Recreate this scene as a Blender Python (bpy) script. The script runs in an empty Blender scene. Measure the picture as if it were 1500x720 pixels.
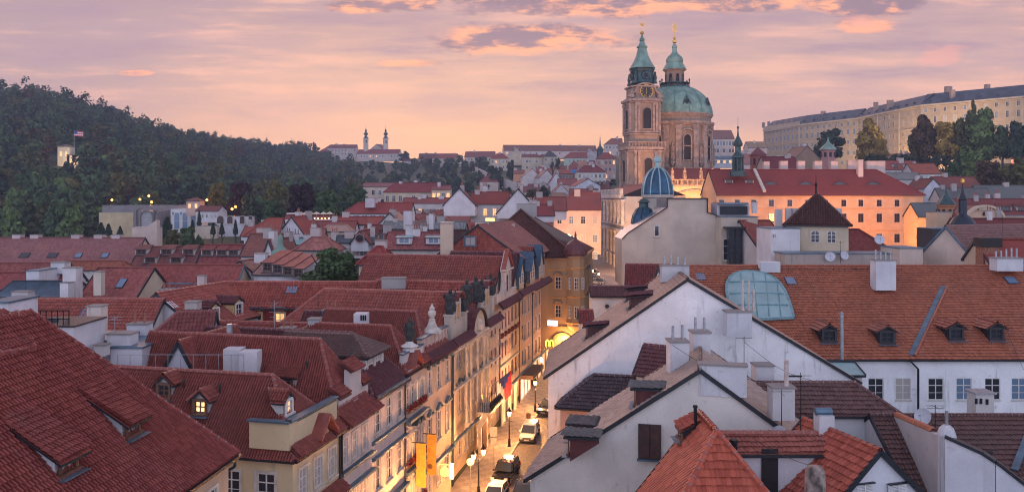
import bpy, math, random
import numpy as np
from mathutils import Vector as V
R = math.radians
rng = random.Random(7)
nrg = np.random.default_rng(7)
SC = bpy.context.scene
COL = SC.collection
# ------------------------------------------------------------------ camera
F, CX, HY, H = 1177.0, 750.0, 290.0, 27.0        # focal length / principal column / horizon row of a 1500 px wide picture, eye height
cam = bpy.data.cameras.new('camera'); camo = bpy.data.objects.new('camera', cam); COL.objects.link(camo)
camo.location = (0, 0, H); camo.rotation_euler = (R(90), 0, 0)
cam.sensor_width = 36; cam.lens = 36 * F / 1500; cam.shift_y = (HY - 360) / 1500
cam.clip_start = .5; cam.clip_end = 9000
SC.camera = camo
SC.render.engine = 'CYCLES'
SC.cycles.use_denoising = True
SC.cycles.use_adaptive_sampling = True; SC.cycles.filter_width = 1.1
SC.cycles.max_bounces = 5; SC.cycles.diffuse_bounces = 3; SC.cycles.glossy_bounces = 2; SC.cycles.transmission_bounces = 3
SC.cycles.transparent_max_bounces = 6; SC.cycles.volume_bounces = 0; SC.cycles.sample_clamp_indirect = 4
SC.view_settings.view_transform = 'Standard'; SC.view_settings.look = 'None'; SC.view_settings.gamma = 1
SC.view_settings.exposure = 0.5

# ------------------------------------------------------------------ node helper
class S:
    def __init__(s, nt, k): s.nt, s.k = nt, k
    def _m(s, op, *a):
        n = s.nt.nodes.new('ShaderNodeMath'); n.operation = op
        for i, q in enumerate((s,) + a):
            if isinstance(q, S): s.nt.links.new(q.k, n.inputs[i])
            else: n.inputs[i].default_value = q
        return S(s.nt, n.outputs[0])
    def __add__(s, o): return s._m('ADD', o)
    __radd__ = __add__
    def __sub__(s, o): return s._m('SUBTRACT', o)
    def __rsub__(s, o): return s._m('MULTIPLY', -1.0)._m('ADD', o)
    def __mul__(s, o): return s._m('MULTIPLY', o)
    __rmul__ = __mul__
    def __truediv__(s, o): return s._m('DIVIDE', o)
    def max(s, o): return s._m('MAXIMUM', o)
    def min(s, o): return s._m('MINIMUM', o)
    def pow(s, o): return s._m('POWER', o)
    def floor(s): return s._m('FLOOR')
    def fract(s): return s._m('FRACT')
    def sin(s): return s._m('SINE')
    def abs(s): return s._m('ABSOLUTE')
    def exp(s): return s._m('EXPONENT')
    def step(s, a, b, lo=0., hi=1.):
        n = s.nt.nodes.new('ShaderNodeMapRange'); n.interpolation_type = 'SMOOTHSTEP'
        s.nt.links.new(s.k, n.inputs[0])
        for i, q in enumerate((a, b, lo, hi)): n.inputs[i + 1].default_value = q
        return S(s.nt, n.outputs[0])
def node(nt, t, **kw):
    n = nt.nodes.new(t)
    for k, v in kw.items(): setattr(n, k, v)
    return n
def comb(nt, x, y, z=0.):
    n = node(nt, 'ShaderNodeCombineXYZ')
    for i, q in enumerate((x, y, z)):
        if isinstance(q, S): nt.links.new(q.k, n.inputs[i])
        else: n.inputs[i].default_value = q
    return S(nt, n.outputs[0])
def noise(nt, vec, scale, detail=3., rough=.55):
    n = node(nt, 'ShaderNodeTexNoise'); n.inputs['Scale'].default_value = scale; n.inputs['Detail'].default_value = detail
    n.inputs['Roughness'].default_value = rough
    if vec is not None: nt.links.new(vec.k, n.inputs['Vector'])
    return S(nt, n.outputs['Fac'])
def white(nt, vec):
    n = node(nt, 'ShaderNodeTexWhiteNoise', noise_dimensions='3D'); nt.links.new(vec.k, n.inputs['Vector'])
    return S(nt, n.outputs['Value'])
def c4(c): return (c[0], c[1], c[2], 1.)
def mix(nt, f, a, b, mode='MIX'):
    n = node(nt, 'ShaderNodeMix', data_type='RGBA', blend_type=mode)
    if isinstance(f, S): nt.links.new(f.k, n.inputs[0])
    else: n.inputs[0].default_value = f
    for i, q in ((6, a), (7, b)):
        if isinstance(q, S): nt.links.new(q.k, n.inputs[i])
        else: n.inputs[i].default_value = c4(q)
    return S(nt, n.outputs[2])
def ramp(nt, f, stops):
    n = node(nt, 'ShaderNodeValToRGB'); nt.links.new(f.k, n.inputs[0]); e = n.color_ramp.elements
    while len(e) < len(stops): e.new(.5)
    for q, (p, c) in zip(e, stops): q.position = p; q.color = c4(c)
    return S(nt, n.outputs[0])

# ------------------------------------------------------------------ sky: dusk, warm in the west ahead, blue behind the viewer
world = bpy.data.worlds.new('World'); SC.world = world; world.use_nodes = True
nt = world.node_tree; nt.nodes.clear()
tc = node(nt, 'ShaderNodeTexCoord'); sp = node(nt, 'ShaderNodeSeparateXYZ'); nt.links.new(tc.outputs['Generated'], sp.inputs[0])
x, y, z = (S(nt, sp.outputs[i]) for i in range(3))
yy = y.max(.08); az = x / yy; el = z / yy
west = ramp(nt, z.max(0.), [(0, (.82, .38, .185)), (.035, (.78, .385, .215)), (.085, (.68, .37, .26)), (.15, (.53, .325, .285)), (.23, (.40, .26, .275)), (.45, (.42, .37, .46)), (1, (.29, .32, .44))])
east = ramp(nt, z.max(0.), [(0, (.98, 1.02, 1.36)), (.12, (1.20, 1.24, 1.56)), (.3, (.92, .96, 1.30)), (.55, (.46, .50, .72)), (1, (.29, .32, .44))])
sky = mix(nt, y.step(-.35, .75), east, west)
glow = ((az + .12) * (az + .12) * -5.0 - (el - .05) * (el - .05) * 60.).exp() * y.step(0., .3)
sky = mix(nt, glow * .6, sky, (.92, .50, .25))
dull = (az * -1. + el * .8).step(.2, .75) * y.step(0., .3)
sky = mix(nt, dull * .75, sky, (.35, .245, .27))
n0 = noise(nt, comb(nt, az * 2.2, el * 11., 3.), 1.3, 7.)
sky = mix(nt, n0.step(.40, .68) * y.step(0., .3) * .45, sky, (.43, .28, .31))
n3 = noise(nt, comb(nt, az * 3. + 7., el * 24., 5.), 1.4, 8., .6)
sky = mix(nt, n3.step(.47, .66) * el.step(.06, .19) * y.step(0., .3) * .85, sky, (.36, .235, .28))
sky = mix(nt, n3.step(.5, .34) * el.step(.04, .14) * y.step(0., .3) * .5, sky, (.88, .45, .31))
n1 = noise(nt, comb(nt, az * 9. + 4., el * 26., 1.), 1.5, 8., .62)
n2 = noise(nt, comb(nt, az * 9. + 4., el * 26. + .5, 1.), 1.5, 8., .62)
def blob(cx, cy, rx, ry):       # an ellipse in the sky, by direction
    a, b = (az - (cx - CX) / F) / (rx / F), (el - (HY - cy) / F) / (ry / F)
    return (a * a + b * b) * -1. + 1.
m = None
for b in ((850, -2, 240, 32), (775, 58, 165, 30), (1060, 0, 170, 22), (1255, 4, 110, 24), (1265, 38, 60, 14), (600, 4, 60, 14), (590, 92, 60, 10),
          (200, 107, 36, 6), (530, 10, 60, 16)):
    q = blob(*b); m = q if m is None else m.max(q)
m = m.max(-1.) * y.step(0., .3)
body = (m * 1.3 + (n1 - .5) * 3.4).step(.15, .9)
edge = (n1 - n2) * 4.
cc = mix(nt, edge.step(-.5, .35), (.98, .40, .20), (.25, .165, .205))
sky = mix(nt, body * .85, sky, cc)
cool = blob(355, 168, 80, 16).max(-1.) * y.step(0., .3)
sky = mix(nt, (cool + (n1 - .5) * 3.).step(.5, 1.4) * .4, sky, (.33, .22, .26))
pk = blob(1385, 80, 46, 22).max(blob(1265, 38, 70, 16)).max(blob(200, 107, 40, 8)).max(-1.) * y.step(0., .3)
sky = mix(nt, (pk + (n1 - .5) * 5.).step(.3, 1.3) * .6, sky, (.76, .34, .27))
nish = node(nt, 'ShaderNodeTexSky', sky_type='NISHITA'); nish.sun_disc = False; nish.sun_elevation = R(2); nish.sun_rotation = R(-12)
bg1 = node(nt, 'ShaderNodeBackground'); nt.links.new(sky.k, bg1.inputs[0]); bg1.inputs[1].default_value = 1.0
bg2 = node(nt, 'ShaderNodeBackground'); nt.links.new(nish.outputs[0], bg2.inputs[0]); bg2.inputs[1].default_value = 0.008
ad = node(nt, 'ShaderNodeAddShader'); nt.links.new(bg1.outputs[0], ad.inputs[0]); nt.links.new(bg2.outputs[0], ad.inputs[1])
ow = node(nt, 'ShaderNodeOutputWorld'); nt.links.new(ad.outputs[0], ow.inputs[0])
world.cycles.sampling_method = 'MANUAL'; world.cycles.sample_map_resolution = 512
# afterglow: one soft, low, warm sun from beyond the church, a little to the left
sl = bpy.data.lights.new('sun', 'SUN'); sl.energy = .7; sl.angle = R(24); sl.color = (1, .55, .42)
so = bpy.data.objects.new('sun', sl); COL.objects.link(so); so.location = (-60, 200, 200)
so.rotation_euler = (V((-math.sin(R(12)), math.cos(R(12)), math.tan(R(14))))).to_track_quat('Z', 'Y').to_euler()

# ------------------------------------------------------------------ materials
MATS = {}
def newmat(name):
    m = bpy.data.materials.new(name); m.use_nodes = True; nt = m.node_tree; nt.nodes.clear()
    b = node(nt, 'ShaderNodeBsdfPrincipled'); o = node(nt, 'ShaderNodeOutputMaterial'); nt.links.new(b.outputs[0], o.inputs[0])
    return m, nt, b
def setc(nt, b, c):
    if isinstance(c, S): nt.links.new(c.k, b.inputs['Base Color'])
    else: b.inputs['Base Color'].default_value = c4(c)
def bump(nt, b, h, strength, dist=.02):
    n = node(nt, 'ShaderNodeBump'); n.inputs['Strength'].default_value = strength; n.inputs['Distance'].default_value = dist
    nt.links.new(h.k, n.inputs['Height']); nt.links.new(n.outputs[0], b.inputs['Normal'])
def uvs(nt):
    t = node(nt, 'ShaderNodeUVMap'); s = node(nt, 'ShaderNodeSeparateXYZ'); nt.links.new(t.outputs[0], s.inputs[0])
    return S(nt, t.outputs[0]), S(nt, s.outputs[0]), S(nt, s.outputs[1])
def orand(nt): return S(nt, node(nt, 'ShaderNodeObjectInfo').outputs['Random'])
def plain(name, c, rough=.6, metal=0., var=.25, scale=3., spec=.5):
    k = ('p', name)
    if k not in MATS:
        m, nt, b = newmat(name); tc = node(nt, 'ShaderNodeTexCoord')
        n = noise(nt, S(nt, tc.outputs['Object']), scale, 4.)
        setc(nt, b, mix(nt, n.step(.25, .75), tuple(q * (1 - var) for q in c), tuple(min(1, q * (1 + var)) for q in c)))
        b.inputs['Roughness'].default_value = rough; b.inputs['Metallic'].default_value = metal; b.inputs['Specular IOR Level'].default_value = spec
        MATS[k] = m
    return MATS[k]
def emit(name, c, st):
    k = ('e', name)
    if k not in MATS:
        m, nt, b = newmat(name); b.inputs['Base Color'].default_value = c4(c); b.inputs['Emission Color'].default_value = c4(c)
        b.inputs['Emission Strength'].default_value = st; MATS[k] = m
    return MATS[k]
def plaster(c, stain=.35):
    k = ('w', tuple(c), stain)
    if k not in MATS:
        stain = min(1., stain * 1.4); m, nt, b = newmat('plaster'); uv, u, v = uvs(nt); r = orand(nt)
        a = noise(nt, comb(nt, u, v, r * 50.), .35, 5.)
        col = mix(nt, a.step(.3, .7), tuple(q * .86 for q in c), tuple(min(1, q * 1.07) for q in c))
        st = noise(nt, comb(nt, u * 1.6, v * .16, r * 80.), 1., 6., .65)
        col = mix(nt, st.step(.55, .8) * stain, col, (.16, .155, .15))
        bl = noise(nt, comb(nt, u, v, r * 20. + 9.), 1.1, 8., .7)
        col = mix(nt, bl.step(.58, .74) * stain * .8, col, (.27, .25, .235))
        fine = noise(nt, comb(nt, u, v, r), 9., 3.)
        col = mix(nt, fine.step(.3, .8) * .12, col, (.2, .19, .18))
        setc(nt, b, col); b.inputs['Roughness'].default_value = .9; b.inputs['Specular IOR Level'].default_value = .1
        bump(nt, b, fine * .4 + bl, .35, .015); MATS[k] = m
    return MATS[k]
def tile(c, p=.24, r=.34, mode='g', age=.5):
    """roof tiles: mode g = modelled tiles (colour only), b = pattern by bump, gap shade painted in, f = far away"""
    k = ('t', tuple(c), p, r, mode, age)
    if k not in MATS:
        m, nt, b = newmat('roof_tile'); uv, u, v = uvs(nt); orr = orand(nt)
        t = white(nt, comb(nt, (u / p + .5).floor(), (v / r).floor(), orr))
        d = tuple(q * .80 for q in c); l = (min(1, c[0] * 1.18), min(1, c[1] * 1.3 + .005), min(1, c[2] * 1.3 + .005))
        col = mix(nt, t.step(0., 1.), d, l) if mode != 'f' else mix(nt, noise(nt, comb(nt, u, v, orr * 30.), 2.4, 3.), d, l)
        a = noise(nt, comb(nt, u, v, orr * 90.), .22, 6., .6)
        col = mix(nt, a.step(.45, .75) * age, col, tuple(q * .45 + .03 for q in c))
        w = noise(nt, comb(nt, u * .9, v * .2, orr * 33.), 1., 5.)
        col = mix(nt, w.step(.56, .78) * age * .7, col, (c[0] * .75 + .07, c[1] + .08, c[2] + .075))
        li = noise(nt, comb(nt, u, v, orr * 13.), 5., 2.)
        col = mix(nt, li.step(.66, .74) * age * .5, col, (.20, .19, .15))
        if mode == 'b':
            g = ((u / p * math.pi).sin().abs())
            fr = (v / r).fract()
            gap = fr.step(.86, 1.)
            col = mix(nt, gap * .45, col, tuple(q * .3 for q in c))  # shade of the gaps between tile rows, painted into the colour
            bump(nt, b, g * .5 - fr * .6, .9, .06)
        col = mix(nt, orr * .5 * age, col, (c[0] * .95 + .03, c[1] * 1.7 + .02, c[2] * 1.7 + .02))
        pa = white(nt, comb(nt, (u / (p * 9)).floor(), (v / (r * 4)).floor(), orr * 7.)); col = mix(nt, pa.step(.84, .95) * age * .45, col, (min(1, c[0] * 1.25 + .02), c[1] * 1.5 + .02, c[2] * 1.3 + .012))
        setc(nt, b, col); b.inputs['Roughness'].default_value = .5 if mode == 'g' else .7; b.inputs['Specular IOR Level'].default_value = .28 if mode == 'g' else .12
        MATS[k] = m
    return MATS[k]
def glassmat(name, c, rough=.08):
    k = ('g', name)
    if k not in MATS:
        m, nt, b = newmat(name); setc(nt, b, c); b.inputs['Roughness'].default_value = rough; b.inputs['Specular IOR Level'].default_value = .7
        MATS[k] = m
    return MATS[k]
GL_DARK = glassmat('dark_window_glass', (.025, .028, .04))
GL_BLUE = glassmat('sky_coloured_glass', (.13, .20, .30), .15)  # blue base colour stands in for reflected sky
GL_PALE = glassmat('curtained_glass', (.42, .38, .36), .2)
def litglass(name, c, st):
    k = ('l', name)
    if k not in MATS:
        m, nt, b = newmat(name); uv, u, v = uvs(nt); n = noise(nt, comb(nt, u * 2.2, v * .5, orand(nt) * 40.), 1.6, 3.)
        col = mix(nt, n.step(.3, .7), tuple(q * .35 for q in c), c)
        setc(nt, b, (.3, .2, .12)); nt.links.new(col.k, b.inputs['Emission Color']); b.inputs['Emission Strength'].default_value = st; MATS[k] = m
    return MATS[k]
GL_LIT = litglass('lit_window', (1., .50, .16), 1.5)
GL_SHOP = litglass('lit_shop_window', (1., .56, .24), 1.3)
WHITEF = plain('white_painted_wood', (.62, .60, .57), .5, var=.1)
BROWNF = plain('brown_painted_wood', (.13, .06, .035), .5)
REDF = plain('red_painted_wood', (.26, .045, .04), .5)
GREYF = plain('grey_painted_wood', (.10, .11, .12), .5)
STONE = plain('pale_stone_trim', (.52, .46, .40), .85, var=.25, scale=1.5)
DARKM = plain('dark_sheet_metal', (.022, .027, .035), .45, .3)
BLUEM = plain('blue_grey_sheet_metal', (.10, .17, .23), .4, .4, scale=1.)
TEALM = plain('turquoise_copper_sheet', (.27, .42, .43), .42, .2, var=.15, scale=.5)
COPPER = plain('green_copper_patina', (.18, .29, .24), .6, .15, var=.35, scale=.4)
COPDK = plain('dark_copper', (.035, .075, .08), .5, .3, var=.5, scale=.7)
COPBLUE = plain('blue_copper', (.02, .075, .14), .4, .3, var=.4, scale=.6)
GOLD = plain('gilded_metal', (.75, .42, .10), .35, .9, var=.2)
IRON = plain('black_iron', (.012, .013, .015), .5, .5)
STEEL = plain('grey_galvanised_steel', (.38, .40, .43), .4, .6)
BRICK = plain('old_brick', (.25, .11, .07), .9, var=.5, scale=6.)
STATUE = plain('dark_weathered_statue_stone', (.03, .034, .035), .8, var=.6, scale=3.)
MORTAR = plain('ridge_mortar', (.30, .19, .18), .9)

# ------------------------------------------------------------------ mesh builder
def tangent(n):
    u = V((0, 0, 1)).cross(n)
    u = V((1, 0, 0)) if u.length < 1e-3 else u.normalized()
    return u, n.cross(u)
class MB:
    def __init__(s): s.v = []; s.nv = 0; s.loops = []; s.cnt = []; s.mi = []; s.uv = []; s.sm = []
    def block(s, verts, quads, uvs, m=0, smooth=False):
        verts = np.asarray(verts, float).reshape(-1, 3); q = np.asarray(quads, int)
        s.v.append(verts); s.loops.append((q + s.nv).ravel()); s.cnt.append(np.full(len(q), q.shape[1])); s.mi.append(np.full(len(q), m))
        s.uv.append(np.asarray(uvs, float).reshape(-1, 2)); s.sm.append(np.full(len(q), smooth)); s.nv += len(verts)
    def poly(s, pts, m=0, smooth=False, n=None):
        pts = [V(p) for p in pts]
        if n is None:
            n = V((0, 0, 0))
            for i in range(len(pts)): n += pts[i].cross(pts[(i + 1) % len(pts)])
            if n.length < 1e-12: return
            n.normalize()
        u, w = tangent(n)
        s.block(pts, [list(range(len(pts)))], [(p.dot(u), p.dot(w)) for p in pts], m, smooth)
    def box(s, c, size, ang=0., m=0, taper=1.):
        c = V(c); ca, sa = math.cos(ang), math.sin(ang); hx, hy, hz = size[0] / 2, size[1] / 2, size[2] / 2
        P = lambda x, y, z: c + V((x * ca - y * sa, x * sa + y * ca, z))
        t = taper
        a = [P(-hx, -hy, -hz), P(hx, -hy, -hz), P(hx, hy, -hz), P(-hx, hy, -hz), P(-hx * t, -hy * t, hz), P(hx * t, -hy * t, hz), P(hx * t, hy * t, hz), P(-hx * t, hy * t, hz)]
        for f in ((0, 1, 5, 4), (1, 2, 6, 5), (2, 3, 7, 6), (3, 0, 4, 7), (4, 5, 6, 7), (3, 2, 1, 0)): s.poly([a[i] for i in f], m)
    def beam(s, p, q, w, h, m=0, up=None):
        p, q = V(p), V(q); t = (q - p); L = t.length
        if L < 1e-6: return
        t /= L; a = t.cross(V((0, 0, 1)) if abs(t.z) < .98 else V((1, 0, 0))).normalized(); b = a.cross(t)
        A = [p - a * w / 2 - b * h / 2, p + a * w / 2 - b * h / 2, p + a * w / 2 + b * h / 2, p - a * w / 2 + b * h / 2]
        B = [x + t * L for x in A]
        for i in range(4): j = (i + 1) % 4; s.poly([A[i], A[j], B[j], B[i]], m)
        s.poly(A[::-1], m); s.poly(B, m)
    def tube(s, p, q, r0, r1=None, n=8, m=0, cap=True, smooth=True):
        r1 = r0 if r1 is None else r1; p, q = V(p), V(q); t = (q - p)
        if t.length < 1e-6: return
        t.normalize(); a = t.cross(V((0, 0, 1)) if abs(t.z) < .98 else V((1, 0, 0))).normalized(); b = a.cross(t)
        A = [p + (a * math.cos(k * 2 * math.pi / n) - b * math.sin(k * 2 * math.pi / n)) * r0 for k in range(n)]
        B = [q + (a * math.cos(k * 2 * math.pi / n) - b * math.sin(k * 2 * math.pi / n)) * r1 for k in range(n)]
        for i in range(n): j = (i + 1) % n; s.poly([A[i], A[j], B[j], B[i]], m, smooth)
        if cap: s.poly(A[::-1], m); s.poly(B, m)
    def lathe(s, c, prof, n=16, m=0, a0=0., smooth=True, sq=0., ang=0.):
        """profile [(r,z)...] turned about c; sq>0 squares the section"""
        c = V(c); ring = []
        for r, z in prof:
            q = []
            for k in range(n):
                a = a0 + 2 * math.pi * k / n; cx, cy = math.cos(a), math.sin(a)
                f = 1. if not sq else (1 - sq) + sq / max(abs(cx), abs(cy))
                X, Y = r * f * cx, r * f * cy
                q.append(c + V((X * math.cos(ang) - Y * math.sin(ang), X * math.sin(ang) + Y * math.cos(ang), z)))
            ring.append(q)
        for i in range(len(ring) - 1):
            for k in range(n):
                j = (k + 1) % n; s.poly([ring[i][k], ring[i][j], ring[i + 1][j], ring[i + 1][k]], m, smooth)
        s.poly(ring[-1], m); s.poly(ring[0][::-1], m)
    def prism(s, pts, z0, z1, m=0, top=True):
        n = len(pts)
        for i in range(n):
            a, b = pts[i], pts[(i + 1) % n]; s.poly([(a[0], a[1], z0), (b[0], b[1], z0), (b[0], b[1], z1), (a[0], a[1], z1)], m)
        if top: s.poly([(p[0], p[1], z1) for p in pts], m)
        s.poly([(p[0], p[1], z0) for p in pts[::-1]], m)
    def build(s, name, mats, parent=None, hide=False):
        me = bpy.data.meshes.new(name)
        v = np.concatenate(s.v); lo = np.concatenate(s.loops); cn = np.concatenate(s.cnt)
        me.vertices.add(len(v)); me.loops.add(len(lo)); me.polygons.add(len(cn))
        off = ROOTLOC.get(parent.name, V((0, 0, 0))) if parent else V((0, 0, 0))
        me.vertices.foreach_set('co', (v - np.array(off)).ravel()); me.loops.foreach_set('vertex_index', lo)
        me.polygons.foreach_set('loop_start', np.concatenate([[0], np.cumsum(cn)[:-1]])); me.polygons.foreach_set('material_index', np.concatenate(s.mi))
        me.polygons.foreach_set('use_smooth', np.concatenate(s.sm))
        uv = me.uv_layers.new(name='UVMap'); uv.data.foreach_set('uv', np.concatenate(s.uv).ravel())
        for m in (mats if isinstance(mats, (list, tuple)) else [mats]): me.materials.append(m)
        me.update(); me.validate()
        o = bpy.data.objects.new(name, me); COL.objects.link(o)
        if parent:
            o.parent = parent; ROOTLOC[o.name] = off
        return o
ROOTLOC = {}
def tag(o, label=None, cat=None, group=None, kind=None):
    if label: o['label'] = label
    if cat: o['category'] = cat
    if group: o['group'] = group
    if kind: o['kind'] = kind
    return o
def thing(name, loc, label, cat, group=None):
    o = bpy.data.objects.new(name, None); COL.objects.link(o); o.location = loc; o.empty_display_size = .5
    ROOTLOC[o.name] = V(loc); return tag(o, label, cat, group)
def inst(src, name, parent, loc, rz=0., sc=None):
    """another object on the same mesh, placed at a world point under parent"""
    o = bpy.data.objects.new(name, src); COL.objects.link(o)
    if parent: o.parent = parent; off = ROOTLOC.get(parent.name, V((0, 0, 0)))
    else: off = V((0, 0, 0))
    o.location = V(loc) - off; o.rotation_euler = (0, 0, rz)
    if sc: o.scale = sc
    ROOTLOC[o.name] = V(loc); return o
def copy_tree(o, parent=None):
    c = o.copy(); COL.objects.link(c)
    if parent: c.parent = parent
    for ch in list(o.children): copy_tree(ch, c)
    return c
def pz(px, py, z): d = (H - z) * F / (py - HY); return V(((px - CX) / F * d, d, z))
def pd(px, py, d): return V(((px - CX) / F * d, d, H + (HY - py) / F * d))
def zs(d): return .035 * (d - 73)               # the street climbs gently away from the viewer
def ps(px, py): d = (H + 2.555) * F / (py - HY + .035 * F); return V(((px - CX) / F * d, d, zs(d)))

# ------------------------------------------------------------------ terrain
COLS = [(-400, [(330, 10), (480, 62), (700, 150), (1000, 170), (2600, 160)]), (-50, [(310, 10), (345, 17), (480, 53), (700, 120), (900, 128), (2600, 120)]),
        (100, [(310, 10), (345, 15), (480, 48), (740, 108), (950, 116), (2600, 100)]), (200, [(310, 10), (345, 14), (500, 41), (800, 94), (1000, 100), (2600, 90)]),
        (400, [(330, 9), (600, 27), (1100, 88), (1300, 90), (2600, 70)]), (470, [(330, 9), (600, 24), (900, 57), (1130, 83), (1300, 83), (2600, 60)]),
        (600, [(330, 9), (650, 27), (1080, 75), (1300, 77), (2600, 50)]), (750, [(300, 8), (480, 17), (700, 48), (900, 68), (1000, 69), (2600, 40)]),
        (900, [(300, 8), (500, 28), (800, 70), (900, 70), (2600, 40)]), (1100, [(300, 8), (450, 24), (640, 50), (800, 52), (2600, 30)]),
        (1300, [(300, 8), (390, 20), (480, 48), (600, 50), (2600, 30)]), (1500, [(290, 8), (350, 24), (415, 48), (600, 50), (2600, 30)]), (1900, [(260, 7), (330, 30), (380, 48), (600, 50), (2600, 30)])]
def zter(X, Y):
    Y = max(Y, 1.); px = min(max(CX + F * X / Y, -400), 1900)
    for (p0, a), (p1, b) in zip(COLS, COLS[1:]):
        if px <= p1: break
    t = (px - p0) / (p1 - p0)
    f = lambda c: np.interp(Y, [20, 73] + [q[0] for q in c], [-1.86, 0] + [q[1] for q in c])
    return float(f(a) * (1 - t) + f(b) * t) - .25
mb = MB()
PX = list(range(-400, 1901, 50)); DD = [20, 40, 73, 110, 150, 200, 250, 300] + list(range(330, 1001, 35)) + [1060, 1130, 1200, 1300, 1450]
g = [[((p - CX) / F * d, d, zter((p - CX) / F * d, d)) for p in PX] for d in DD]
vv = [q for r in g for q in r]; n = len(PX); fs = [(i * n + j, i * n + j + 1, (i + 1) * n + j + 1, (i + 1) * n + j) for i in range(len(DD) - 1) for j in range(n - 1)]
mb.block(vv, fs, [(vv[k][0], vv[k][1]) for f in fs for k in f], 0, True)
mb.poly([(-900, -300, -2.1), (900, -300, -2.1), (900, 21, -2.1), (-900, 21, -2.1)])
mb.poly([(-900, 20, -2.12), (g[0][0][0], 20, -2.12), g[-1][0], (-2200, 1450, 60)]); mb.poly([(900, 20, -2.12), (2200, 1450, 29), g[-1][-1], (g[0][-1][0], 20, -2.12)])
m, nt, b = newmat('hill_ground'); tc = node(nt, 'ShaderNodeTexCoord'); ob = S(nt, tc.outputs['Object'])
a = noise(nt, ob, .02, 6.); c_ = mix(nt, a.step(.35, .65), (.04, .06, .025), (.075, .09, .04)); c_ = mix(nt, noise(nt, ob, .12, 4.).step(.5, .7) * .6, c_, (.03, .042, .02))
setc(nt, b, c_); b.inputs['Roughness'].default_value = .95
tag(mb.build('ground', m), kind='structure')
# ------------------------------------------------------------------ roofs, walls, windows, chimneys, dormers
def inpoly(x, y, P):
    c = np.zeros(x.shape, bool); n = len(P)
    for i in range(n):
        (x0, y0), (x1, y1) = P[i], P[(i + 1) % n]
        if y0 == y1: continue
        c ^= ((y0 > y) != (y1 > y)) & (x < (x1 - x0) * (y - y0) / (y1 - y0) + x0)
    return c
def normal(pts):
    n = V((0, 0, 0))
    for i in range(len(pts)): n += pts[i].cross(pts[(i + 1) % len(pts)])
    return n.normalized()
def tiles(mb, poly, lod, m=0):
    n = normal(poly); u, w = tangent(n)
    p, r, amp, stp = {2: (.18, .28, .13, .07), 1: (.30, .42, .13, .075), 3: (.24, .38, .035, .085)}[lod]
    ph, hh = ([0, .3, .5, .7], [0, .6, 1, .6]) if lod == 1 else ([0, .14, .3, .5, .7, .86], [0, .0, .8, 1, .8, .0])
    P2 = [(q.dot(u), q.dot(w)) for q in poly]; d0 = poly[0].dot(n)
    us = [a for a, _ in P2]; ws = [b for _, b in P2]
    c0, c1 = math.floor(min(us) / p) - 1, math.ceil(max(us) / p) + 1; r0, r1 = math.floor(min(ws) / r), math.ceil(max(ws) / r)
    k = np.arange(c0, c1); U = (k[:, None] + np.array(ph)[None] - .5).ravel() * p; Hh = np.tile(hh, len(k)) * amp
    rows = np.arange(r0, r1); Vv = np.stack([rows * r, (rows + 1) * r], 1).ravel(); St = np.tile([stp, 0.], len(rows)); Vt = Vv + np.tile([.002, -.002], len(rows))
    jit = nrg.normal(0, .008, (len(rows), len(k))); J = np.repeat(np.repeat(jit, 2, 0), len(ph), 1)
    wob = nrg.normal(0, .010, (len(rows), len(k))); Wb = np.repeat(np.repeat(wob, 2, 0), len(ph), 1) * np.tile([1., 0.], len(rows))[:, None]
    UU, WW = np.meshgrid(U, Vv); HHh = Hh[None] + St[:, None] + J
    sag = .05 * np.sin(UU * .55 + 1.) * np.sin(WW * .7)
    WW = WW - np.tile([.05 if lod < 3 else .08, 0.], len(rows))[:, None]
    co = UU[..., None] * np.array(u) + (WW + Wb)[..., None] * np.array(w) + (d0 + HHh + sag)[..., None] * np.array(n)
    nr, nu = UU.shape; idx = np.arange(nr * nu).reshape(nr, nu)
    q = np.stack([idx[:-1, :-1], idx[:-1, 1:], idx[1:, 1:], idx[1:, :-1]], -1).reshape(-1, 4)
    cx = ((UU[:-1, :-1] + UU[1:, 1:]) / 2).ravel(); cy = ((WW[:-1, :-1] + WW[1:, 1:]) / 2).ravel()
    q = q[inpoly(cx, cy, P2)]
    if not len(q): return
    used, inv = np.unique(q.ravel(), return_inverse=True); q = inv.reshape(-1, 4)
    _, VT = np.meshgrid(U, Vt); uvp = np.stack([UU, VT], -1).reshape(-1, 2)[used]
    mb.block(co.reshape(-1, 3)[used], q, uvp[q.ravel()], m)
def slope(mb, poly, lod, th=.16):
    poly = [V(p) for p in poly]
    if normal(poly).z < 0: poly = poly[::-1]
    dz = V((0, 0, .035 if lod else 0)); b = [p - dz for p in poly]; lo = [p - V((0, 0, th)) for p in b]
    mb.poly(b, 1)
    if lod: tiles(mb, poly, lod, 0)
    for i in range(len(b)): j = (i + 1) % len(b); mb.poly([lo[i], lo[j], b[j], b[i]], 3)
    mb.poly(lo[::-1], 3)
def ridgecap(mb, p, q, lod, r=None):
    p, q = V(p), V(q); L = (q - p).length
    if L < .1: return
    if not lod: mb.beam(p + V((0, 0, .02)), q + V((0, 0, .02)), .34, .16, 2); return
    r = r or (.17 if lod == 1 else .14); sgl = .6 if lod == 1 else .42; n = max(1, int(L / sgl)); t = (q - p) / L
    for i in range(n):
        a, b = p + t * (L * i / n), p + t * (L * (i + 1.02) / n)
        mb.tube(a + V((0, 0, -.02)), b + V((0, 0, -.02)), r * 1.12, r * .92, 7, 2, False)
        mb.tube(b - t * .03 - V((0, 0, .015)), b + t * .03 - V((0, 0, .015)), r * 1.1, None, 7, 4, False)
TRED, TCRIM, TBRN, TORG, TPINK = (.32, .072, .052), (.255, .054, .040), (.085, .024, .020), (.40, .085, .038), (.40, .20, .155)
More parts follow.
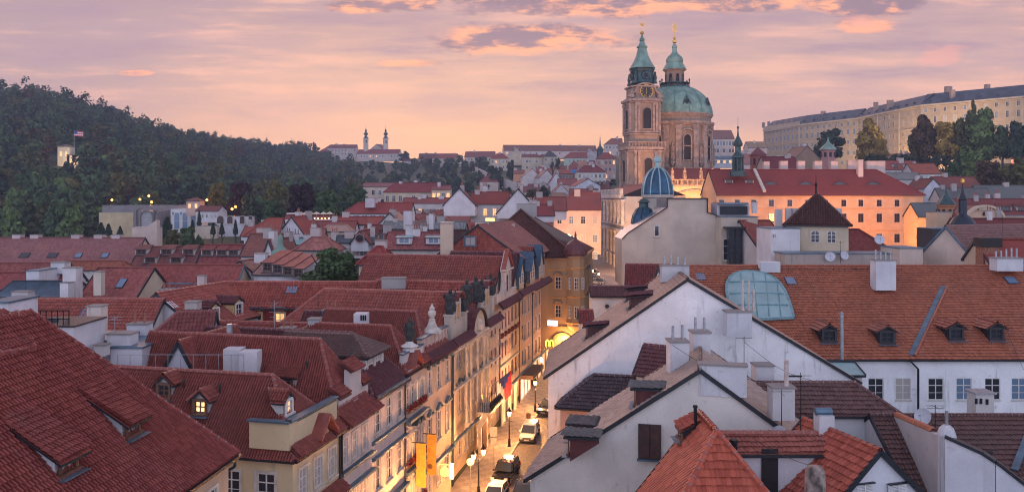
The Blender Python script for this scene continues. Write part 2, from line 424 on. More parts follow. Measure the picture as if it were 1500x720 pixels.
TDULL, TGREY, TWINE, TRUST = (.24, .065, .055), (.10, .085, .085), (.12, .03, .034), (.28, .07, .035)
def roofmats(c, lod, age=.5, trim=None):
    if isinstance(c, bpy.types.Material): return [c, c, trim or DARKM, trim or DARKM, MORTAR]
    mode = 'b' if lod is not None and lod >= 0 else 'f'
    k = {2: (.18, .28), 3: (.24, .38)}.get(lod, (.30, .42))
    if mode == 'f': return [tile(c, .3, .4, 'f', age)] * 3 + [trim or DARKM, MORTAR]
    g = tile(c, k[0], k[1], 'g', age)
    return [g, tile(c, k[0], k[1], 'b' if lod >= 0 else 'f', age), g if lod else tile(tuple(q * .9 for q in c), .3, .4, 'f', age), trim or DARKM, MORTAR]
def wallrect(mb, p0, p1, z0, z1, op=(), depth=.16, m=0):
    """wall from p0 to p1 (seen from outside: left to right) with openings (u0,u1,z0,z1) cut in"""
    p0, p1 = V((p0[0], p0[1], 0)), V((p1[0], p1[1], 0)); t = p1 - p0; L = t.length; t /= L; inn = V((-t.y, t.x, 0))
    us = sorted({0, L, *[o[0] for o in op], *[o[1] for o in op]}); zz = sorted({z0, z1, *[o[2] for o in op], *[o[3] for o in op]})
    Pt = lambda a, z_, k=0.: p0 + t * a + inn * k + V((0, 0, z_))
    for a, b in zip(us, us[1:]):
        for c, d in zip(zz, zz[1:]):
            if any(o[0] - 1e-6 <= a and b <= o[1] + 1e-6 and o[2] - 1e-6 <= c and d <= o[3] + 1e-6 for o in op): continue
            mb.poly([Pt(a, c), Pt(b, c), Pt(b, d), Pt(a, d)], m)
    for a, b, c, d in op:
        k = depth
        mb.poly([Pt(a, c), Pt(a, c, k), Pt(a, d, k), Pt(a, d)][::-1], m); mb.poly([Pt(b, c), Pt(b, c, k), Pt(b, d, k), Pt(b, d)], m)
        mb.poly([Pt(a, c), Pt(b, c), Pt(b, c, k), Pt(a, c, k)], m); mb.poly([Pt(a, d), Pt(b, d), Pt(b, d, k), Pt(a, d, k)][::-1], m)
WCACHE = {}
def winmesh(w, h, fr, sur, nx=2, ny=3, arch=False, hood=None, far=False, glass=None):
    """window meshes: local x along the wall, z up, -y outwards; origin at the bottom centre of the opening"""
    k = (round(w, 2), round(h, 2), fr.name, sur.name if sur else 0, nx, ny, arch, hood, far, glass.name if glass else 0)
    if k in WCACHE: return WCACHE[k]
    mb = MB(); y = .10 if not far else -.05; t = .07 if not far else .09
    def bar(x0, x1, z0, z1, y0=y - .05, y1=y, m=0): mb.box(((x0 + x1) / 2, (y0 + y1) / 2, (z0 + z1) / 2), (x1 - x0, y1 - y0, z1 - z0), 0, m)
    bar(-w / 2, -w / 2 + t, 0, h); bar(w / 2 - t, w / 2, 0, h); bar(-w / 2 + t, w / 2 - t, 0, t); bar(-w / 2 + t, w / 2 - t, h - t, h)
    for i in range(1, nx): c = -w / 2 + w * i / nx; bar(c - .04, c + .04, t, h - t)
    for i in range(1, ny): c = h * i / ny; e = .035 if i == ny - 1 else .02; bar(-w / 2 + t, w / 2 - t, c - e, c + e, y - .045, y - .006)
    if arch:
        n = 8
        for sg in (-1, 1):
            pts = [(sg * w / 2, y - .051, h)] + [(sg * math.cos(a) * w / 2, y - .051, h - w / 2 + math.sin(a) * w / 2) for a in [i * math.pi / 2 / n for i in range(n + 1)][::-1]]
            mb.poly(pts if sg < 0 else pts[::-1], 1 if sur else 0, n=V((0, -1, 0)))
    if sur:
        o = .16
        bar(-w / 2 - o, -w / 2, -.02, h + o, -.06, .0, 1); bar(w / 2, w / 2 + o, -.02, h + o, -.06, .0, 1); bar(-w / 2, w / 2, h, h + o, -.06, .0, 1)
        bar(-w / 2 - o - .06, w / 2 + o + .06, -.14, -.02, -.16, .0, 1)
    elif not far: bar(-w / 2 - .04, w / 2 + .04, -.07, -.0, -.09, .0, 1)
    if hood == 'tri':
        W2 = w / 2 + .3; zt = h + .35
        for a, b in (((-W2, zt), (0, zt + .45)), ((0, zt + .45), (W2, zt))): mb.beam((a[0], -.14, a[1]), (b[0], -.14, b[1]), .30, .12, 2)
        mb.poly([(-W2, -.05, zt), (W2, -.05, zt), (0, -.05, zt + .42)], 1); bar(-W2, W2, zt - .1, zt, -.26, 0, 1)
    elif hood == 'arc':
        W2 = w / 2 + .28; zt = h + .3; pr = None
        for i in range(9):
            a = math.pi * i / 8; q = (-math.cos(a) * W2, -.15, zt + math.sin(a) * .45)
            if pr: mb.beam(pr, q, .32, .11, 2)
            pr = q
        bar(-w / 2, w / 2, zt - .02, zt + .3, -.09, 0, 1)
    elif hood == 'flat': bar(-w / 2 - .3, w / 2 + .3, h + .3, h + .42, -.3, 0, 2); bar(-w / 2 - .15, w / 2 + .15, h + .16, h + .3, -.14, 0, 1)
    p = MB(); p.poly([(-w / 2, y - .02, 0), (w / 2, y - .02, 0), (w / 2, y - .02, h), (-w / 2, y - .02, h)])
    tmp = (mb if not far else None)
    if far: mb.poly([(-w / 2, y + .02, 0), (w / 2, y + .02, 0), (w / 2, y + .02, h), (-w / 2, y + .02, h)], 3)
    o = mb.build('window', [fr, sur or STONE, BLUEM, glass or GL_DARK]); me = o.data; bpy.data.objects.remove(o)
    res = [me, p]
    WCACHE[k] = res; return res
PCACHE = {}
def window(parent, P, ang, w, h, fr=WHITEF, sur=None, nx=2, ny=3, glass=None, arch=False, hood=None, far=False):
    me, p = winmesh(w, h, fr, sur, nx, ny, arch, hood, far, glass if far else None)
    o = inst(me, 'window', parent, P, ang)
    if not far:
        g = glass or GL_DARK; k = (me.name, g.name)
        if k not in PCACHE: q = p.build('pane', g); PCACHE[k] = q.data; bpy.data.objects.remove(q)
        pn = bpy.data.objects.new('pane', PCACHE[k]); COL.objects.link(pn); pn.parent = o
    return o
def wang(n): return math.atan2(n[0], -n[1])
class House: pass
def faceangle(t): return wang((t.y, -t.x))
def house(label, r1, r2, ze, hw, ends='gg', zb=0., wall=(.6, .56, .5), roof=TRED, lod=0, name='house', cat='house', group=None, oh=.3, og=.15, wins=(), trim=None,
          stain=.35, age=.5, hipk=.95, gut=True, fr=WHITEF, sur=None, gablemat=None, hwb=None, nf=None):
    r1, r2 = V(r1), V(r2); zr = (r1.z + r2.z) / 2; r1.z = r2.z = zr
    u = V((r2.x - r1.x, r2.y - r1.y, 0)); L = u.length; u /= L; n = V((-u.y, u.x, 0))
    mid = (r1 + r2) / 2
    if n.dot(V((mid.x, mid.y, 0))) > 0: n = -n
    if nf is not None and n.dot(nf) < 0: n = -n
    hb = hwb or hw
    h = House(); P = lambda s, t, z_: V((r1.x + u.x * s + n.x * t, r1.y + u.y * s + n.y * t, z_)); h.P = P; h.u, h.n, h.L, h.zr, h.ze, h.hw = u, n, L, zr, ze, hw
    s0 = -hw * hipk if ends[0] == 'h' else 0.; s1 = L + (hw * hipk if ends[1] == 'h' else 0.)
    h.s0, h.s1 = s0, s1
    root = thing(name, P((s0 + s1) / 2, 0, zb), label, cat, group); h.root = root
    tan = (zr - ze) / hw; h.tan = tan
    # walls
    w = MB(); op = {'f': [], 'b': [], 'l': [], 'r': []}; put = []
    ccw = u.cross(n).z      # >0: n is left of u
    C = {'f': (P(s0, hw, 0), P(s1, hw, 0)), 'b': (P(s1, -hb, 0), P(s0, -hb, 0)), 'l': (P(s0, -hb, 0), P(s0, hw, 0)), 'r': (P(s1, hw, 0), P(s1, -hb, 0))}
    if ccw > 0: C = {k: (b, a) for k, (a, b) in C.items()}
    for spec in wins:
        side, nwin, ww, wh, zl = spec[:5]; kw = spec[5] if len(spec) > 5 else {}
        a, b = C[side]; t = (b - a); LL = t.length; t.normalize(); ang = faceangle(t); far = kw.get('far', False)
        u0, u1 = kw.get('span', (0., 1.))
        for zt in zl:
            for i in range(nwin):
                c = LL * (u0 + (u1 - u0) * (i + .5) / nwin)
                if 'pxs' in kw: k_ = (kw['pxs'][i] - CX) / F; c = (k_ * a.y - a.x) / (t.x - k_ * t.y)
                if c - ww / 2 < .1 or c + ww / 2 > LL - .1: continue
                z0 = ze - zt - wh
                if not far: op[side].append((c - ww / 2, c + ww / 2, z0, z0 + wh))
                g = kw.get('glass')
                if g is None: g = GL_LIT if rng.random() < kw.get('lit', .06) else rng.choice([GL_DARK, GL_DARK, GL_BLUE, GL_PALE])
                put.append((a + t * c + V((0, 0, z0)), ang, ww, wh, kw.get('fr', fr), kw.get('sur', sur), kw.get('nx', 2), kw.get('ny', 3), g, kw.get('arch', False), kw.get('hood'), far))
    for k, (a, b) in C.items(): wallrect(w, a, b, zb, ze, op[k])
    gm = 1 if gablemat else 0
    if ends[0] == 'g': pts = [P(0, hw, ze), P(0, -hb, ze), P(0, 0, zr)]; w.poly(pts if normal(pts).dot(u) < 0 else pts[::-1], gm)
    if ends[1] == 'g': pts = [P(L, hw, ze), P(L, -hb, ze), P(L, 0, zr)]; w.poly(pts if normal(pts).dot(u) > 0 else pts[::-1], gm)
    wm = plaster(wall, stain) if not isinstance(wall, bpy.types.Material) else wall
    h.wall = w.build('wall', [wm, gablemat or wm], root)
    for p_ in put: window(root, *p_)
    # roof
    far_ = lod; lod = max(lod, 0)
    rb = MB(); e0 = s0 - (oh if ends[0] == 'h' else og); e1 = s1 + (oh if ends[1] == 'h' else og)
    a0 = 0. if ends[0] == 'h' else -og; a1 = L if ends[1] == 'h' else L + og; dz = .12; zo = ze - tan * oh + dz
    for sgn, hh in ((1, hw), (-1, hb)):
        zo_ = ze - (zr - ze) / hh * oh + dz
        slope(rb, [P(e0, sgn * (hh + oh), zo_), P(e1, sgn * (hh + oh), zo_), P(a1, 0, zr + dz), P(a0, 0, zr + dz)], lod)
    for i, e in enumerate(ends):
        if e == 'h':
            q = (e0, a0) if i == 0 else (e1, a1)
            slope(rb, [P(q[0], hw + oh, zo), P(q[0], -hb - oh, zo), P(q[1], 0, zr + dz)], lod)
            for sgn in (1, -1): ridgecap(rb, P(q[0], sgn * ((hw if sgn > 0 else hb) + oh), zo + .04), P(q[1], 0, zr + dz + .04), lod)
        else:
            q = e0 if i == 0 else e1; o_ = og * .5 * (-1 if i == 0 else 1)
            for sgn in (1, -1): hh = hw if sgn > 0 else hb; rb.beam(P(q + o_ * .3, sgn * (hh + oh), zo - .04), P(q + o_ * .3, 0, zr + dz - .04), .10, .24, 3)
    ridgecap(rb, P(a0, 0, zr + dz + .05), P(a1, 0, zr + dz + .05), lod)
    h.roof = rb.build('roof', roofmats(roof, far_, age, trim), root)
    if gut and far_ >= 0:
        gb = MB(); gb.beam(P(e0, hw + oh + .07, zo - .1), P(e1, hw + oh + .07, zo - .1), .16, .14)
        for i, e in enumerate(ends):
            if e == 'h': q = e0 - .07 if i == 0 else e1 + .07; gb.beam(P(q, hw + oh, zo - .1), P(q, -hb - oh, zo - .1), .16, .14)
        gb.build('gutter', trim or DARKM, root)
    pl = P(L / 2, hw, ze); nn = (n * tan + V((0, 0, 1))).normalized(); h.pl, h.pn = pl + V((0, 0, dz)), nn
    if ends[1] == 'h':
        e_ = (u * ((zr - ze) / (hw * hipk)) + V((0, 0, 1))).normalized(); h.hl, h.hn = P(s1, 0, ze + dz), e_
    return h
def hit(h, px, py, side='f'):
    o, d = V((0, 0, H)), V(((px - CX) / F, 1, (HY - py) / F)); p, n = (h.pl, h.pn) if side == 'f' else (h.hl, h.hn)
    return o + d * ((p - o).dot(n) / d.dot(n))
def chimney(parent, P, w, d, z0, z1, ang=0., mat=None, pots=0, cap=True, brick=False, potm=None, name='chimney', hood=None, label=None):
    mb = MB(); m = mat or plaster((.55, .52, .50), .5); c = V((P[0], P[1], 0))
    mb.box(c + V((0, 0, (z0 + z1) / 2)), (w, d, z1 - z0), ang, 0)
    if cap: mb.box(c + V((0, 0, z1 + .05)), (w + .14, d + .14, .1), ang, 1)
    if hood: mb.lathe(c + V((0, 0, z1 + .1)), [(w * .55, 0), (w * .5, .25), (w * .25, .5), (.02, .55)], 10, 3)
    ca, sa = math.cos(ang), math.sin(ang)
    for i in range(pots):
        q = c + V((ca, sa, 0)) * (w * ((i + .5) / pots - .5)) + V((0, 0, z1 + .1)); hh = .35 + .25 * rng.random()
        mb.tube(q, q + V((0, 0, hh * 1.6)), .10, .085, 8, 2)
    return tag(mb.build(name, [m, plaster((.28, .26, .25), .6), potm or plain('clay_pot', (.30, .12, .08), .8), BLUEM], parent), label)
def chpx(parent, px0, px1, pyt, pyb, d, dep=None, **kw):
    """chimney by its outline at distance d"""
    p = pd((px0 + px1) / 2, pyt, d); w = (px1 - px0) / F * d; return chimney(parent, p, w, dep or w * .8, pd(0, pyb, d).z, p.z, **kw)
def dormer(h, base, nrm, w, hh, kind='gable', tan=None, roofc=None, lod=0, wallm=None, glass=None, fr=BROWNF, cheek=None, ts=.35, ov=.18, trim=None, back=None, rise=None):
    """dormer standing on a slope: base = bottom centre of its front, nrm = outward horizontal direction"""
    n = V(nrm).normalized(); u = V((-n.y, n.x, 0)); tan = tan or h.tan; base = V(base); root = h.root
    rise = (w * .42 if rise is None else rise) if kind == 'gable' else 0.
    top = hh + rise; Lr = top / tan if kind == 'gable' else hh / max(.08, tan - ts); Le = hh / tan
    Q = lambda s, t, z_: base + u * s - n * t + V((0, 0, z_))
    m = MB(); a = w / 2
    m.poly([Q(-a, 0, -.3), Q(a, 0, -.3), Q(a, 0, hh), Q(-a, 0, hh)], 0, n=n)
    for sg in (-1, 1):
        zt = hh if kind == 'gable' else hh + ts * Lr * 0
        back_ = Le if kind == 'gable' else Lr
        m.poly([Q(sg * a, 0, -.3), Q(sg * a, 0, hh), Q(sg * a, back_, hh if kind == 'gable' else hh + ts * back_), Q(sg * a, back_, back_ * tan - .3)], 0, n=u * sg)
    if kind == 'gable': m.poly([Q(-a, 0, hh), Q(a, 0, hh), Q(0, 0, top)], 0, n=n)
    d = m.build('dormer', [wallm or plaster((.5, .48, .46), .4)], root)
    r = MB()
    if kind == 'gable':
        k = rise / a; e = a + ov
        for sg in (-1, 1):
            zz = top - k * e
            slope(r, [Q(sg * e, -ov, zz + .05), Q(sg * e, max(.05, zz / tan), zz + .05), Q(0, Lr, top + .05), Q(0, -ov, top + .05)], lod, .1)
        ridgecap(r, Q(0, -ov, top + .1), Q(0, Lr, top + .1), lod)
    else:
        e = a + ov; slope(r, [Q(-e, -ov * 1.5, hh - ts * ov * 1.5 + .05), Q(e, -ov * 1.5, hh - ts * ov * 1.5 + .05), Q(e, Lr, hh + ts * Lr + .05), Q(-e, Lr, hh + ts * Lr + .05)], lod, .1)
    r.build('dormer_roof', roofmats(roofc, lod, .5, trim), d)
    ww, wh = w * .66, hh * .74
    me, p = winmesh(ww, wh, fr, fr, 2, 2)
    o = inst(me, 'window', d, Q(0, .02 - .11, hh * .14), math.atan2(n.x, -n.y))
    g = glass or GL_DARK; q = p.build('pane', g); me2 = q.data; bpy.data.objects.remove(q)
    # the pane belongs to the window
    pn = bpy.data.objects.new('pane', me2); COL.objects.link(pn); pn.parent = d; pn.location = o.location; pn.rotation_euler = o.rotation_euler
    f = MB(); f.box(Q(0, -.25, -.05), (w + .3, .5, .04), math.atan2(n.x, -n.y)); f.build('flashing', BLUEM, d)
    return d
def skylight(h, px, py, w=.8, l=1.1, side='f', mat=None):
    p = hit(h, px, py, side); n = h.pn if side == 'f' else h.hn; u, v = tangent(n); mb = MB(); e = .07
    for k, (a, b, m, o) in enumerate(((w + e * 2, l + e * 2, 0, .10), (w, l, 1, .125))):
        c = [p + u * x_ * a / 2 + v * y_ * b / 2 + n * o for x_, y_ in ((-1, -1), (1, -1), (1, 1), (-1, 1))]; mb.poly(c, m)
        if k == 0:
            for i in range(4): j = (i + 1) % 4; mb.poly([c[i] - n * .15, c[j] - n * .15, c[j], c[i]], 0)
    return mb.build('skylight', [DARKM, mat or GL_BLUE], h.roof)
def ventpipe(h, px, py, hh=.6, r=.07, side='f', m=None):
    p = hit(h, px, py, side); mb = MB(); mb.tube(p - V((0, 0, .2)), p + V((0, 0, hh)), r, None, 8); mb.tube(p + V((0, 0, hh)), p + V((0, 0, hh + .12)), r * 1.6, r * 1.2, 8)
    return mb.build('vent_pipe', m or DARKM, h.roof)
UD = V((.227, .974, 0)); UP = V((.974, -.227, 0))      # along the street / across it
def front(d): return V((-5.6 + .233 * (d - 74.1), d, 0))   # the house line on the left of the street
def perp(px, py, d, pxl):
    """ridge running across the street direction: near end by pixel and depth, far end by column"""
    p = pd(px, py, d); k = (pxl - CX) / F
    s = (p.x - k * p.y) / (UP.x - k * UP.y); q = p - UP * s; return q, p
def HF(label, x0, x1, yr, ye, d, tan=.8, rot=0., ends='gg', yb=None, **kw):
    """house whose long side faces the viewer: outline in picture columns, ridge row, eave row and distance"""
    k = (HY - yr) / F; ze = pd(0, ye, d).z; run = max(1.2, (H + k * d - ze) / (tan - k)); zr = ze + tan * run
    a, b = V(((x0 - CX) / F * d, d, 0)), V(((x1 - CX) / F * d, d, 0)); c = (a + b) / 2; L = (b - a).length / 2
    u = V((math.cos(R(rot)), math.sin(R(rot)), 0)); n = V((-u.y, u.x, 0)); c = c + n * run; c.z = zr
    i0 = run * .95 if ends[0] == 'h' else 0; i1 = run * .95 if ends[1] == 'h' else 0
    if 2 * L - i0 - i1 < .6: s = (2 * L - .6) / (i0 + i1 + 1e-6); kw['hipk'] = .95 * s; i0 *= s; i1 *= s
    zb = pd(0, yb, d).z if yb else ze - 8
    h = house(label, c - u * (L - i0), c + u * (L - i1), ze, run, ends, zb, **kw)
    h.d = d; return h
def GF(label, x0, x1, ya, ye, d, length=10., rot=0., yb=None, apex=None, **kw):
    """house whose gable faces the viewer"""
    a, b = V(((x0 - CX) / F * d, d, 0)), V(((x1 - CX) / F * d, d, 0)); c = (a + b) / 2; hw = (b - a).length / 2
    ze, zr = pd(0, ye, d).z, pd(0, ya, d).z; u = V((math.sin(R(rot)), math.cos(R(rot)), 0)); c.z = zr
    zb = pd(0, yb, d).z if yb else ze - 8
    h = house(label, c, c + u * length, ze, hw, kw.pop('ends', 'gg'), zb, **kw); h.d = d; return h
# ------------------------------------------------------------------ street
m_road, nt, b = newmat('cobbled_road'); tc = node(nt, 'ShaderNodeTexCoord'); ob = S(nt, tc.outputs['Object'])
vo = node(nt, 'ShaderNodeTexVoronoi', feature='DISTANCE_TO_EDGE'); vo.inputs['Scale'].default_value = 5.5; nt.links.new(ob.k, vo.inputs['Vector']); ed = S(nt, vo.outputs['Distance'])
vc = node(nt, 'ShaderNodeTexVoronoi'); vc.inputs['Scale'].default_value = 5.5; nt.links.new(ob.k, vc.inputs['Vector'])
cr = node(nt, 'ShaderNodeSeparateColor'); nt.links.new(vc.outputs['Color'], cr.inputs[0])
col = mix(nt, S(nt, cr.outputs[0]), (.085, .075, .07), (.22, .19, .17)); col = mix(nt, noise(nt, ob, .35, 5.).step(.4, .7) * .6, col, (.07, .062, .06)); col = mix(nt, ed.step(0., .07, 1., 0.) * .7, col, (.025, .022, .02))
setc(nt, b, col); b.inputs['Roughness'].default_value = .4; bump(nt, b, ed.step(0., .2), .6, .03)
m_pav, nt, b = newmat('mosaic_pavement'); tc = node(nt, 'ShaderNodeTexCoord'); ob = S(nt, tc.outputs['Object']); s3 = node(nt, 'ShaderNodeSeparateXYZ'); nt.links.new(ob.k, s3.inputs[0])
X_, Y_ = S(nt, s3.outputs[0]), S(nt, s3.outputs[1]); uu, vv_ = X_ * .974 - Y_ * .227, X_ * .227 + Y_ * .974
a_ = ((uu / .8).floor() + (vv_ / .8).floor()) * .5; ck = a_.fract().step(.2, .3)
col = mix(nt, ck, (.24, .20, .18), (.15, .125, .115)); col = mix(nt, white(nt, comb(nt, (uu / .08).floor(), (vv_ / .08).floor())) * .35, col, (.42, .36, .32)); col = mix(nt, noise(nt, ob, .5, 4.).step(.4, .7) * .5, col, (.14, .12, .11))
setc(nt, b, col); b.inputs['Roughness'].default_value = .5
def strip(name, o0, o1, d0, d1, dz, m, n=30, side=True):
    mb = MB(); L, Rr = [], []
    for i in range(n + 1):
        d = d0 + (d1 - d0) * i / n; f = front(d); L.append(f + UP * o0 + V((0, 0, zs(d) + dz))); Rr.append(f + UP * o1 + V((0, 0, zs(d) + dz)))
    for i in range(n):
        mb.poly([L[i], Rr[i], Rr[i + 1], L[i + 1]])
        if side:
            for q in (L, Rr): mb.poly([q[i] - V((0, 0, .3)), q[i + 1] - V((0, 0, .3)), q[i + 1], q[i]])
    return tag(mb.build(name, m), kind='structure')
strip('road', 3.3, 11.5, 34, 120, 0., m_road)
strip('pavement', -.2, 3.12, 34, 124, .12, m_pav)
kerb = plain('granite_kerb', (.30, .28, .26), .7, scale=4.); strip('kerb', 3.12, 3.3, 34, 124, .125, kerb)
mb = MB(); mb.poly([(6.2, 120, zs(120) + .004), (15, 118, zs(118) + .004), (52, 230, zs(230)), (54, 300, zs(300)), (22, 300, zs(300)), (10, 150, zs(150))])
tag(mb.build('square_paving', plain('granite_setts', (.30, .26, .24), .5, var=.3, scale=2.)), kind='structure')

# ------------------------------------------------------------------ the house row on the left of the street
def rowhouse(label, d0, d1, ze, py, inset, depth, end='h', **kw):
    dc = (d0 + d1) / 2; hw = (d1 - d0) * 1.027 / 2; r2 = front(dc) - UP * inset; r2.z = pd(0, py, r2.y).z; r1 = r2 - UP * depth; r1.z = r2.z
    if end == 'h': kw['hipk'] = inset / hw
    h = house(label, r1, r2, ze, hw, ('g' if kw.pop('gl', 1) else 'h') + end, zs(d0) - .5, wins=kw.pop('wins', ()), **kw); h.d0, h.d1, h.dc = d0, d1, dc; return h
def fp(d, z_, o=0.): f = front(d) + UP * o; return V((f.x, f.y, z_))
def ledge(h, z_, out=.25, hh=.2, m=None, d0=None, d1=None, name='cornice'):
    mb = MB(); a, b_ = d0 or h.d0, d1 or h.d1; mb.beam(fp(a, z_, out / 2), fp(b_, z_, out / 2), out, hh); mb.beam(fp(a, z_ - hh * .8, out / 4), fp(b_, z_ - hh * .8, out / 4), out * .5, hh * .6)
    return mb.build(name, m or STONE, h.root)
def pentroof(h, z_, out=.8, rise=.6, c=TWINE, d0=None, d1=None):
    mb = MB(); a, b_ = d0 or h.d0, d1 or h.d1; slope(mb, [fp(a, z_, out), fp(b_, z_, out), fp(b_, z_ + rise, .02), fp(a, z_ + rise, .02)], 2, .12)
    return mb.build('pent_roof', roofmats(c, 2), h.root)
def pipe(h, d, z0, z1, o=.12, m=None):
    mb = MB(); mb.tube(fp(d, z0, o), fp(d, z1, o), .07, None, 7); mb.lathe(fp(d, z1 - .1, o), [(.08, -.1), (.16, .12), (.16, .2)], 8)
    return mb.build('downpipe', m or DARKM, h.root)
def pilaster(h, d, z0, z1, w=.5, m=STONE):
    mb = MB(); a = faceangle(UD); c = fp(d, (z0 + z1) / 2, .06); mb.box(c, (w, .16, z1 - z0), a); mb.box(fp(d, z1 - .2, .1), (w + .2, .28, .3), a); mb.box(fp(d, z0 + .2, .1), (w + .15, .25, .4), a)
    return mb.build('pilaster', m, h.root)
def shopfront(h, d, w, hh, z0=None, arch=True, glass=GL_SHOP, m=STONE):
    """lit opening at street level"""
    z0 = zs(d) + .15 if z0 is None else z0; c = fp(d, z0); ang = faceangle(UD); me, p = winmesh(w, hh, BROWNF, m, 2, 2, arch)
    o = inst(me, 'shop_window', h.root, c + UP * .08, ang); k = (me.name, glass.name)
    if k not in PCACHE: q = p.build('pane', glass); PCACHE[k] = q.data; bpy.data.objects.remove(q)
    pn = bpy.data.objects.new('pane', PCACHE[k]); COL.objects.link(pn); pn.parent = o; pn.location = (0, -.06, 0); return o
CREAM, PALEP, PINKC, OCHR = (.68, .53, .32), (.72, .58, .52), (.68, .50, .40), (.68, .51, .33)
hA = rowhouse('cream house with yellow roof parapet and tiled canopy strips, lowest in the left row', 45.2, 51.0, 12.6, 553, 2.95, 16, wall=CREAM, roof=TCRIM, lod=2,
    sur=STONE, wins=[('r', 3, 1.0, 1.75, [1.15], {'span': (.05, .98), 'glass': GL_PALE, 'sur': STONE, 'ny': 3}), ('r', 3, 1.0, 1.9, [5.0], {'span': (.05, .98), 'sur': STONE, 'hood': 'arc'}),
                     ('f', 3, 1.1, 1.6, [1.2], {'span': (.62, .97), 'sur': STONE, 'glass': GL_DARK})])
mb = MB(); q = faceangle(UD)
for a_, b_, zt, o in ((45.2, 45.9, 14.35, 0), (45.9, 50.9, 14.2, 0)): mb.beam(fp(a_, zt - .75, -.25), fp(b_, zt - .75, -.25), .3, 1.5)
mb.beam(fp(45.15, 13.6, -.1) , fp(45.15, 13.6, -2.6), .3, 1.5); mb.beam(fp(45.1, 14.42, -.25), fp(51., 14.42, -.25), .5, .1, 1); mb.beam(fp(45.1, 14.42, -.1), fp(45.1, 14.42, -2.7), .5, .1, 1)
mb.build('parapet', [plaster(CREAM, .25), BLUEM], hA.root)
pentroof(hA, 12.45, .55, .5, TCRIM, 45.0, 47.4); pentroof(hA, 12.45, .55, .5, TCRIM, 49.6, 51.0); pentroof(hA, 8.7, .8, .55, TCRIM)
mb = MB()      # little tile-capped gable over the cornice
for s_ in (0, 1):
    a_, b_ = (fp(47.4, 12.75, .3), fp(48.5, 14.0, .3)) if s_ == 0 else (fp(48.5, 14.0, .3), fp(49.6, 12.75, .3)); mb.beam(a_, b_, .8, .16)
mb.poly([fp(47.5, 12.6, .12), fp(49.5, 12.6, .12), fp(48.5, 13.85, .12)], 1); mb.build('cornice_gable', [tile(TCRIM), plaster(CREAM, .25)], hA.root)
ledge(hA, 8.55, .2); ledge(hA, 12.35, .3, .25); pipe(hA, 50.9, 1, 12.3)
for px_, py_, lit in ((241, 583, 0), (294, 607, 1)): dormer(hA, hit(hA, px_, py_), hA.n, 1.05, .95, 'gable', roofc=TCRIM, lod=2, glass=litglass('lit_dormer', (1., .6, .25), 2.) if lit else GL_DARK, fr=BROWNF)
dormer(hA, hit(hA, 421, 607, 'r'), UP, 1.0, .95, 'gable', tan=(hA.zr - hA.ze) / 2.95, roofc=TCRIM, lod=2, glass=litglass('lit_dormer2', (1., .5, .22), 1.1), fr=WHITEF)
for px_, py_ in ((269, 571), (322, 578)): ventpipe(hA, px_, py_, .55, .06)
hB = rowhouse('pale pink house with stepped white attic gable under tile caps', 51.0, 56.1, 12.7, 500, 2.6, 13, wall=PALEP, roof=TCRIM, lod=2,
    wins=[('r', 3, .85, 1.7, [1.2], {'glass': GL_PALE, 'span': (.0, .92)}), ('r', 3, .85, 2.1, [4.9], {'glass': GL_PALE, 'span': (0, .92)}), ('r', 3, .85, 2., [8.6], {'glass': GL_PALE, 'span': (0, .92)})], sur=STONE)
pentroof(hB, 12.55, .75, .55, TCRIM); ledge(hB, 9.4, .35, .18, BLUEM); ledge(hB, 8.2, .4, .16, BLUEM); ledge(hB, 5.1, .4, .18, BLUEM); pipe(hB, 51.2, 1, 12.4)
mb = MB()      # stepped attic gable
for a_, b_, zt in ((51.6, 53.2, 14.2), (53.2, 55.0, 15.6), (55.0, 56.2, 14.3)): mb.beam(fp(a_, (12.8 + zt) / 2, -.5), fp(b_, (12.8 + zt) / 2, -.5), .4, zt - 12.8)
mb.build('attic_gable', plaster((.60, .52, .48), .3), hB.root)
mb = MB()
for a_, b_, zt in ((51.5, 53.2, 14.2), (53.1, 55.1, 15.6), (55.1, 56.3, 14.3)): slope(mb, [fp(a_, zt - .05, -.15), fp(b_, zt - .05, -.15), fp(b_, zt + .5, -1.0), fp(a_, zt + .5, -1.0)], 2, .1)
mb.build('gable_cap', roofmats(TCRIM, 2), hB.root)
window(hB.root, fp(54.0, 13.5, -.28), faceangle(UD), .5, 1.3, glass=GL_DARK, nx=1)
dormer(hB, hit(hB, 413, 566), hB.n, 2.1, .8, 'shed', roofc=TCRIM, lod=2, ts=.55, glass=GL_DARK)
ventpipe(hB, 450, 540, .4)
hC = rowhouse('pale pink house with a wide white two-window dormer under a hipped tile roof', 56.1, 62.4, 13.2, 490, 3.0, 12, wall=PALEP, roof=TWINE, lod=2,
    wins=[('r', 3, .95, 2.0, [.9], {'glass': GL_DARK}), ('r', 3, .95, 2.3, [4.6], {'glass': GL_DARK}), ('r', 3, .95, 2., [8.5], {'glass': GL_DARK})], sur=STONE)
ledge(hC, 13.1, .45, .2, BLUEM); ledge(hC, 9.9, .3, .16, BLUEM); ledge(hC, 8.75, .35, .14, BLUEM); ledge(hC, 5.0, .45, .2, BLUEM); pipe(hC, 62.2, 1, 13.)
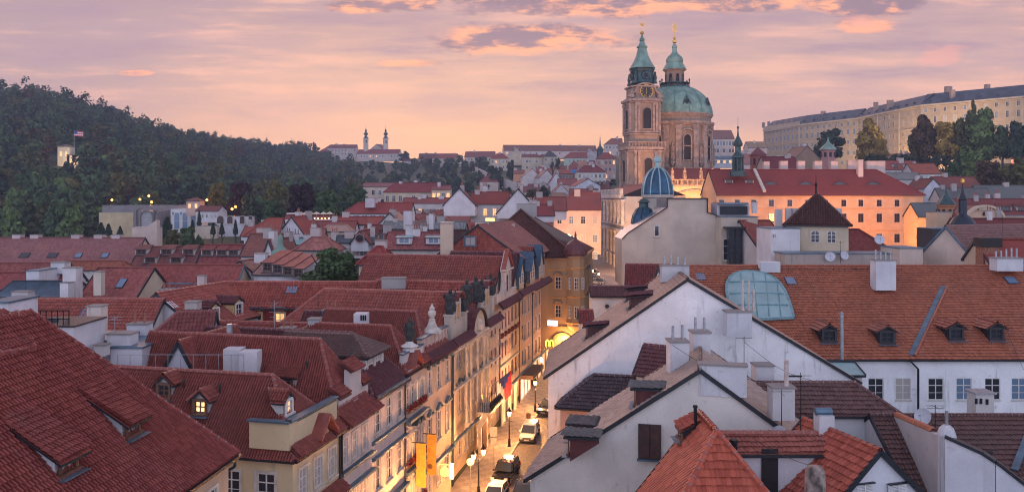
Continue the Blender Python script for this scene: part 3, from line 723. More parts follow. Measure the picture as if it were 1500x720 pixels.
# the wide dormer: white box, its own hipped roof
mb = MB(); a0, a1 = 57.2, 60.6; A = [fp(a0, 0, -1.0), fp(a1, 0, -1.0), fp(a1, 0, -6.4), fp(a0, 0, -6.4)]
for i, (p_, q_) in enumerate(zip(A, A[1:] + A[:1])): wallrect(mb, p_, q_, 13.4, 15.7, [(.5, 1.5, .8 + 13.3, 15.35), (1.9, 2.9, .8 + 13.3, 15.35)] if i == 0 else ())
dm = mb.build('dormer', plaster((.66, .62, .60), .2), hC.root)
for c_ in (1.0, 2.4): window(dm, fp(a0 + c_ * .974, 14.1, -1.0), faceangle(UD), 1.0, 1.25, glass=GL_PALE, sur=STONE)
rb = MB(); e = .35; E = [fp(a0 - e, 15.65, -1 + e), fp(a1 + e, 15.65, -1 + e), fp(a1 + e, 15.65, -8.2), fp(a0 - e, 15.65, -8.2)]; r0, r1_ = fp((a0 + a1) / 2, 16.9, -2.6), fp((a0 + a1) / 2, 16.9, -8.2)
slope(rb, [E[0], E[1], r0], 2, .12); slope(rb, [E[1], E[2], r1_, r0], 2, .12); slope(rb, [E[3], E[0], r0, r1_], 2, .12)
for q_ in (E[0], E[1]): ridgecap(rb, q_, r0, 2)
ridgecap(rb, r0, r1_, 2); rb.build('dormer_roof', roofmats((.17, .075, .065), 2, .8), dm)
hD = rowhouse('narrow pink stucco house with red geraniums at its windows and a white scrolled attic', 62.4, 66.9, 13.6, 480, 2.1, 7, wall=(.60, .46, .38), roof=TCRIM, lod=2,
    wins=[('r', 4, .62, 1.7, [1.5], {}), ('r', 4, .62, 2.2, [5.2], {}), ('r', 4, .62, 2., [9.], {})], sur=STONE)
ledge(hD, 13.5, .3); ledge(hD, 9.6, .5, .2, BLUEM); ledge(hD, 5.6, .4, .2, BLUEM)
mb = MB(); mb.beam(fp(62.5, 14.2, -.3), fp(66.9, 14.2, -.3), .35, 1.2); mb.beam(fp(62.4, 14.85, -.3), fp(67, 14.85, -.3), .5, .1, 1); mb.lathe(fp(64.2, 14.8, -.3), [(.7, 0), (.55, .25), (.75, .4), (.35, .6), (.2, .9)], 10)
mb.build('parapet', [plaster((.66, .62, .58), .2), BLUEM], hD.root); pentroof(hD, 13.55, .5, .45, TCRIM, 64.9, 66.9)
mb = MB(); mb.beam(fp(63.0, 13.7, .25), fp(64.0, 14.9, .25), .8, .16); mb.beam(fp(64.0, 14.9, .25), fp(65., 13.7, .25), .8, .16); mb.poly([fp(63.1, 13.6, .1), fp(64.9, 13.6, .1), fp(64, 14.8, .1)], 1)
mb.build('cornice_gable', [tile(TCRIM), plaster(PALEP, .2)], hD.root)
mb = MB()      # stucco scrolls between the windows
for z_ in (12.3, 8.9, 8.3, 5.0):
    for i in range(9): c_ = fp(62.8 + i * .47, z_ + .1 * math.sin(i * 2.1), .05); mb.lathe(c_, [(.02, -.14), (.13, -.05), (.11, .08), (.02, .15)], 6)
mb.build('stucco_ornament', STONE, hD.root)
mb = MB()
for d_ in (59.0 + 5.3, 65.3): 
    for s_ in (-1, 1): mb.beam(fp(d_ - .45, 8.95, .25), fp(d_, 9.45, .25), .5, .1); mb.beam(fp(d_, 9.45, .25), fp(d_ + .45, 8.95, .25), .5, .1)
mb.build('window_hood', BLUEM, hD.root)
hE = rowhouse('warm beige house with curved blue window hoods and a stone urn on its parapet', 66.9, 74.1, 13.3, 459, 2.1, 8.5, wall=(.58, .44, .33), roof=TCRIM, lod=2,
    wins=[('r', 3, .9, 1.9, [1.0], {'sur': STONE, 'hood': 'arc'}), ('r', 3, .9, 2.3, [5.0], {'sur': STONE, 'hood': 'tri'}), ('r', 3, .9, 2.3, [9.], {'sur': STONE})])
pentroof(hE, 13.25, .6, .55, TWINE); ledge(hE, 4.2, .35, .2, BLUEM); pipe(hE, 74., .5, 13.)
mb = MB(); mb.beam(fp(66.9, 14.55, -.5), fp(74, 14.55, -.5), .35, 1.3); mb.beam(fp(66.8, 15.25, -.5), fp(74, 15.25, -.5), .55, .12, 1)
for i in range(7): mb.box(fp(67.4 + i, 14.5, -.3), (.2, .12, 1.1), faceangle(UD))
mb.build('parapet', [plaster((.60, .45, .38), .25), BLUEM], hE.root)
mb = MB(); mb.lathe(fp(70.2, 15.3, -.5), [(.9, 0), (.85, .15), (.45, .5), (.28, 1.0), (.3, 1.1), (.18, 1.2), (.34, 1.5), (.36, 1.75), (.2, 1.95), (.26, 2.05), (.1, 2.3), (.02, 2.5)], 10, smooth=True); mb.build('urn', STONE, hE.root)
def merge(h, h2):
    for ch in list(h2.root.children):
        off = ROOTLOC[h2.root.name] - ROOTLOC[h.root.name]; ch.parent = h.root; ch.location = ch.location + off
    bpy.data.objects.remove(h2.root); h2.root = h.root
wF = lambda n: [('r', n, .95, 2.1, [1.2], {'sur': STONE, 'arch': True}), ('r', n, .95, 2.6, [5.0], {'sur': STONE, 'hood': 'arc'}), ('r', n, 1.0, 2.2, [9.7], {'sur': STONE, 'lit': .3})]
hF = rowhouse('ornate cream baroque palace with an arched roof pediment and an iron balcony', 74.1, 82.8, 13.4, 431, .9, 14, end='g', wall=OCHR, roof=TRED, lod=1, wins=wF(4), gl=0)
h2 = rowhouse('x', 82.8, 91.5, 13.4, 416, .9, 12, end='g', wall=OCHR, roof=TRED, lod=1, wins=wF(4)); merge(hF, h2); hF.d1 = 91.5
for a_, b_ in ((74.1, 80.2), (85.6, 91.5)): pentroof(hF, 13.35, .6, .6, TWINE, a_, b_)
ledge(hF, 13.2, .5, .3); ledge(hF, 12.75, .3, .2); ledge(hF, 9.1, .25); ledge(hF, 4.35, .3, .2, BLUEM); pipe(hF, 74.3, .5, 13.1)
for d_ in (74.7, 78.9, 80.4, 82.8, 85.2, 86.8, 91.): pilaster(hF, d_, 4.6, 12.6, .45)
mb = MB(); pr = None; P_ = []
for i in range(13):
    a_ = math.pi * i / 12; q_ = fp(82.9 - math.cos(a_) * 2.7, 13.2 + math.sin(a_) * 2.5, -.1); P_.append(fp(82.9 - math.cos(a_) * 2.6, 13.15 + math.sin(a_) * 2.4, .1))
    if pr: slope(mb, [pr + UP * .5, q_ + UP * .5, q_ - UP * 1.4, pr - UP * 1.4], 0, .14)
    pr = q_
mb.poly(P_, 4); mb.lathe(fp(82.9, 13.9, .05), [(.1, -.7), (.55, -.4), (.6, .1), (.35, .6), (.1, .8)], 8, 2)
o = mb.build('arched_pediment', roofmats(TWINE, 0), hF.root); o.data.materials[4] = plaster(OCHR, .25); o.data.materials[2] = STONE
for T_ in (((75.2, 76.4, 15.9), (76.4, 79.6, 15.2), (79.6, 80.4, 15.6), 77.6), ((85.4, 86.2, 15.7), (86.2, 89.8, 15.2), (89.8, 91., 15.9), 88.2)):
    mb = MB(); d_ = T_[3]; pr = None
    for a_, b_, zt in T_[:3]:
        mb.beam(fp(a_, (13.6 + zt) / 2, -.7), fp(b_, (13.6 + zt) / 2, -.7), .4 if zt < 15.5 else .7, zt - 13.6); mb.beam(fp(a_ - .05, zt + .08, -.7), fp(b_ + .05, zt + .08, -.7), .6 if zt < 15.5 else .9, .16)
    mb.box(fp(d_, 16.2, -.8), (1.7, .8, 2.2), faceangle(UD)); mb.box(fp(d_, 16.1, -.38), (.6, .1, 1.4), faceangle(UD), 1)
    for i in range(7):
        a_ = math.pi * i / 6; q_ = fp(d_ - math.cos(a_) * 1.1, 17.2 + math.sin(a_) * .8, -.7)
        if pr: mb.beam(pr, q_, 1.4, .14, 2)
        pr = q_
    mb.build('attic', [plaster((.56, .48, .40), .4), plain('ochre_niche', (.55, .30, .12), .8), tile(TWINE)], hF.root)
mb = MB()      # balcony on consoles over the portal
zb_ = 5.0; mb.beam(fp(82.4, zb_, .75), fp(86.6, zb_, .75), 1.5, .2)
for d_ in (82.6, 86.4): mb.beam(fp(d_, zb_ - 1.6, .2), fp(d_, zb_ - .1, 1.0), .4, .5)
mb.build('balcony', STONE, hF.root)
mb = MB()
for i in range(22): d_ = 82.4 + 4.2 * i / 21; mb.tube(fp(d_, zb_ + .1, 1.45), fp(d_, zb_ + .6, 1.62), .03, None, 4); mb.tube(fp(d_, zb_ + .6, 1.62), fp(d_, zb_ + 1.1, 1.45), .03, None, 4)
for z_ in (.12, .6, 1.1): mb.beam(fp(82.4, zb_ + z_, 1.46), fp(86.6, zb_ + z_, 1.46), .08, .07)
for i in range(5): mb.lathe(fp(82.7 + i * .9, zb_ + .65, 1.6), [(.02, -.4), (.25, -.1), (.25, .15), (.02, .4)], 7)
for d_ in (82.4, 86.6):
    for k in range(8): mb.tube(fp(d_, zb_ + .1, .1 + k * .19), fp(d_, zb_ + 1.1, .1 + k * .19), .03, None, 4)
mb.build('railing', IRON, hF.root)
mb = MB(); mb.box(fp(84.5, 2.6, .12), (2.6, .3, 4.), faceangle(UD), 0); mb.box(fp(84.5, 2.2, .28), (1.7, .1, 3.2), faceangle(UD), 1); mb.build('portal', [STONE, plain('dark_oak_door', (.05, .025, .015), .6)], hF.root)
hG = rowhouse('pinkish white house with dark red windows and a scrolled baroque gable', 91.5, 101.5, 14.5, 378, 1.0, 17, end='g', wall=(.62, .50, .43), roof=TCRIM, lod=1, fr=REDF,
    wins=[('r', 6, .8, 1.8, [1.6], {'fr': REDF, 'nx': 2}), ('r', 6, .8, 1.9, [5.0], {'fr': REDF}), ('r', 6, .8, 1.9, [8.4], {'fr': REDF})])
pentroof(hG, 14.4, .6, .6, TWINE); ledge(hG, 11.2, .2, .14, BLUEM); ledge(hG, 7.7, .2, .14, BLUEM); ledge(hG, 4.5, .3, .16, BLUEM); pipe(hG, 91.7, 1, 14.)
for d_ in (93.5, 96.5, 99.5): shopfront(hG, d_, 1.7, 2.9)
mb = MB(); c_ = 96.5; prof = [(-2.9, 0), (-2.6, .9), (-1.9, 1.3), (-1.6, 2.2), (-1.55, 3.4), (-1.9, 3.5), (-1.9, 3.8), (0, 5.9), (1.9, 3.8), (1.9, 3.5), (1.55, 3.4), (1.6, 2.2), (1.9, 1.3), (2.6, .9), (2.9, 0)]
for o_, f_ in ((-.2, 1), (-.6, 0)):
    P_ = [fp(c_ + a_, 14.8 + b_, o_) for a_, b_ in prof]; mb.poly(P_ if not f_ else P_[::-1], 0, n=UP if f_ else -UP)
for (a_, b_), (e_, g_) in zip(prof, prof[1:]): mb.poly([fp(c_ + a_, 14.8 + b_, -.2), fp(c_ + e_, 14.8 + g_, -.2), fp(c_ + e_, 14.8 + g_, -.6), fp(c_ + a_, 14.8 + b_, -.6)], 0)
mb.beam(fp(c_ - 2.1, 18.5, -.1), fp(c_ + 2.1, 18.5, -.1), .5, .2, 1)
for s_ in (-1, 1): mb.beam(fp(c_ + s_ * 2.1, 18.6, -.15), fp(c_, 20.9, -.15), .5, .22, 2); mb.box(fp(c_ + s_ * 1.25, 16.6, -.12), (.3, .2, 3.2), faceangle(UD), 1)
mb.beam(fp(91.6, 15.3, -.4), fp(101.4, 15.3, -.4), .35, .9, 0); mb.beam(fp(91.6, 15.8, -.4), fp(101.4, 15.8, -.4), .5, .1, 1)
mb.build('scrolled_gable', [plaster((.62, .50, .43), .3), STONE, tile(TCRIM)], hG.root); window(hG.root, fp(c_, 15.9, -.12), faceangle(UD), .7, 1.9, fr=REDF)
hH = rowhouse('orange beige house with paired brown windows and a small pilastered attic gable', 101.5, 109.5, 14.8, 372, 1., 9, end='g', wall=(.60, .42, .26), roof=TWINE, lod=1, fr=BROWNF,
    wins=[('r', 4, 1.1, 1.9, [1.6], {'fr': BROWNF, 'nx': 3}), ('r', 4, 1.1, 1.9, [5.], {'fr': BROWNF, 'nx': 3}), ('r', 4, 1.1, 1.9, [8.4], {'fr': BROWNF, 'nx': 3})])
hI = rowhouse('salmon house with two steep blue metal clad dormer gables, farthest in the left row', 109.5, 122., 14.6, 363, 1.2, 9, end='g', wall=(.60, .37, .26), roof=TCRIM, lod=1, fr=BROWNF,
    wins=[('r', 5, 1.0, 2.0, [1.5], {'sur': STONE}), ('r', 5, 1.0, 2.1, [5.], {'sur': STONE}), ('r', 5, 1.0, 2., [8.4], {'sur': STONE})])
for h_ in (hH, hI):
    pentroof(h_, h_.ze - .1, .6, .55, TWINE); ledge(h_, 4.6, .3, .2, BLUEM); pipe(h_, h_.d0 + .2, 1, 14.)
def bluegable(h, d_, w, z0, zt, col, trimc=plain('slate_blue_cladding', (.045, .085, .135), .45, .3)):
    mb = MB(); zm = z0 + (zt - z0) * .45; a_ = w / 2; o_ = -.5
    mb.poly([fp(d_ - a_, z0, o_), fp(d_ + a_, z0, o_), fp(d_ + a_, zm, o_), fp(d_, zt, o_), fp(d_ - a_, zm, o_)], 0, n=UP)
    for s_ in (-1, 1):
        mb.poly([fp(d_ + s_ * a_, z0, o_), fp(d_ + s_ * a_, z0, -2.4), fp(d_ + s_ * a_, zm, -2.4), fp(d_ + s_ * a_, zm, o_)], 1, n=UD * s_)
        mb.poly([fp(d_ + s_ * (a_ + .2), zm - .25, o_ + .25), fp(d_ + s_ * (a_ + .2), zm - .25, -2.6), fp(d_, zt + .12, -2.6), fp(d_, zt + .12, o_ + .25)], 1, n=(UD * s_ + V((0, 0, 1))))
    d0 = mb.build('dormer', [plaster(col, .2), trimc], h.root)
    for s_ in (-.5, .5): window(d0, fp(d_ + s_ * w * .5, z0 + .6, o_ + .08), faceangle(UD), w * .28, (zm - z0) * .75, glass=GL_DARK, nx=1)
bluegable(hH, 105.6, 2.6, 15.2, 19.2, (.60, .45, .28)); bluegable(hI, 112.6, 3.0, 15.2, 19.4, (.62, .45, .34)); bluegable(hI, 118.5, 3.0, 15.2, 20.0, (.62, .45, .34))
shop = MB(); shop.beam(fp(102, 4.3, 1.0), fp(109, 4.3, 1.0), 1.6, .5); shop.build('shop_awning', plain('brown_awning', (.09, .05, .035), .7), hH.root)
for d_ in (103.5, 105.5, 107.5): shopfront(hH, d_, 1.8, 3.3, arch=False, glass=litglass('bright_shop', (1., .55, .36), 2.2))
for d_ in (111.5, 114.5, 117.5, 120.5): shopfront(hI, d_, 1.8, 3.0)
# ------------------------------------------------------------------ corner house closing the street, with its oriel tower and arcade
J = [pd(803, 0, 128), pd(845, 0, 127), pd(857, 0, 134), pd(868, 0, 150), pd(690, 0, 152), pd(690, 0, 131)]
for j_ in J: j_.z = 0
OCJ = (.37, .25, .14)
rJ = thing('corner_house', (7, 135, 1.5), 'ochre corner house with lit arcade, domed oriel tower and huge dark brown roof', 'house')
mb = MB(); zc = 17.6; sp_ = []
def wallpx(mb, a, b, z0, z1, wins, root, fr=WHITEF, sur=STONE, glass=None, depth=.2, put=True):
    """wall between two ground points with windows [(u, z, w, h, kw)]"""
    wallrect(mb, a, b, z0, z1, [(u - w / 2, u + w / 2, z_, z_ + h_) for u, z_, w, h_, *k in wins], depth)
    t = (V((b[0], b[1], 0)) - V((a[0], a[1], 0))).normalized(); out = []
    for u, z_, w, h_, *k in wins: out.append((V((a[0], a[1], z_)) + t * u, faceangle(t), w, h_, k[0] if k else {}))
    return out
L0 = (J[1] - J[0]).to_2d().length; W_ = []
a = J[0]
W_ += wallpx(mb, J[5], J[0], 1, zc, [], rJ)
W_ += wallpx(mb, J[0], J[1], 1, zc, [(1.6, 12.6, .9, 1.9), (3.6, 12.6, .9, 1.9), (1.6, 8.1, .9, 1.9), (3.6, 8.1, .9, 1.9)] , rJ)
W_ += wallpx(mb, J[1], J[2], 1, zc, [(3.5, 12.6, .9, 1.9), (3.5, 8.1, .9, 1.9)], rJ)
W_ += wallpx(mb, J[2], J[3], 1, zc, [(4, 12.6, .9, 1.9), (8, 12.6, .9, 1.9), (4, 8.1, .9, 1.9), (8, 8.1, .9, 1.9)], rJ)
wallrect(mb, J[3], J[4], 1, zc); wallrect(mb, J[4], J[5], 1, zc)
mb.build('wall', plaster(OCJ, .3), rJ)
for P_, a_, w, h_, k in W_: window(rJ, P_, a_, w, h_, sur=plain('ochre_trim', (.50, .27, .10), .8), glass=GL_DARK, hood='arc')
mb = MB()      # arcade: two lit arches in front of the ground floor
t = (J[1] - J[0]).normalized(); nf = V((t.y, -t.x, 0))
for c_, w in ((2.3, 3.0),):
    pts = [J[0] + t * (c_ + math.cos(q) * w / 2) + V((0, 0, 4.0 + math.sin(q) * w / 2)) for q in [math.pi * i / 14 for i in range(15)]] + [J[0] + t * (c_ - w / 2) + V((0, 0, 1.7)), J[0] + t * (c_ + w / 2) + V((0, 0, 1.7))]
    mb.poly([p + nf * .05 for p in pts], 0, n=nf)
    for p, q in zip(pts[:14], pts[1:15]): mb.beam(V((p.x, p.y, p.z)) + nf * .1, V((q.x, q.y, q.z)) + nf * .1, .25, .35, 1)
mb.build('arcade_arch', [litglass('lit_arcade', (1., .5, .17), .7), plain('ochre_trim', (.5, .27, .1))], rJ)
mb = MB()
for z_ in (6.6, 11.2, 15.6, 17.5):
    pts = [p for p in J[:4]]
    for p, q in zip(pts, pts[1:]): n_ = V(((q - p).y, -(q - p).x, 0)).normalized(); o_ = .15 if z_ < 17 else .35; mb.beam(V((p.x, p.y, z_)) + n_ * o_ / 2, V((q.x, q.y, z_)) + n_ * o_ / 2, o_, .3 if z_ > 17 else .18)
mb.build('cornice', plain('ochre_trim', (.5, .27, .1)), rJ)
oc = pd(841, 0, 127.2); oc.z = 0; mb = MB(); oc = pd(843, 0, 127.6); oc.z = 0; mb.lathe(oc, [(.4, 5.6), (1.1, 6.4), (1.45, 6.8), (1.45, 17.5), (1.7, 17.6), (1.7, 17.9)], 8, 0, math.pi / 8, False)
for z_ in (7.2, 11.3, 15.8): mb.lathe(oc, [(1.48, z_), (1.6, z_ + .1), (1.6, z_ + .25), (1.48, z_ + .3)], 8, 1, math.pi / 8, False)
ori = mb.build('oriel', [plaster(OCJ, .3), plain('ochre_trim', (.5, .27, .1))], rJ)
for k in range(-3, 1):
    a_ = math.pi / 8 + k * math.pi / 4 - math.pi / 8 ; nn = V((math.cos(a_), math.sin(a_), 0)); P_ = oc + nn * (1.45 * math.cos(math.pi / 8) + .02)
    for z_ in (12.6, 8.1): window(ori, P_ + V((0, 0, z_)), wang(nn), .65, 1.9, sur=None, glass=GL_DARK, far=True)
mb = MB(); mb.lathe(oc, [(1.85, 17.9), (1.8, 18.1), (1.95, 18.2), (1.85, 18.9), (1.4, 19.7), (.75, 20.2), (.25, 20.5), (.14, 20.9), (.2, 21.1), (.03, 21.7)], 16); mb.build('cupola', plain('dark_red_sheet_dome', (.10, .028, .03), .5), rJ)
rb = MB(); ap, ap2 = pd(763, 307, 143), pd(766, 309, 150)
E_ = [pd(688, 366, 130.5), pd(806, 366, 127), pd(845, 368, 126.5), pd(870, 0, 150), pd(688, 0, 153)]
for e_ in E_: e_.z = zc + .1
slope(rb, [E_[0], E_[1], E_[2], ap], 1); slope(rb, [E_[2], E_[3], ap2, ap], 1); slope(rb, [E_[3], E_[4], ap2], 0); slope(rb, [E_[4], E_[0], ap, ap2], 0)
for e_ in E_[:1] + E_[2:3]: ridgecap(rb, e_ + V((0, 0, .1)), ap + V((0, 0, .1)), 1)
rJr = rb.build('roof', roofmats(TBRN, 1, .3), rJ)
chpx(rJr, 735, 754, 328, 366, 129, 1.2, mat=plaster((.62, .56, .50), .3), cap=False)
chpx(rJr, 757, 783, 299, 322, 148, 1.5, mat=plaster((.42, .39, .37), .5))
mb = MB(); c_ = pd(783, 350, 136); mb.box(c_, (1.6, 1.6, .9)); mb.build('roof_hatch', plain('dark_hatch', (.05, .02, .018)), rJr)

# ------------------------------------------------------------------ right side of the street
def toP(x_, y_, z_): return V((x_, y_, z_))
PALEW = (.66, .66, .68)
a = V((14.5, 66.4, 20.2)); hR1 = house('big white blank gable house with pinkish tiled slope along the street', a, a + V((.085, .996, 0)) * 11.2, 12.1, 11.5, 'gg', 0, nf=-UP, hwb=13.6, wall=(.84, .84, .85), roof=(.40, .20, .15), lod=3, og=.1, stain=.55, age=.7)  # pinkish roof colour has the sky's grazing sheen painted in
UPm = -UP
def bargeboard(h, w=.28): pass
for px_, py_, w in ((862, 494, 2.6), (925, 451, 3.0), (921, 439, 3.0)):
    dormer(hR1, hit(hR1, px_, py_), UPm, 1.5, 1.1, 'shed', roofc=TWINE, lod=1, ts=.12, ov=.3, wallm=plain('dark_red_dormer_wood', (.07, .02, .018)), glass=GL_DARK)
for x0_, x1_, yt, yb_, d_, np_ in ((968, 1008, 389, 412, 72, 4),): chpx(hR1.roof, x0_, x1_, yt, yb_, d_, 1.0, mat=plaster((.52, .52, .54), .3), pots=np_, potm=STEEL)
chpx(hR1.roof, 1062, 1098, 456, 492, 64.2, 1.3, mat=plaster((.58, .59, .62), .45))
mb = MB()
for px_, yt, yb_ in ((1088, 410, 455), (1097, 410, 455), (1104, 424, 455)): p = pd(px_, yb_, 64.2); q = pd(px_, yt, 64.2); mb.tube(p, q, .11, .10, 8); mb.tube(p, p + V((0, 0, .3)), .16, .13, 8)
mb.build('flue', plain('pale_clay_flue', (.5, .42, .38)), hR1.roof)
a = V((10.95, 46.8, 16.9)); hR2 = house('stained beige gable house with a brown shutter and three grey tiled dormers beside the street', a, a + UD * 8.6, 9.9, 10.1, 'gg', -2, nf=-UP, wall=(.70, .66, .61), roof=(.36, .22, .18), lod=3, og=.12, stain=.6, age=.6)
mb = MB(); c_ = pd(951, 671, 47.42); t = UP; b0 = c_ - t * .68 + V((0, 0, 0)); mb.box(c_ + V((0, -.12, 1.02)), (1.32, .12, 2.05), wang((-UD)), 0)
for k in (-.33, .33): mb.box(c_ + UP * k + V((0, -.22, 1.02)) - UD * .0, (.6, .06, 1.9), wang(-UD), 0)
mb.box(c_ + V((0, -.25, -.03)), (1.5, .3, .08), wang(-UD), 1); mb.build('shutter', [plain('dark_brown_shutter', (.05, .022, .018), .7, var=.4), BLUEM], hR2.root)
for px_, py_, lab in ((838, 662, 0), (840, 641, 1), (934, 592, 2)):
    dormer(hR2, hit(hR2, px_, py_), UPm, 1.5, 1.15, 'shed', roofc=TGREY, lod=3, ts=.02, ov=.25, wallm=plain('dark_red_dormer_wood2', (.10, .02, .02)), glass=GL_DARK)
# chimneys and parapet blocks along the ridge of the stained gable house
chpx(hR2.roof, 979, 1006, 499, 546, 52, 1.4, mat=plaster((.62, .62, .64), .3), pots=2, potm=STEEL)
chpx(hR2.roof, 1012, 1038, 486, 528, 54, 1.2, mat=plaster((.58, .58, .60), .4), pots=2, potm=STEEL)
chpx(hR2.roof, 1025, 1092, 534, 578, 46.83, .8, ang=math.atan2(-.227, .974), mat=plaster((.62, .63, .66), .55), label='broad stained chimney block on the ridge')
chpx(hR2.roof, 1128, 1160, 566, 612, 46.2, 1.0, mat=plaster((.55, .54, .54), .8))
chpx(hR2.roof, 1104, 1130, 534, 575, 57, 1.2, mat=plaster((.6, .6, .62), .3))
mb = MB(); mb.tube(pd(1152, 570, 46), pd(1152, 527, 46), .13, None, 8); mb.build('flue', plain('pale_clay_flue', (.5, .42, .38)), hR2.roof)
hR3 = HF('low house with violet tiles and red hip between the two white gables', 820, 965, 552, 597, 63.2, tan=.75, rot=-13, ends='hg', yb=720, wall=(.55, .36, .30), roof=(.075, .045, .052), lod=3)
hR3b = HF('small brown tiled roof between the two white gables, near their chimneys', 930, 1010, 510, 548, 60, tan=.8, rot=-30, ends='gg', wall=(.6, .58, .56), roof=TWINE, lod=3)
# bright red hipped roof at the bottom
hR4 = house('bright orange red hipped roof with black flues at the bottom edge', V((9.75, 38.3, 15.8)), V((9.72, 41.4, 15.8)), 11.3, 3.55, 'hg', 2, wall=(.6, .58, .56), roof=(.42, .075, .04), lod=3, oh=.2, age=.25, hipk=.9)
p = hit(hR4, 1000, 642); dormer(hR4, p, hR4.n, 1.0, .65, 'shed', roofc=(.40, .08, .05), lod=2, ts=.5, wallm=DARKM, glass=GL_DARK)
mb = MB(); q = hit(hR4, 1019, 628); mb.tube(q - V((0, 0, .4)), pd(1018.5, 596, q.y), .09, None, 8, 0); mb.tube(pd(1018.5, 596, q.y), pd(1018.5, 593, q.y), .13, .12, 8, 0); mb.build('flue', IRON, hR4.roof)
mb = MB(); q = pd(1075, 684, 39.2); mb.tube(q, pd(1075, 647, 39.2), .17, None, 10, 0); mb.tube(pd(1075, 647, 39.2), pd(1075, 643, 39.2), .22, .2, 10, 0); mb.box(q, (.9, .6, .1), 0, 1); mb.build('flue', [IRON, BLUEM], hR4.roof)
hR5 = HF('small white annex with a dark doorway and a low red tiled roof', 1066, 1222, 641, 664, 40.2, tan=.45, rot=0, yb=760, wall=(.58, .58, .60), roof=(.30, .075, .055), lod=3, oh=.15, age=.6, stain=.25)
mb = MB(); c_ = pd(1128, 760, 40.1); mb.box(c_ + V((0, .05, 1.75)), (.80, .12, 3.5)); mb.build('door', plain('black_doorway', (.012, .011, .012), .8), hR5.root)
hR6 = house('red tiled gable house with two white louvred shutters at the lower right', V((17.3, 37.9, 15)), V((15.75, 43.2, 15)), 10.9, 4.5, 'gg', 3, wall=(.60, .60, .64), roof=(.36, .075, .045), lod=3, og=.12, oh=.25, age=.3, stain=.15)
dr = (V((17.3, 37.9, 0)) - V((15.75, 43.2, 0))).normalized()
for px_ in (1264, 1313):
    mb = MB(); c_ = pd(px_, 716, 37.9 + (px_ - 1287) * .008) + dr * .06
    mb.box(c_, (1.0, .08, .62), wang(dr), 0); mb.box(c_ + dr * .06 + V((0, 0, .32)), (1.1, .18, .05), wang(dr), 1)
    for k in range(9): mb.box(c_ + dr * .07 + V((0, 0, -.28 + k * .07)), (.9, .05, .03), wang(dr), 0)
    mb.box(c_ + dr * .08, (.06, .07, .62), wang(dr), 0); mb.build('shutter', [plain('white_louvre', (.62, .62, .62), .6, var=.1), DARKM], hR6.root)
c_ = pd(1194, 690, 33.5); mb = MB(); mb.lathe(V((c_.x, c_.y, 0)), [(.42, 12), (.42, c_.z - .5), (.40, c_.z), (.30, c_.z + .2), (.28, c_.z + .22)], 8, 0, .4, False); mb.build('chimney', plain('weathered_brick_chimney', (.22, .17, .15), .9, var=.8, scale=2.5), hR6.roof)
chpx(hR6.roof, 1196, 1218, 606, 640, 41.6, .8, mat=plaster((.58, .58, .60), .3), cap=False)
mb = MB(); c_ = pd(1206, 602, 41.6); mb.tube(c_ - V((.42, 0, 0)), c_ + V((.42, 0, 0)), .2, None, 10); mb.build('chimney_cowl', BLUEM, hR6.roof)
hR7 = HF('house with a greyish purple hipped tile roof above a stained grey wall', 1120, 1320, 563, 609, 52, tan=.7, ends='gh', yb=760, wall=(.52, .53, .55), roof=(.13, .055, .05), lod=3, oh=.1, stain=.9, age=.9)
hR7b = HF('house with a broad dark brown tiled roof at the right edge', 1328, 1600, 611, 720, 46.5, tan=.62, yb=790, wall=(.55, .55, .57), roof=(.11, .042, .036), lod=3, age=.7, og=0)
r_ = thing('firewall', pd(1380, 760, 46), 'stepped white and grey stained firewall descending with tile coping at the right', 'wall')
def slab(mb, pts, zb, th, m=0):
    """wall of thickness th under a line of top points"""
    for p, q in zip(pts, pts[1:]):
        t = (V((q.x, q.y, 0)) - V((p.x, p.y, 0))); L_ = t.length; t.normalize(); n_ = V((t.y, -t.x, 0)) * th / 2
        f = lambda v, s_, z_=None: V((v.x, v.y, v.z if z_ is None else z_)) + n_ * s_
        mb.poly([f(p, 1, zb), f(q, 1, zb), f(q, 1), f(p, 1)], m); mb.poly([f(q, -1, zb), f(p, -1, zb), f(p, -1), f(q, -1)], m); mb.poly([f(p, 1), f(q, 1), f(q, -1), f(p, -1)], m)
        mb.poly([f(p, -1, zb), f(p, 1, zb), f(p, 1), f(p, -1)], m); mb.poly([f(q, 1, zb), f(q, -1, zb), f(q, -1), f(q, 1)], m)
A_ = [pd(1314, 609, 51.2), pd(1384, 639, 44.6)]; B_ = [A_[1], pd(1440, 664, 43.8), pd(1458, 676, 43.5), pd(1520, 724, 42.8)]
mb = MB(); slab(mb, A_, 2, .4); mb.build('side_wall', plaster((.50, .50, .50), 1.), r_)
mb = MB(); slab(mb, B_, 2, .4); mb.build('end_wall', plaster((.64, .65, .69), .3), r_)
mb = MB()
for i in range(26): p = A_[0].lerp(A_[1], i / 26 * .8); q = A_[0].lerp(A_[1], (i + 1) / 26 * .8); mb.tube(p + V((0, 0, .05)), q + V((0, 0, .05)), .24, .2, 7, 0, False)
mb.build('coping', tile((.40, .11, .06)), r_)
mb = MB()
for p, q in zip(B_, B_[1:]): mb.beam(p + V((0, 0, .06)), q + V((0, 0, .06)), .6, .16)
mb.build('flashing', DARKM, r_)
mb = MB(); c_ = pd(1392, 622, 44.9); mb.lathe(V((c_.x - .2, c_.y, 0)), [(.5, 10), (.5, c_.z - .5), (.4, c_.z - .2), (.2, c_.z)], 8); mb.tube(c_ + V((-.2, 0, 0)), c_ + V((-.2, 0, .8)), .09, None, 8, 1); mb.build('chimney', [plaster((.6, .6, .62), .6), STEEL], r_)
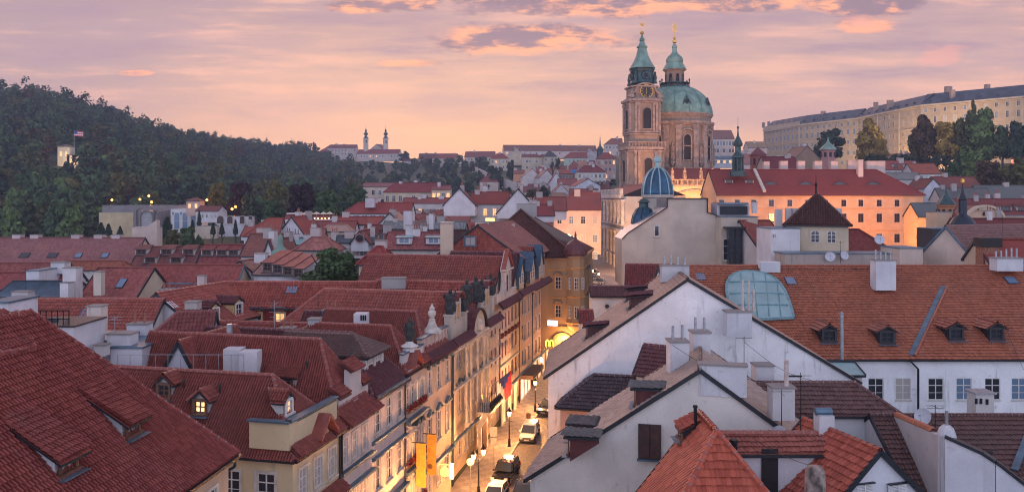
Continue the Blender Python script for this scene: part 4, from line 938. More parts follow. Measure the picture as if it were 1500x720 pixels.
mb = MB(); mb.tube(pd(1449, 690, 48), pd(1449, 663, 48), .16, None, 10); mb.tube(pd(1449, 663, 48), pd(1449, 660, 48), .22, .2, 10); mb.build('flue', IRON, hR7b.roof)
mb = MB(); a_, b_ = hit(hR7b, 1485, 690), hit(hR7b, 1512, 620); mb.beam(a_ + hR7b.pn * .15, b_ + hR7b.pn * .15, .4, .1); mb.build('valley_flashing', BLUEM, hR7b.roof)
# long orange roof with the turquoise oval
hR8 = HF('long white house with orange tiled roof, dark wooden dormers and an oval turquoise skylight', 1002, 1640, 391, 524, 70, tan=.6, yb=760, wall=(.82, .83, .85), roof=(.36, .095, .05), lod=3, stain=.5, age=.45,
    wins=[('f', 7, 1.35, 1.9, [1.75], {'pxs': (1283, 1323, 1371, 1412, 1454, 1493, 1540), 'glass': None, 'sur': None, 'ny': 3})])
for px_, py_ in ((1214, 501), (1299, 503), (1400, 498), (1459, 498)):
    dormer(hR8, hit(hR8, px_, py_), hR8.n, 1.5, 1.15, 'gable', roofc=(.36, .11, .07), lod=3, wallm=plain('dark_dormer_wood', (.016, .016, .02), .7), fr=plain('dark_dormer_frame', (.03, .03, .035)), glass=GL_DARK, ov=.25, rise=.4)
oval = [(1066, 443), (1063, 430), (1064, 418), (1069, 408), (1078, 402), (1090, 399.5), (1105, 400), (1120, 403), (1133, 409), (1142, 418), (1150, 430), (1155, 443), (1159, 455), (1162, 468), (1140, 469), (1115, 470), (1090, 470), (1078, 462)]
Pv = [hit(hR8, *q) for q in oval]; cen = sum(Pv, V((0, 0, 0))) / len(Pv); mb = MB(); rings = []
for k, (s_, up) in enumerate(((1., .1), (.99, .32), (.7, .38), (.35, .42))): rings.append([cen + (p - cen) * s_ + hR8.pn * up for p in Pv])
for a_, b_ in zip(rings, rings[1:]):
    for i in range(len(Pv)): j = (i + 1) % len(Pv); mb.poly([a_[j], a_[i], b_[i], b_[j]], 0, True)
mb.poly(rings[-1][::-1], 0)
for i in range(len(Pv)): mb.beam(Pv[i] + hR8.pn * .25, Pv[(i + 1) % len(Pv)] + hR8.pn * .25, .22, .22, 1)
for f_ in (.25, .5, .75):
    va = hit(hR8, 1064 + 6 * f_ + 2, 400 + 68 * f_); vb = hit(hR8, 1135 + 24 * f_, 400 + 68 * f_); mid = (va + vb) / 2
    mb.tube(va + hR8.pn * .4, vb + hR8.pn * .4, .09, None, 6, 1)
for f_ in (.2, .4, .6, .8):
    va = hit(hR8, 1066 + 90 * f_, 404 if f_ < .7 else 420); vb = hit(hR8, 1075 + 85 * f_, 467); mid = (va + vb) / 2
    mb.tube(va + hR8.pn * .4, vb + hR8.pn * .4, .05, None, 6, 1)
mb.build('oval_skylight', [TEALM, plain('teal_seam', (.15, .28, .30), .5)], hR8.roof)
for px_, py_ in ((1026, 406), (1158, 412)): skylight(hR8, px_, py_, .9, 1.1)
skylight(hR8, 1481, 411, 1.0, 1.0)
mb = MB(); a_, b_ = hit(hR8, 1381, 421), hit(hR8, 1334, 521); mb.beam(a_ + hR8.pn * .12, b_ + hR8.pn * .12, .42, .14); mb.build('valley_flashing', BLUEM, hR8.roof)
a_, b_ = hit(hR8, 1386, 421), hit(hR8, 1339, 521); mb = MB(); ridgecap(mb, a_ + hR8.pn * .1, b_ + hR8.pn * .1, 2); mb.build('verge_tiles', roofmats((.36, .095, .05), 3), hR8.roof)
for x0_, x1_, yt, yb_, d_, np_ in ((1279, 1308, 381, 424, 78, 4), (1455, 1493, 378, 396, 80, 5), (1112, 1140, 383, 398, 81, 0)): chpx(hR8.roof, x0_, x1_, yt, yb_, d_, 1.3, mat=plaster((.60, .61, .64), .3), pots=np_, potm=STEEL, cap=np_ > 0)
mb = MB(); p = pd(1233, 540, 68.4); mb.tube(p, pd(1233, 459, 68.4), .16, None, 10); mb.lathe(pd(1233, 459, 68.4), [(.17, 0), (.2, .05), (.05, .15)], 10); mb.build('flue', STEEL, hR8.root)
mb = MB()
for i in range(14): p = hit(hR8, 1105 + i * 16.5, 396.5); mb.beam(p, p + hR8.pn * .3, .04, .04)
for i in range(13): mb.beam(hit(hR8, 1105 + i * 16.5, 396.5) + hR8.pn * .28, hit(hR8, 1105 + i * 16.5 + 16.5, 396.5) + hR8.pn * .28, .05, .05)
mb.build('snow_guard', IRON, hR8.roof)
mb = MB(); mb.beam(pd(1332, 527, 69.5), pd(1345, 540, 69.6), .12, .12); mb.beam(pd(1345, 540, 69.6), pd(1345, 640, 69.6), .14, .14); mb.build('downpipe', IRON, hR8.root)
ch2 = thing('lift_shaft', pd(1436, 650, 60), 'pale boxy ventilation shaft with small dark vents before the white wall', 'shaft'); mb = MB(); c_ = pd(1436, 574, 60); mb.box(V((c_.x, c_.y, c_.z - 3)), (1.35, 1.2, 6)); mb.box(c_ + V((0, 0, .06)), (1.6, 1.5, .12), 0, 1); mb.build('shaft_wall', [plaster((.60, .58, .56), .3), STEEL], ch2)
for px_, py_ in ((1437, 587), (1446, 588), (1430, 587)): mb = MB(); mb.box(pd(px_, py_, 59.35), (.18, .06, .4)); mb.build('vent', IRON, ch2)
# flat lean-to with green copper between the gable and the long house
hR8b = HF('low green copper lean-to roof under the orange eave', 1150, 1262, 531, 548, 66, tan=.25, rot=-2, yb=640, wall=(.6, .6, .63), roof=TEALM, lod=0, gut=True)
# ------------------------------------------------------------------ near left: the big dark red roof
u_ = V((.11, .994, 0)); apx = V((-20.5, 34.2, 22))
hL1 = house('huge dark red hipped roof with two shed dormers filling the lower left corner', apx - u_ * 22, apx, 15.05, 6.55, 'gh', 3, wall=(.60, .42, .28), roof=(.24, .047, .037), lod=2, oh=.35, hipk=.72, age=.35, stain=.35,
    wins=[('f', 4, .9, 1.6, [1.3], {'span': (.5, 1.), 'sur': STONE})])
def sheddorm(px_, py_, w=1.15, hh=.85): return dormer(hL1, hit(hL1, px_, py_), hL1.n, w, hh, 'shed', roofc=(.24, .047, .037), lod=2, ts=.62, ov=.3, wallm=plaster((.62, .60, .62), .3), fr=BROWNF, glass=GL_PALE)
sheddorm(96, 692); sheddorm(191, 637)
rb = MB(); a_ = pd(24, 461, 33.9); b_ = hit(hL1, 48, 512) + hL1.pn * .1; c_ = hit(hL1, -90, 532) + hL1.pn * .1; e_ = pd(-30, 461, 31.5)
slope(rb, [c_, b_, a_], 2, .1); slope(rb, [c_, a_, pd(-90, 440, 31)], 2, .1); ridgecap(rb, b_, a_ + V((0, 0, .1)), 2); ridgecap(rb, b_, c_, 2); ridgecap(rb, a_, c_, 2); rb.build('cross_roof', roofmats((.24, .047, .037), 2, .35), hL1.root)
mb = MB(); p = pd(341, 655, 38.6); mb.tube(p + V((.1, 0, 0)), p + V((.1, 0, -.9)), .07, None, 7); mb.tube(p + V((.1, 0, -.9)), p + V((-.6, -.1, -1.3)), .07, None, 7); mb.build('downpipe', DARKM, hL1.root)
def wallhouse(label, x0, x1, yt, yb, d, depth=6, wall=(.62, .62, .66), roofm=None, name='house', rot=0, stain=.3, wins=(), cat='house', cap=.12):
    """flat-topped block: outline in columns, rows and distance"""
    a, b = pd(x0, yt, d), pd(x1, yt, d); zt, zb = a.z, pd(0, yb, d).z - 1; c = (a + b) / 2; w = (b - a).length; an = R(rot)
    r = thing(name, V((c.x, c.y + depth / 2, zb)), label, cat); mb = MB(); ca, sa = math.cos(an), math.sin(an); t = V((ca, sa, 0)); nn = V((-sa, ca, 0))
    q = [c - t * w / 2, c + t * w / 2, c + t * w / 2 + nn * depth, c - t * w / 2 + nn * depth]; ops = []
    for pxc, pyt, ww, wh, kw in wins:
        p = pd(pxc, pyt, d); ops.append(((p - q[0]).dot(t), p.z - wh, ww, wh, kw))
    wallrect(mb, q[0], q[1], zb, zt, [(u - w_ / 2, u + w_ / 2, z_, z_ + h_) for u, z_, w_, h_, k in ops])
    for i in range(1, 4): wallrect(mb, q[i], q[(i + 1) % 4], zb, zt)
    wl = mb.build('wall', plaster(wall, stain), r)
    for u, z_, w_, h_, k in ops: window(r, V((q[0].x, q[0].y, z_)) + t * u, faceangle(t), w_, h_, **k)
    mb = MB(); mb.box(c + nn * depth / 2 + V((0, 0, cap / 2)), (w + .2, depth + .2, cap), an); r.children; rf = mb.build('roof', roofm or BLUEM, r)
    h = House(); h.root, h.roof, h.wall, h.d = r, rf, wl, d; return h
# the jumble behind it
hT = wallhouse('white house with railed rooftop terrace and planters behind the big roof', 28, 108, 479, 520, 52, 4, wall=(.64, .64, .67), roofm=plain('terrace_deck', (.06, .05, .05)))
mb = MB(); A_ = [pd(34, 478, 52.2), pd(101, 478, 52.2), pd(101, 477, 55.5), pd(34, 477, 55.5)]
for p, q in zip(A_, A_[1:] + A_[:1]):
    for k in range(9): r_ = p.lerp(q, k / 8); mb.tube(r_, r_ + V((0, 0, 1.05)), .03, None, 5)
    for z_ in (.5, 1.05): mb.tube(p + V((0, 0, z_)), q + V((0, 0, z_)), .03, None, 5)
mb.build('terrace_railing', IRON, hT.root)
mb = MB()
for i in range(9): p = pd(40 + i * 6, 477, 53 + rng.random() * 3); mb.box(p + V((0, 0, .25)), (.7, .4, .5), rng.random())
mb.build('planter', plain('terrace_clutter', (.05, .055, .06), .8, var=.7), hT.root)
wallhouse('white firewall block at the left edge beside the big roof apex', -20, 12, 444, 500, 48, 3, wall=(.66, .66, .70))
hW2 = wallhouse('long low white wall stepping behind the big roof', 95, 170, 500, 545, 56, 4, wall=(.60, .60, .66))
hT2 = wallhouse('whitewashed annex with chimney stacks beside the lit attic room', 162, 208, 510, 560, 55, 5, wall=(.64, .63, .67))
chpx(hT2.roof, 163, 197, 488, 516, 56, 1.2, mat=plaster((.64, .62, .64), .3)); chpx(hT2.roof, 191, 219, 474, 520, 60, 1.2, mat=plaster((.64, .62, .64), .3), pots=2); chpx(hT2.roof, 142, 157, 505, 520, 54, .7)
hI_ = HF('row house with long red tile roof behind the terrace and a half orange chimney', 14, 217, 440, 487, 75, wall=(.6, .55, .5), roof=TRED, lod=1, yb=520)
skylight(hI_, 127, 460, 1.2, 1.3)
chpx(hI_.root, 132, 153, 448, 500, 62, 1.0, mat=plaster((.62, .52, .46), .4), label='tall chimney with one orange side')
hAt = wallhouse('lit attic room with glowing wide window under a grey metal roof', 206, 262, 507, 560, 57, 5, wall=(.08, .075, .08), stain=.1, cap=.05, wins=[(219, 517.5, 1.05, .95, dict(glass=GL_LIT, fr=BROWNF, ny=1)), (240, 517.5, 1.05, .95, dict(glass=GL_LIT, fr=BROWNF, ny=1))])
rb = MB(); a_ = [pd(199, 510, 56.6), pd(262, 511, 56.6), pd(268, 499, 62), pd(212, 499, 62)]; slope(rb, a_, 0, .2)
for i in range(1, 8): rb.beam(a_[0].lerp(a_[1], i / 8) + V((0, 0, .03)), a_[3].lerp(a_[2], i / 8) + V((0, 0, .03)), .06, .06, 2)
rb.build('sheet_roof', [STEEL, plain('pale_sheet_roof', (.45, .43, .42), .5), STEEL, DARKM], hAt.root)
hGb = GF('white gable with black verges in front of the lit attic room', 236, 288, 503, 547, 54.5, 7, rot=12, wall=(.62, .62, .67), roof=TCRIM, lod=2, og=.1)
hM3 = HF('small red hipped roof with blue metal valley behind the white chimneys', 217, 306, 459, 499, 66, tan=.9, ends='hg', wall=(.64, .62, .66), roof=(.23, .055, .05), lod=1, rot=12)
chpx(hB.roof, 331, 356, 509, 551, 54.2, 1.1, mat=plaster((.62, .60, .62), .35), cap=False, label='white twin chimney block, left half'); chpx(hB.roof, 354, 380, 513, 553, 53.6, 1.1, mat=plaster((.66, .64, .66), .35), cap=False)
chpx(hB.roof, 333, 340, 474, 506, 56.5, .3, mat=STEEL, cap=False)
mb = MB(); c_ = pd(384, 492, 62); mb.lathe(c_ - V((0, 0, .8)), [(.75, 0), (.75, .5), (.6, .8), (.35, .95), (.2, 1.2), (.05, 1.3)], 12); mb.build('vent_cowl', plain('weathered_zinc', (.30, .33, .36), .6), hC.roof)
# white gable with the long roof behind it, red attic with yellow dormer windows
a = pd(229, 432, 78.5); b_ = a + V((.27, .963, 0)) * 11
hM5 = house('red roofed house with small white gable, skylight and stone chimney, left of the red attic', a, b_, 14.4, 4.6, 'gg', 2, wall=(.64, .62, .66), roof=TRED, lod=1, og=.08)
skylight(hM5, 252, 447, .8, 1.0, mat=plain('white_skylight', (.6, .6, .62))); chpx(hM5.roof, 274, 292, 442, 480, 74, 1.1, mat=plaster((.45, .41, .38), .8), pots=0)
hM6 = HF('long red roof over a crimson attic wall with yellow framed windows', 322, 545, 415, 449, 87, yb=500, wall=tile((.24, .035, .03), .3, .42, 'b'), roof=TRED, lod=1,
    wins=[('f', 6, 1.0, 1.5, [.7], {'pxs': (376, 410, 442, 475, 508, 530), 'sur': plain('yellow_surround', (.62, .44, .20), .8), 'hood': 'arc', 'ny': 2})])
skylight(hM6, 427, 425, 1.2, 1.0); chpx(hM6.roof, 560, 594, 407, 422, 88, 1.2, mat=plaster((.36, .34, .33), .8))
for k, (px0_, px1_, lit) in enumerate(((293, 312, 0), (320, 337, 0))): 
    dormer(hM5, V(hM5.P(hM5.L * (.30 + .36 * k), 4.2, 14.6)), hM5.n, 1.6, 1.5, 'gable', roofc=TWINE, lod=1, wallm=plain('yellow_surround', (.62, .44, .20), .8), fr=WHITEF, rise=.45)
# roofs between the cream house and the crimson attic
hK1 = HF('low red roof with weathered zinc cowl behind the cream house', 300, 480, 475, 498, 71, tan=.7, wall=(.6, .55, .5), roof=TCRIM, lod=1, rot=-8)
hK2 = HF('pinkish hipped roof between two grey chimneys in the middle left', 420, 500, 480, 498, 66, tan=.5, ends='hh', wall=(.6, .55, .5), roof=(.30, .13, .10), lod=1)
chpx(hK2.roof, 411, 432, 480, 498, 64, .9, mat=plaster((.40, .40, .41), .8), pots=2); chpx(hK2.roof, 453, 469, 467, 482, 67, 1., mat=plaster((.42, .42, .43), .8))
hK3 = HF('dark red roof with boxy blue trimmed roof hatch behind the grey chimneys', 442, 560, 458, 476, 76, tan=.6, wall=(.6, .55, .5), roof=TWINE, lod=1)
chpx(hK3.roof, 474, 497, 454, 464, 74, 1., mat=BLUEM, pots=2); chpx(hE.roof, 520, 539, 458, 478, 70, 1.3, mat=plaster((.64, .63, .66), .2), cap=False)
for k in (-.25, .02, .28): mb = MB(); mb.box(pd(532 + k * 12, 465, 69.2), (.12, .1, .45)); mb.build('vent', IRON, hE.roof)
hDd = dormer(hD, fp(64.6, 13.9, -2.8), UP, 1.9, 1.7, 'gable', tan=.9, roofc=TCRIM, lod=2, wallm=plaster((.66, .63, .64), .2), fr=WHITEF, rise=.5)
# G - I rear roofs
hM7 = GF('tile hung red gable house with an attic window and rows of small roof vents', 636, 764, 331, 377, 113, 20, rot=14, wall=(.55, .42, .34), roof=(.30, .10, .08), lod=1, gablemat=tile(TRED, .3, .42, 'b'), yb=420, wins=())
c_ = pd(688.5, 359.5, 112.2); window(hM7.root, c_, R(-14), 1.5, 1.2, ny=1, fr=BLUEM, sur=BLUEM, glass=GL_PALE)
hM8 = wallhouse('slim tall beige chimney tower rising above the red roofs', 645, 663, 327, 376, 108, 1.6, wall=(.62, .48, .36), name='chimney_tower', cat='chimney', stain=.2)
chpx(hM7.roof, 696, 716, 325, 345, 118, 1.2, mat=plaster((.58, .50, .44), .4))
# ------------------------------------------------------------------ roofs in the middle distance, left
WL, WB, WC = (.62, .60, .63), (.58, .47, .35), (.56, .52, .50)
def fw(n, w=1.0, h=1.5, off=(1.,), **k): return ('f', n, w, h, list(off), dict(far=True, **k))
hh = HF('long dusty red roof with small roof lights stretching to the left edge under the trees', -40, 193, 349, 384, 156, yb=400, wall=WB, roof=(.25, .085, .08), lod=0, age=.8)
for px_, k in ((36, 0), (77, 0), (115, 1), (154, 1)): skylight(hh, px_, 374, 1.8 if not k else 1.2, 1.2, mat=GL_DARK if not k else GL_BLUE)
for px_ in (27, 53, 113, 146, 172): chpx(hh.roof, px_ - 6, px_ + 6, 344, 352, 162, 1.5, mat=plaster((.52, .42, .42), .3))
hh = HF('brownish red roof with five box dormers in two rows', 193, 286, 362, 388, 150, yb=400, wall=WB, roof=(.19, .055, .05), lod=0)
for px_, py_ in ((207, 373), (244, 373), (276, 373), (220, 385), (258, 385)): dormer(hh, hit(hh, px_, py_), hh.n, 2.4, 1.1, 'shed', roofc=(.19, .055, .05), ts=.3)
hh = HF('red roof with three box dormers next to the brownish roof', 287, 362, 359, 388, 150, yb=400, wall=WB, roof=(.24, .06, .055), lod=0)
for px_, py_ in ((303, 374), (325, 374), (342, 374)): dormer(hh, hit(hh, px_, py_), hh.n, 2.2, 1.1, 'shed', roofc=(.24, .06, .055), ts=.3)
HF('dull red low roof below the long dusty roof with small chimneys', -30, 92, 386, 401, 136, yb=420, wall=WC, roof=TDULL, lod=0)
HF('red roof with brown hip end below the dusty long roof', 92, 186, 383, 394, 138, yb=420, ends='gh', wall=WC, roof=(.27, .075, .05), lod=0)
hh = HF('bright red roof with white satellite dish at the left edge', -30, 34, 400, 422, 118, yb=440, wall=WL, roof=(.26, .055, .05), lod=0)
hh = HF('red roof with slanted skylight beside a big white chimney', 42, 100, 393, 415, 112, yb=430, wall=WL, roof=(.27, .07, .06), lod=0); skylight(hh, 66, 409, 1.3, 1.5)
chpx(hh.roof, 79, 99, 384, 400, 113, 1.6, mat=plaster((.62, .60, .62), .3)); wallhouse('small attic box with dark metal roof above the blue roof', 38, 57, 397, 412, 108, 5, wall=WL, roofm=BLUEM)
hh = HF('house with blue standing seam metal roof and thin antenna mast', -5, 94, 413, 434, 102, tan=.4, yb=450, wall=WL, roof=BLUEM, lod=0)
mb = MB()
for i in range(30): p = hit(hh, -4 + i * 3.3, 433); mb.beam(p, hh.P(hh.L * i / 30, .1, hh.zr) + V((0, 0, .15)), .05, .1)
mb.build('seam', BLUEM, hh.roof)
chpx(hh.root, 22, 46, 427, 442, 92, 1.3, mat=plaster((.55, .50, .50), .5))
hh = HF('pinkish red roof between two tall chimneys with pale yellow gable end', 113, 200, 393, 438, 100, yb=445, wall=WB, roof=(.28, .075, .065), lod=0, rot=-6); skylight(hh, 178, 415, .9, 1.5)
chpx(hh.root, 97, 116, 392, 440, 99, 1.6, mat=plaster((.64, .61, .62), .5), label='broad white chimney'); chpx(hh.root, 92, 104, 414, 440, 97, 1.3, mat=plaster((.64, .62, .64), .4)); chpx(hh.root, 140, 151, 398, 432, 98, 1.0, mat=plaster((.58, .50, .42), .4))
hh = HF('red roof with blue metal edges over a cream wall with window pair', 205, 345, 389, 419, 106, yb=440, wall=WB, roof=(.27, .06, .052), lod=0, trim=BLUEM, wins=[('f', 2, 1.2, 1.7, [.7], {'pxs': (208, 232), 'glass': GL_BLUE, 'ny': 1})])
for k in range(3): 
    mb = MB(); p = hit(hh, 215 + k * 42, 417); mb.poly([p + V((-1.5, 0, .1)), p + V((1.8, 0, .1)), p + V((2.6, .9, .55)), p + V((-.7, .9, .55))]); mb.build('roof_light', BLUEM, hh.roof)
chpx(hh.roof, 291, 301, 404, 418, 105, 1.0, mat=plaster((.62, .50, .46), .3))
chpx(hh.root, 237, 252, 424, 440, 88, 1.2, mat=plaster((.40, .38, .38), .6), pots=2)
hh = GF('pale beige gable house with tan roof and stacked attic frames to its right', 307, 397, 383, 416, 112, 14, rot=16, yb=430, wall=(.60, .52, .48), roof=(.36, .17, .13), lod=0)
hs = HF('house with stepped white dormer frames and striped pink roofs beside the leafy tree', 368, 446, 377, 402, 108, tan=.5, yb=420, rot=-14, wall=WL, roof=(.36, .16, .13), lod=0)
for k in range(4): dormer(hs, hit(hs, 392 + k * 15, 398 + k * 3), hs.n, 1.6, 1.3, 'shed', roofc=(.33, .10, .08), ts=.25, wallm=plaster(WL, .2))
chpx(hs.roof, 375, 391, 371, 384, 112, 1.6, mat=plaster((.64, .62, .64), .3))
# the block of small houses round the leafy tree (columns 360-600)
ROWS = [
 ('H', 'red hipped roof beside a white gable below the dark beeches', 358, 408, 320, 345, 175, 'hg', WL, (.28, .06, .045), [], 358),
 ('G', 'white gable house with small window right of the red hipped roof', 404, 450, 318, 346, 178, 'gg', WL, (.26, .06, .05), [], 362),
 ('H', 'long red roof behind the lit café umbrellas', 448, 520, 324, 335, 190, 'gg', WL, (.25, .06, .05), [], 350),
 ('H', 'brick red roof of the house with white stepped gable', 352, 403, 343, 374, 140, 'gg', WL, (.23, .075, .06), [], 390),
 ('G', 'white stepped gable house left of the green copper dormer', 380, 407, 352, 388, 136, 'gg', (.66, .60, .60), (.23, .075, .06), [], 400),
 ('H', 'low cream house with green copper edges left of the tan hipped roof', 418, 500, 350, 357, 150, 'gg', WB, TEALM, [fw(3, 1.0, 1.8, (2.,))], 385),
 ('H', 'tan hipped roof on a grey house just above the leafy tree', 432, 492, 348, 365, 132, 'hh', (.34, .33, .32), (.33, .12, .10), [fw(2, 1., 1.5, (1.2,))], 395),
 ('H', 'pale pink hipped roof on a cream house with two windows', 470, 515, 330, 338, 170, 'hh', WB, (.40, .20, .16), [fw(3, 1., 1.5, (.8,))], 350),
 ('H', 'small red gabled roof behind the white house with round window', 455, 475, 335, 346, 165, 'gg', WL, (.30, .10, .08), [], 355),
 ('G', 'white house with a round attic window and dark balconies', 514, 540, 339, 355, 140, 'gg', (.66, .66, .70), TDULL, [], 368),
 ('H', 'white flat roofed house wings with dark window bands', 494, 560, 352, 354, 142, 'gg', (.62, .62, .66), (.10, .10, .11), [fw(6, 1.3, 1.5, (1.,))], 368),
 ('H', 'small red pavilion roof on a beige wall, above the long red roof', 525, 572, 362, 386, 100, 'hh', WB, (.27, .045, .04), [('f', 1, .9, .9, [.5], {'pxs': (544,), 'ny': 1})], 416),
 ('H', 'wide red roof with big white chimney and a row of blue dormer windows', 503, 602, 297, 312, 215, 'hg', (.62, .60, .64), (.26, .045, .04), [fw(8, 1.6, 1.5, (.5,), glass=GL_BLUE)], 325),
 ('H', 'red roof with pale ridge in front of the blue dormers', 492, 560, 318, 328, 195, 'gg', WL, (.29, .06, .05), [], 340),
 ('G', 'pale beige gable with zigzag chimney row on its ridge', 550, 592, 312, 333, 180, 'gg', (.58, .54, .52), (.40, .20, .16), [], 345),
 ('H', 'dark red roof with white dormer band left of the pale gable', 530, 560, 330, 348, 165, 'gg', WL, (.19, .05, .045), [], 360),
 ('H', 'grey flat roof block with stained side wall', 560, 682, 325, 334, 165, 'gg', (.34, .33, .33), (.22, .21, .21), [], 350),
 ('H', 'purple brown roof under the grey flat block', 553, 660, 338, 352, 150, 'gg', WL, (.12, .05, .05), [], 365),
 ('H', 'pink red roof with two arched blue glazed dormers', 563, 652, 341, 364, 135, 'gg', WC, (.27, .08, .075), [], 380),
 ('H', 'dark brown roof left of the tile hung gable', 652, 705, 338, 352, 140, 'gg', WL, (.07, .028, .026), [], 365),
 ('H', 'small red roof in front of the white double gable', 690, 726, 331, 345, 165, 'gg', WL, (.26, .06, .05), [], 350),
 ('G', 'large white gable on the left of the white double gabled house', 650, 696, 276, 300, 190, 'gg', (.68, .62, .64), (.27, .06, .05), [], 316),
 ('H', 'white courtyard wing with red roofs and one lit window between two white gables', 690, 745, 282, 298, 196, 'gg', (.64, .61, .63), (.26, .055, .045), [fw(4, 1., 1.8, (1.2,))], 325),
 ('G', 'large white gable on the right of the white double gabled house', 728, 790, 277, 312, 188, 'gg', (.68, .63, .65), (.27, .06, .05), [], 320),
 ('H', 'red roofs with grey machinery behind the dark brown corner roof', 785, 830, 289, 308, 205, 'gg', WL, (.25, .065, .055), [], 322),
 ('H', 'small red roof with white attic beside the double gables', 778, 812, 300, 315, 185, 'gg', WL, (.22, .05, .05), [], 325),
 ('H', 'four storey pink palace with red hipped roof on the square', 811, 880, 283, 307, 240, 'hg', (.62, .46, .40), (.27, .065, .055), [fw(4, 1.4, 2.2, (2., 7.5, 12.5, 17.5))], 372),
 ('H', 'long yellow palace with red mansard roof below the wooded slope', 563, 658, 268, 281, 330, 'hh', (.60, .50, .36), (.22, .045, .045), [fw(10, 1.4, 2.4, (1.5, 6.))], 297),
 ('H', 'pale yellow palace wing set behind the mansard palace', 532, 640, 268, 273, 350, 'gg', (.60, .50, .40), (.25, .09, .085), [fw(11, 1.4, 2.2, (1.5,))], 292),
 ('H', 'right wing of the yellow palace with two lit windows', 632, 660, 272, 277, 322, 'gg', (.60, .47, .34), (.24, .07, .07), [fw(4, 1.4, 2.2, (1.5, 6.), lit=.5)], 298),
 ('H', 'row of low red roofs in front of the yellow palace', 590, 662, 290, 297, 290, 'gg', WC, (.26, .07, .06), [], 306),
 ('H', 'red hip roof below the left wood with white chimneys, by the garden wall', 352, 400, 331, 345, 200, 'gh', WL, (.29, .07, .055), [], 352),
]
def rowbuild(rows, lod):
    out = []
    for k, lab, x0, x1, yr, ye, d, ends, wc, rc, wn, yb in rows:
        r_ = rng.uniform(-7, 7)
        kw = dict(wall=wc, roof=rc, lod=lod if d < 170 else -1, yb=yb, stain=.25, age=.55, ends=ends, wins=wn)
        h = HF(lab, x0, x1, yr, ye, d, rot=r_, **kw) if k == 'H' else GF(lab, x0, x1, yr, ye, d, max(9, (x1 - x0) / F * d * 1.1), rot=r_ + 8 * (-1 if x0 > 750 else 1), **kw)
        out.append(h)
        if d > 90:
            for i in range(rng.choice([1, 1, 2, 3]) if h.L > 5 else rng.choice([0, 1])):
                s_ = h.L * rng.uniform(.1, .9); w = rng.uniform(.7, 1.5) * (1 + d / 900); chimney(h.roof, h.P(s_, rng.uniform(-.5, .3) * h.hw * .5, 0), w, w * .7, h.zr - 1.8, h.zr + rng.uniform(.6, 1.7), math.atan2(h.u.y, h.u.x), plaster(rng.choice([(.60, .56, .56), (.52, .44, .42), (.40, .36, .35)]), .4), pots=rng.choice([0, 2, 3]) if d < 200 else 0)
    return out
hs_ = rowbuild(ROWS, 0)
mb = MB(); c_ = pd(527, 348.5, 139.4)
mb.lathe(V((0, 0, 0)), [(.1, -.05), (1.0, -.05), (1.0, .05), (.1, .05)], 16); v_ = mb.v; mb2 = MB(); mb2.tube(c_, c_ + V((0, -.12, 0)), .85, None, 16, 1); mb2.tube(c_ + V((0, -.1, 0)), c_ + V((0, -.2, 0)), .62, None, 16, 0); mb2.build('round_window', [GL_DARK, plain('red_brown_trim', (.28, .12, .10))], hs_[9].root)
for h_, px_, py_ in ((hs_[18], 592, 357), (hs_[18], 635, 357)): dormer(h_, hit(h_, px_, py_), h_.n, 2.6, 1.1, 'shed', roofc=TEALM, ts=.15, wallm=plaster(WL, .2), glass=GL_BLUE, fr=WHITEF)
window(hs_[22].root, pd(718, 329, 182), 0, 2.2, 1.6, glass=litglass('lit_far', (1., .62, .15), 3.), ny=1, far=True)
chpx(hs_[12].root, 536, 549, 290, 304, 216, 2., mat=plaster((.58, .52, .55), .3)); chpx(hs_[24].roof, 770, 786, 299, 318, 160, 2., mat=plaster((.40, .37, .36), .6))
chpx(hs_[16].root, 592, 604, 309, 336, 160, 1.8, mat=plaster((.62, .58, .6), .3)); chpx(hs_[16].root, 629, 635, 313, 342, 158, 1., mat=plaster((.62, .58, .6), .3))
# green copper turret dormer
mb = MB(); c_ = pd(411, 372, 134); mb.lathe(c_, [(1.6, -1.2), (1.6, .2), (1.3, .6), (.5, 1.3), (.35, 3.0), (.05, 3.4)], 8); tag(mb.build('copper_turret', COPPER), 'green copper turret cap on the small houses left of the leafy tree', 'turret')
# terrace restaurant with lit parasols
rt = thing('terrace_restaurant', pd(452, 324, 205), 'lit rooftop café terrace with cream parasols under the dark trees', 'café')
mb = MB(); c_ = pd(450, 319, 208); mb.box((c_.x, c_.y + 3, c_.z - 3), (11.5, 8, 5)); mb.build('terrace', plaster(WL, .3), rt)
mb = MB(); c_ = pd(432, 312.5, 207); mb.box(c_, (3.5, 3, .25)); mb.build('awning', plain('white_canvas', (.65, .62, .6)), rt)
for i, px_ in enumerate((448, 455, 464, 474, 483)):
    c_ = pd(px_, 322, 204 + (i % 2) * 3); mb = MB(); mb.tube(c_, c_ + V((0, 0, 2.0)), .04, None, 5); mb.lathe(c_ + V((0, 0, 1.5)), [(1.1, 0), (.5, .35), (.03, .6)], 8, 1); mb.build('parasol', [STEEL, plain('cream_canvas', (.6, .5, .4))], rt)
mb = MB()
for i in range(9): mb.box(pd(440 + i * 5.2, 319.5, 204.5), (.22, .2, .22))
mb.build('table_lamp', emit('café_lamp', (1., .5, .15), 9.), rt)

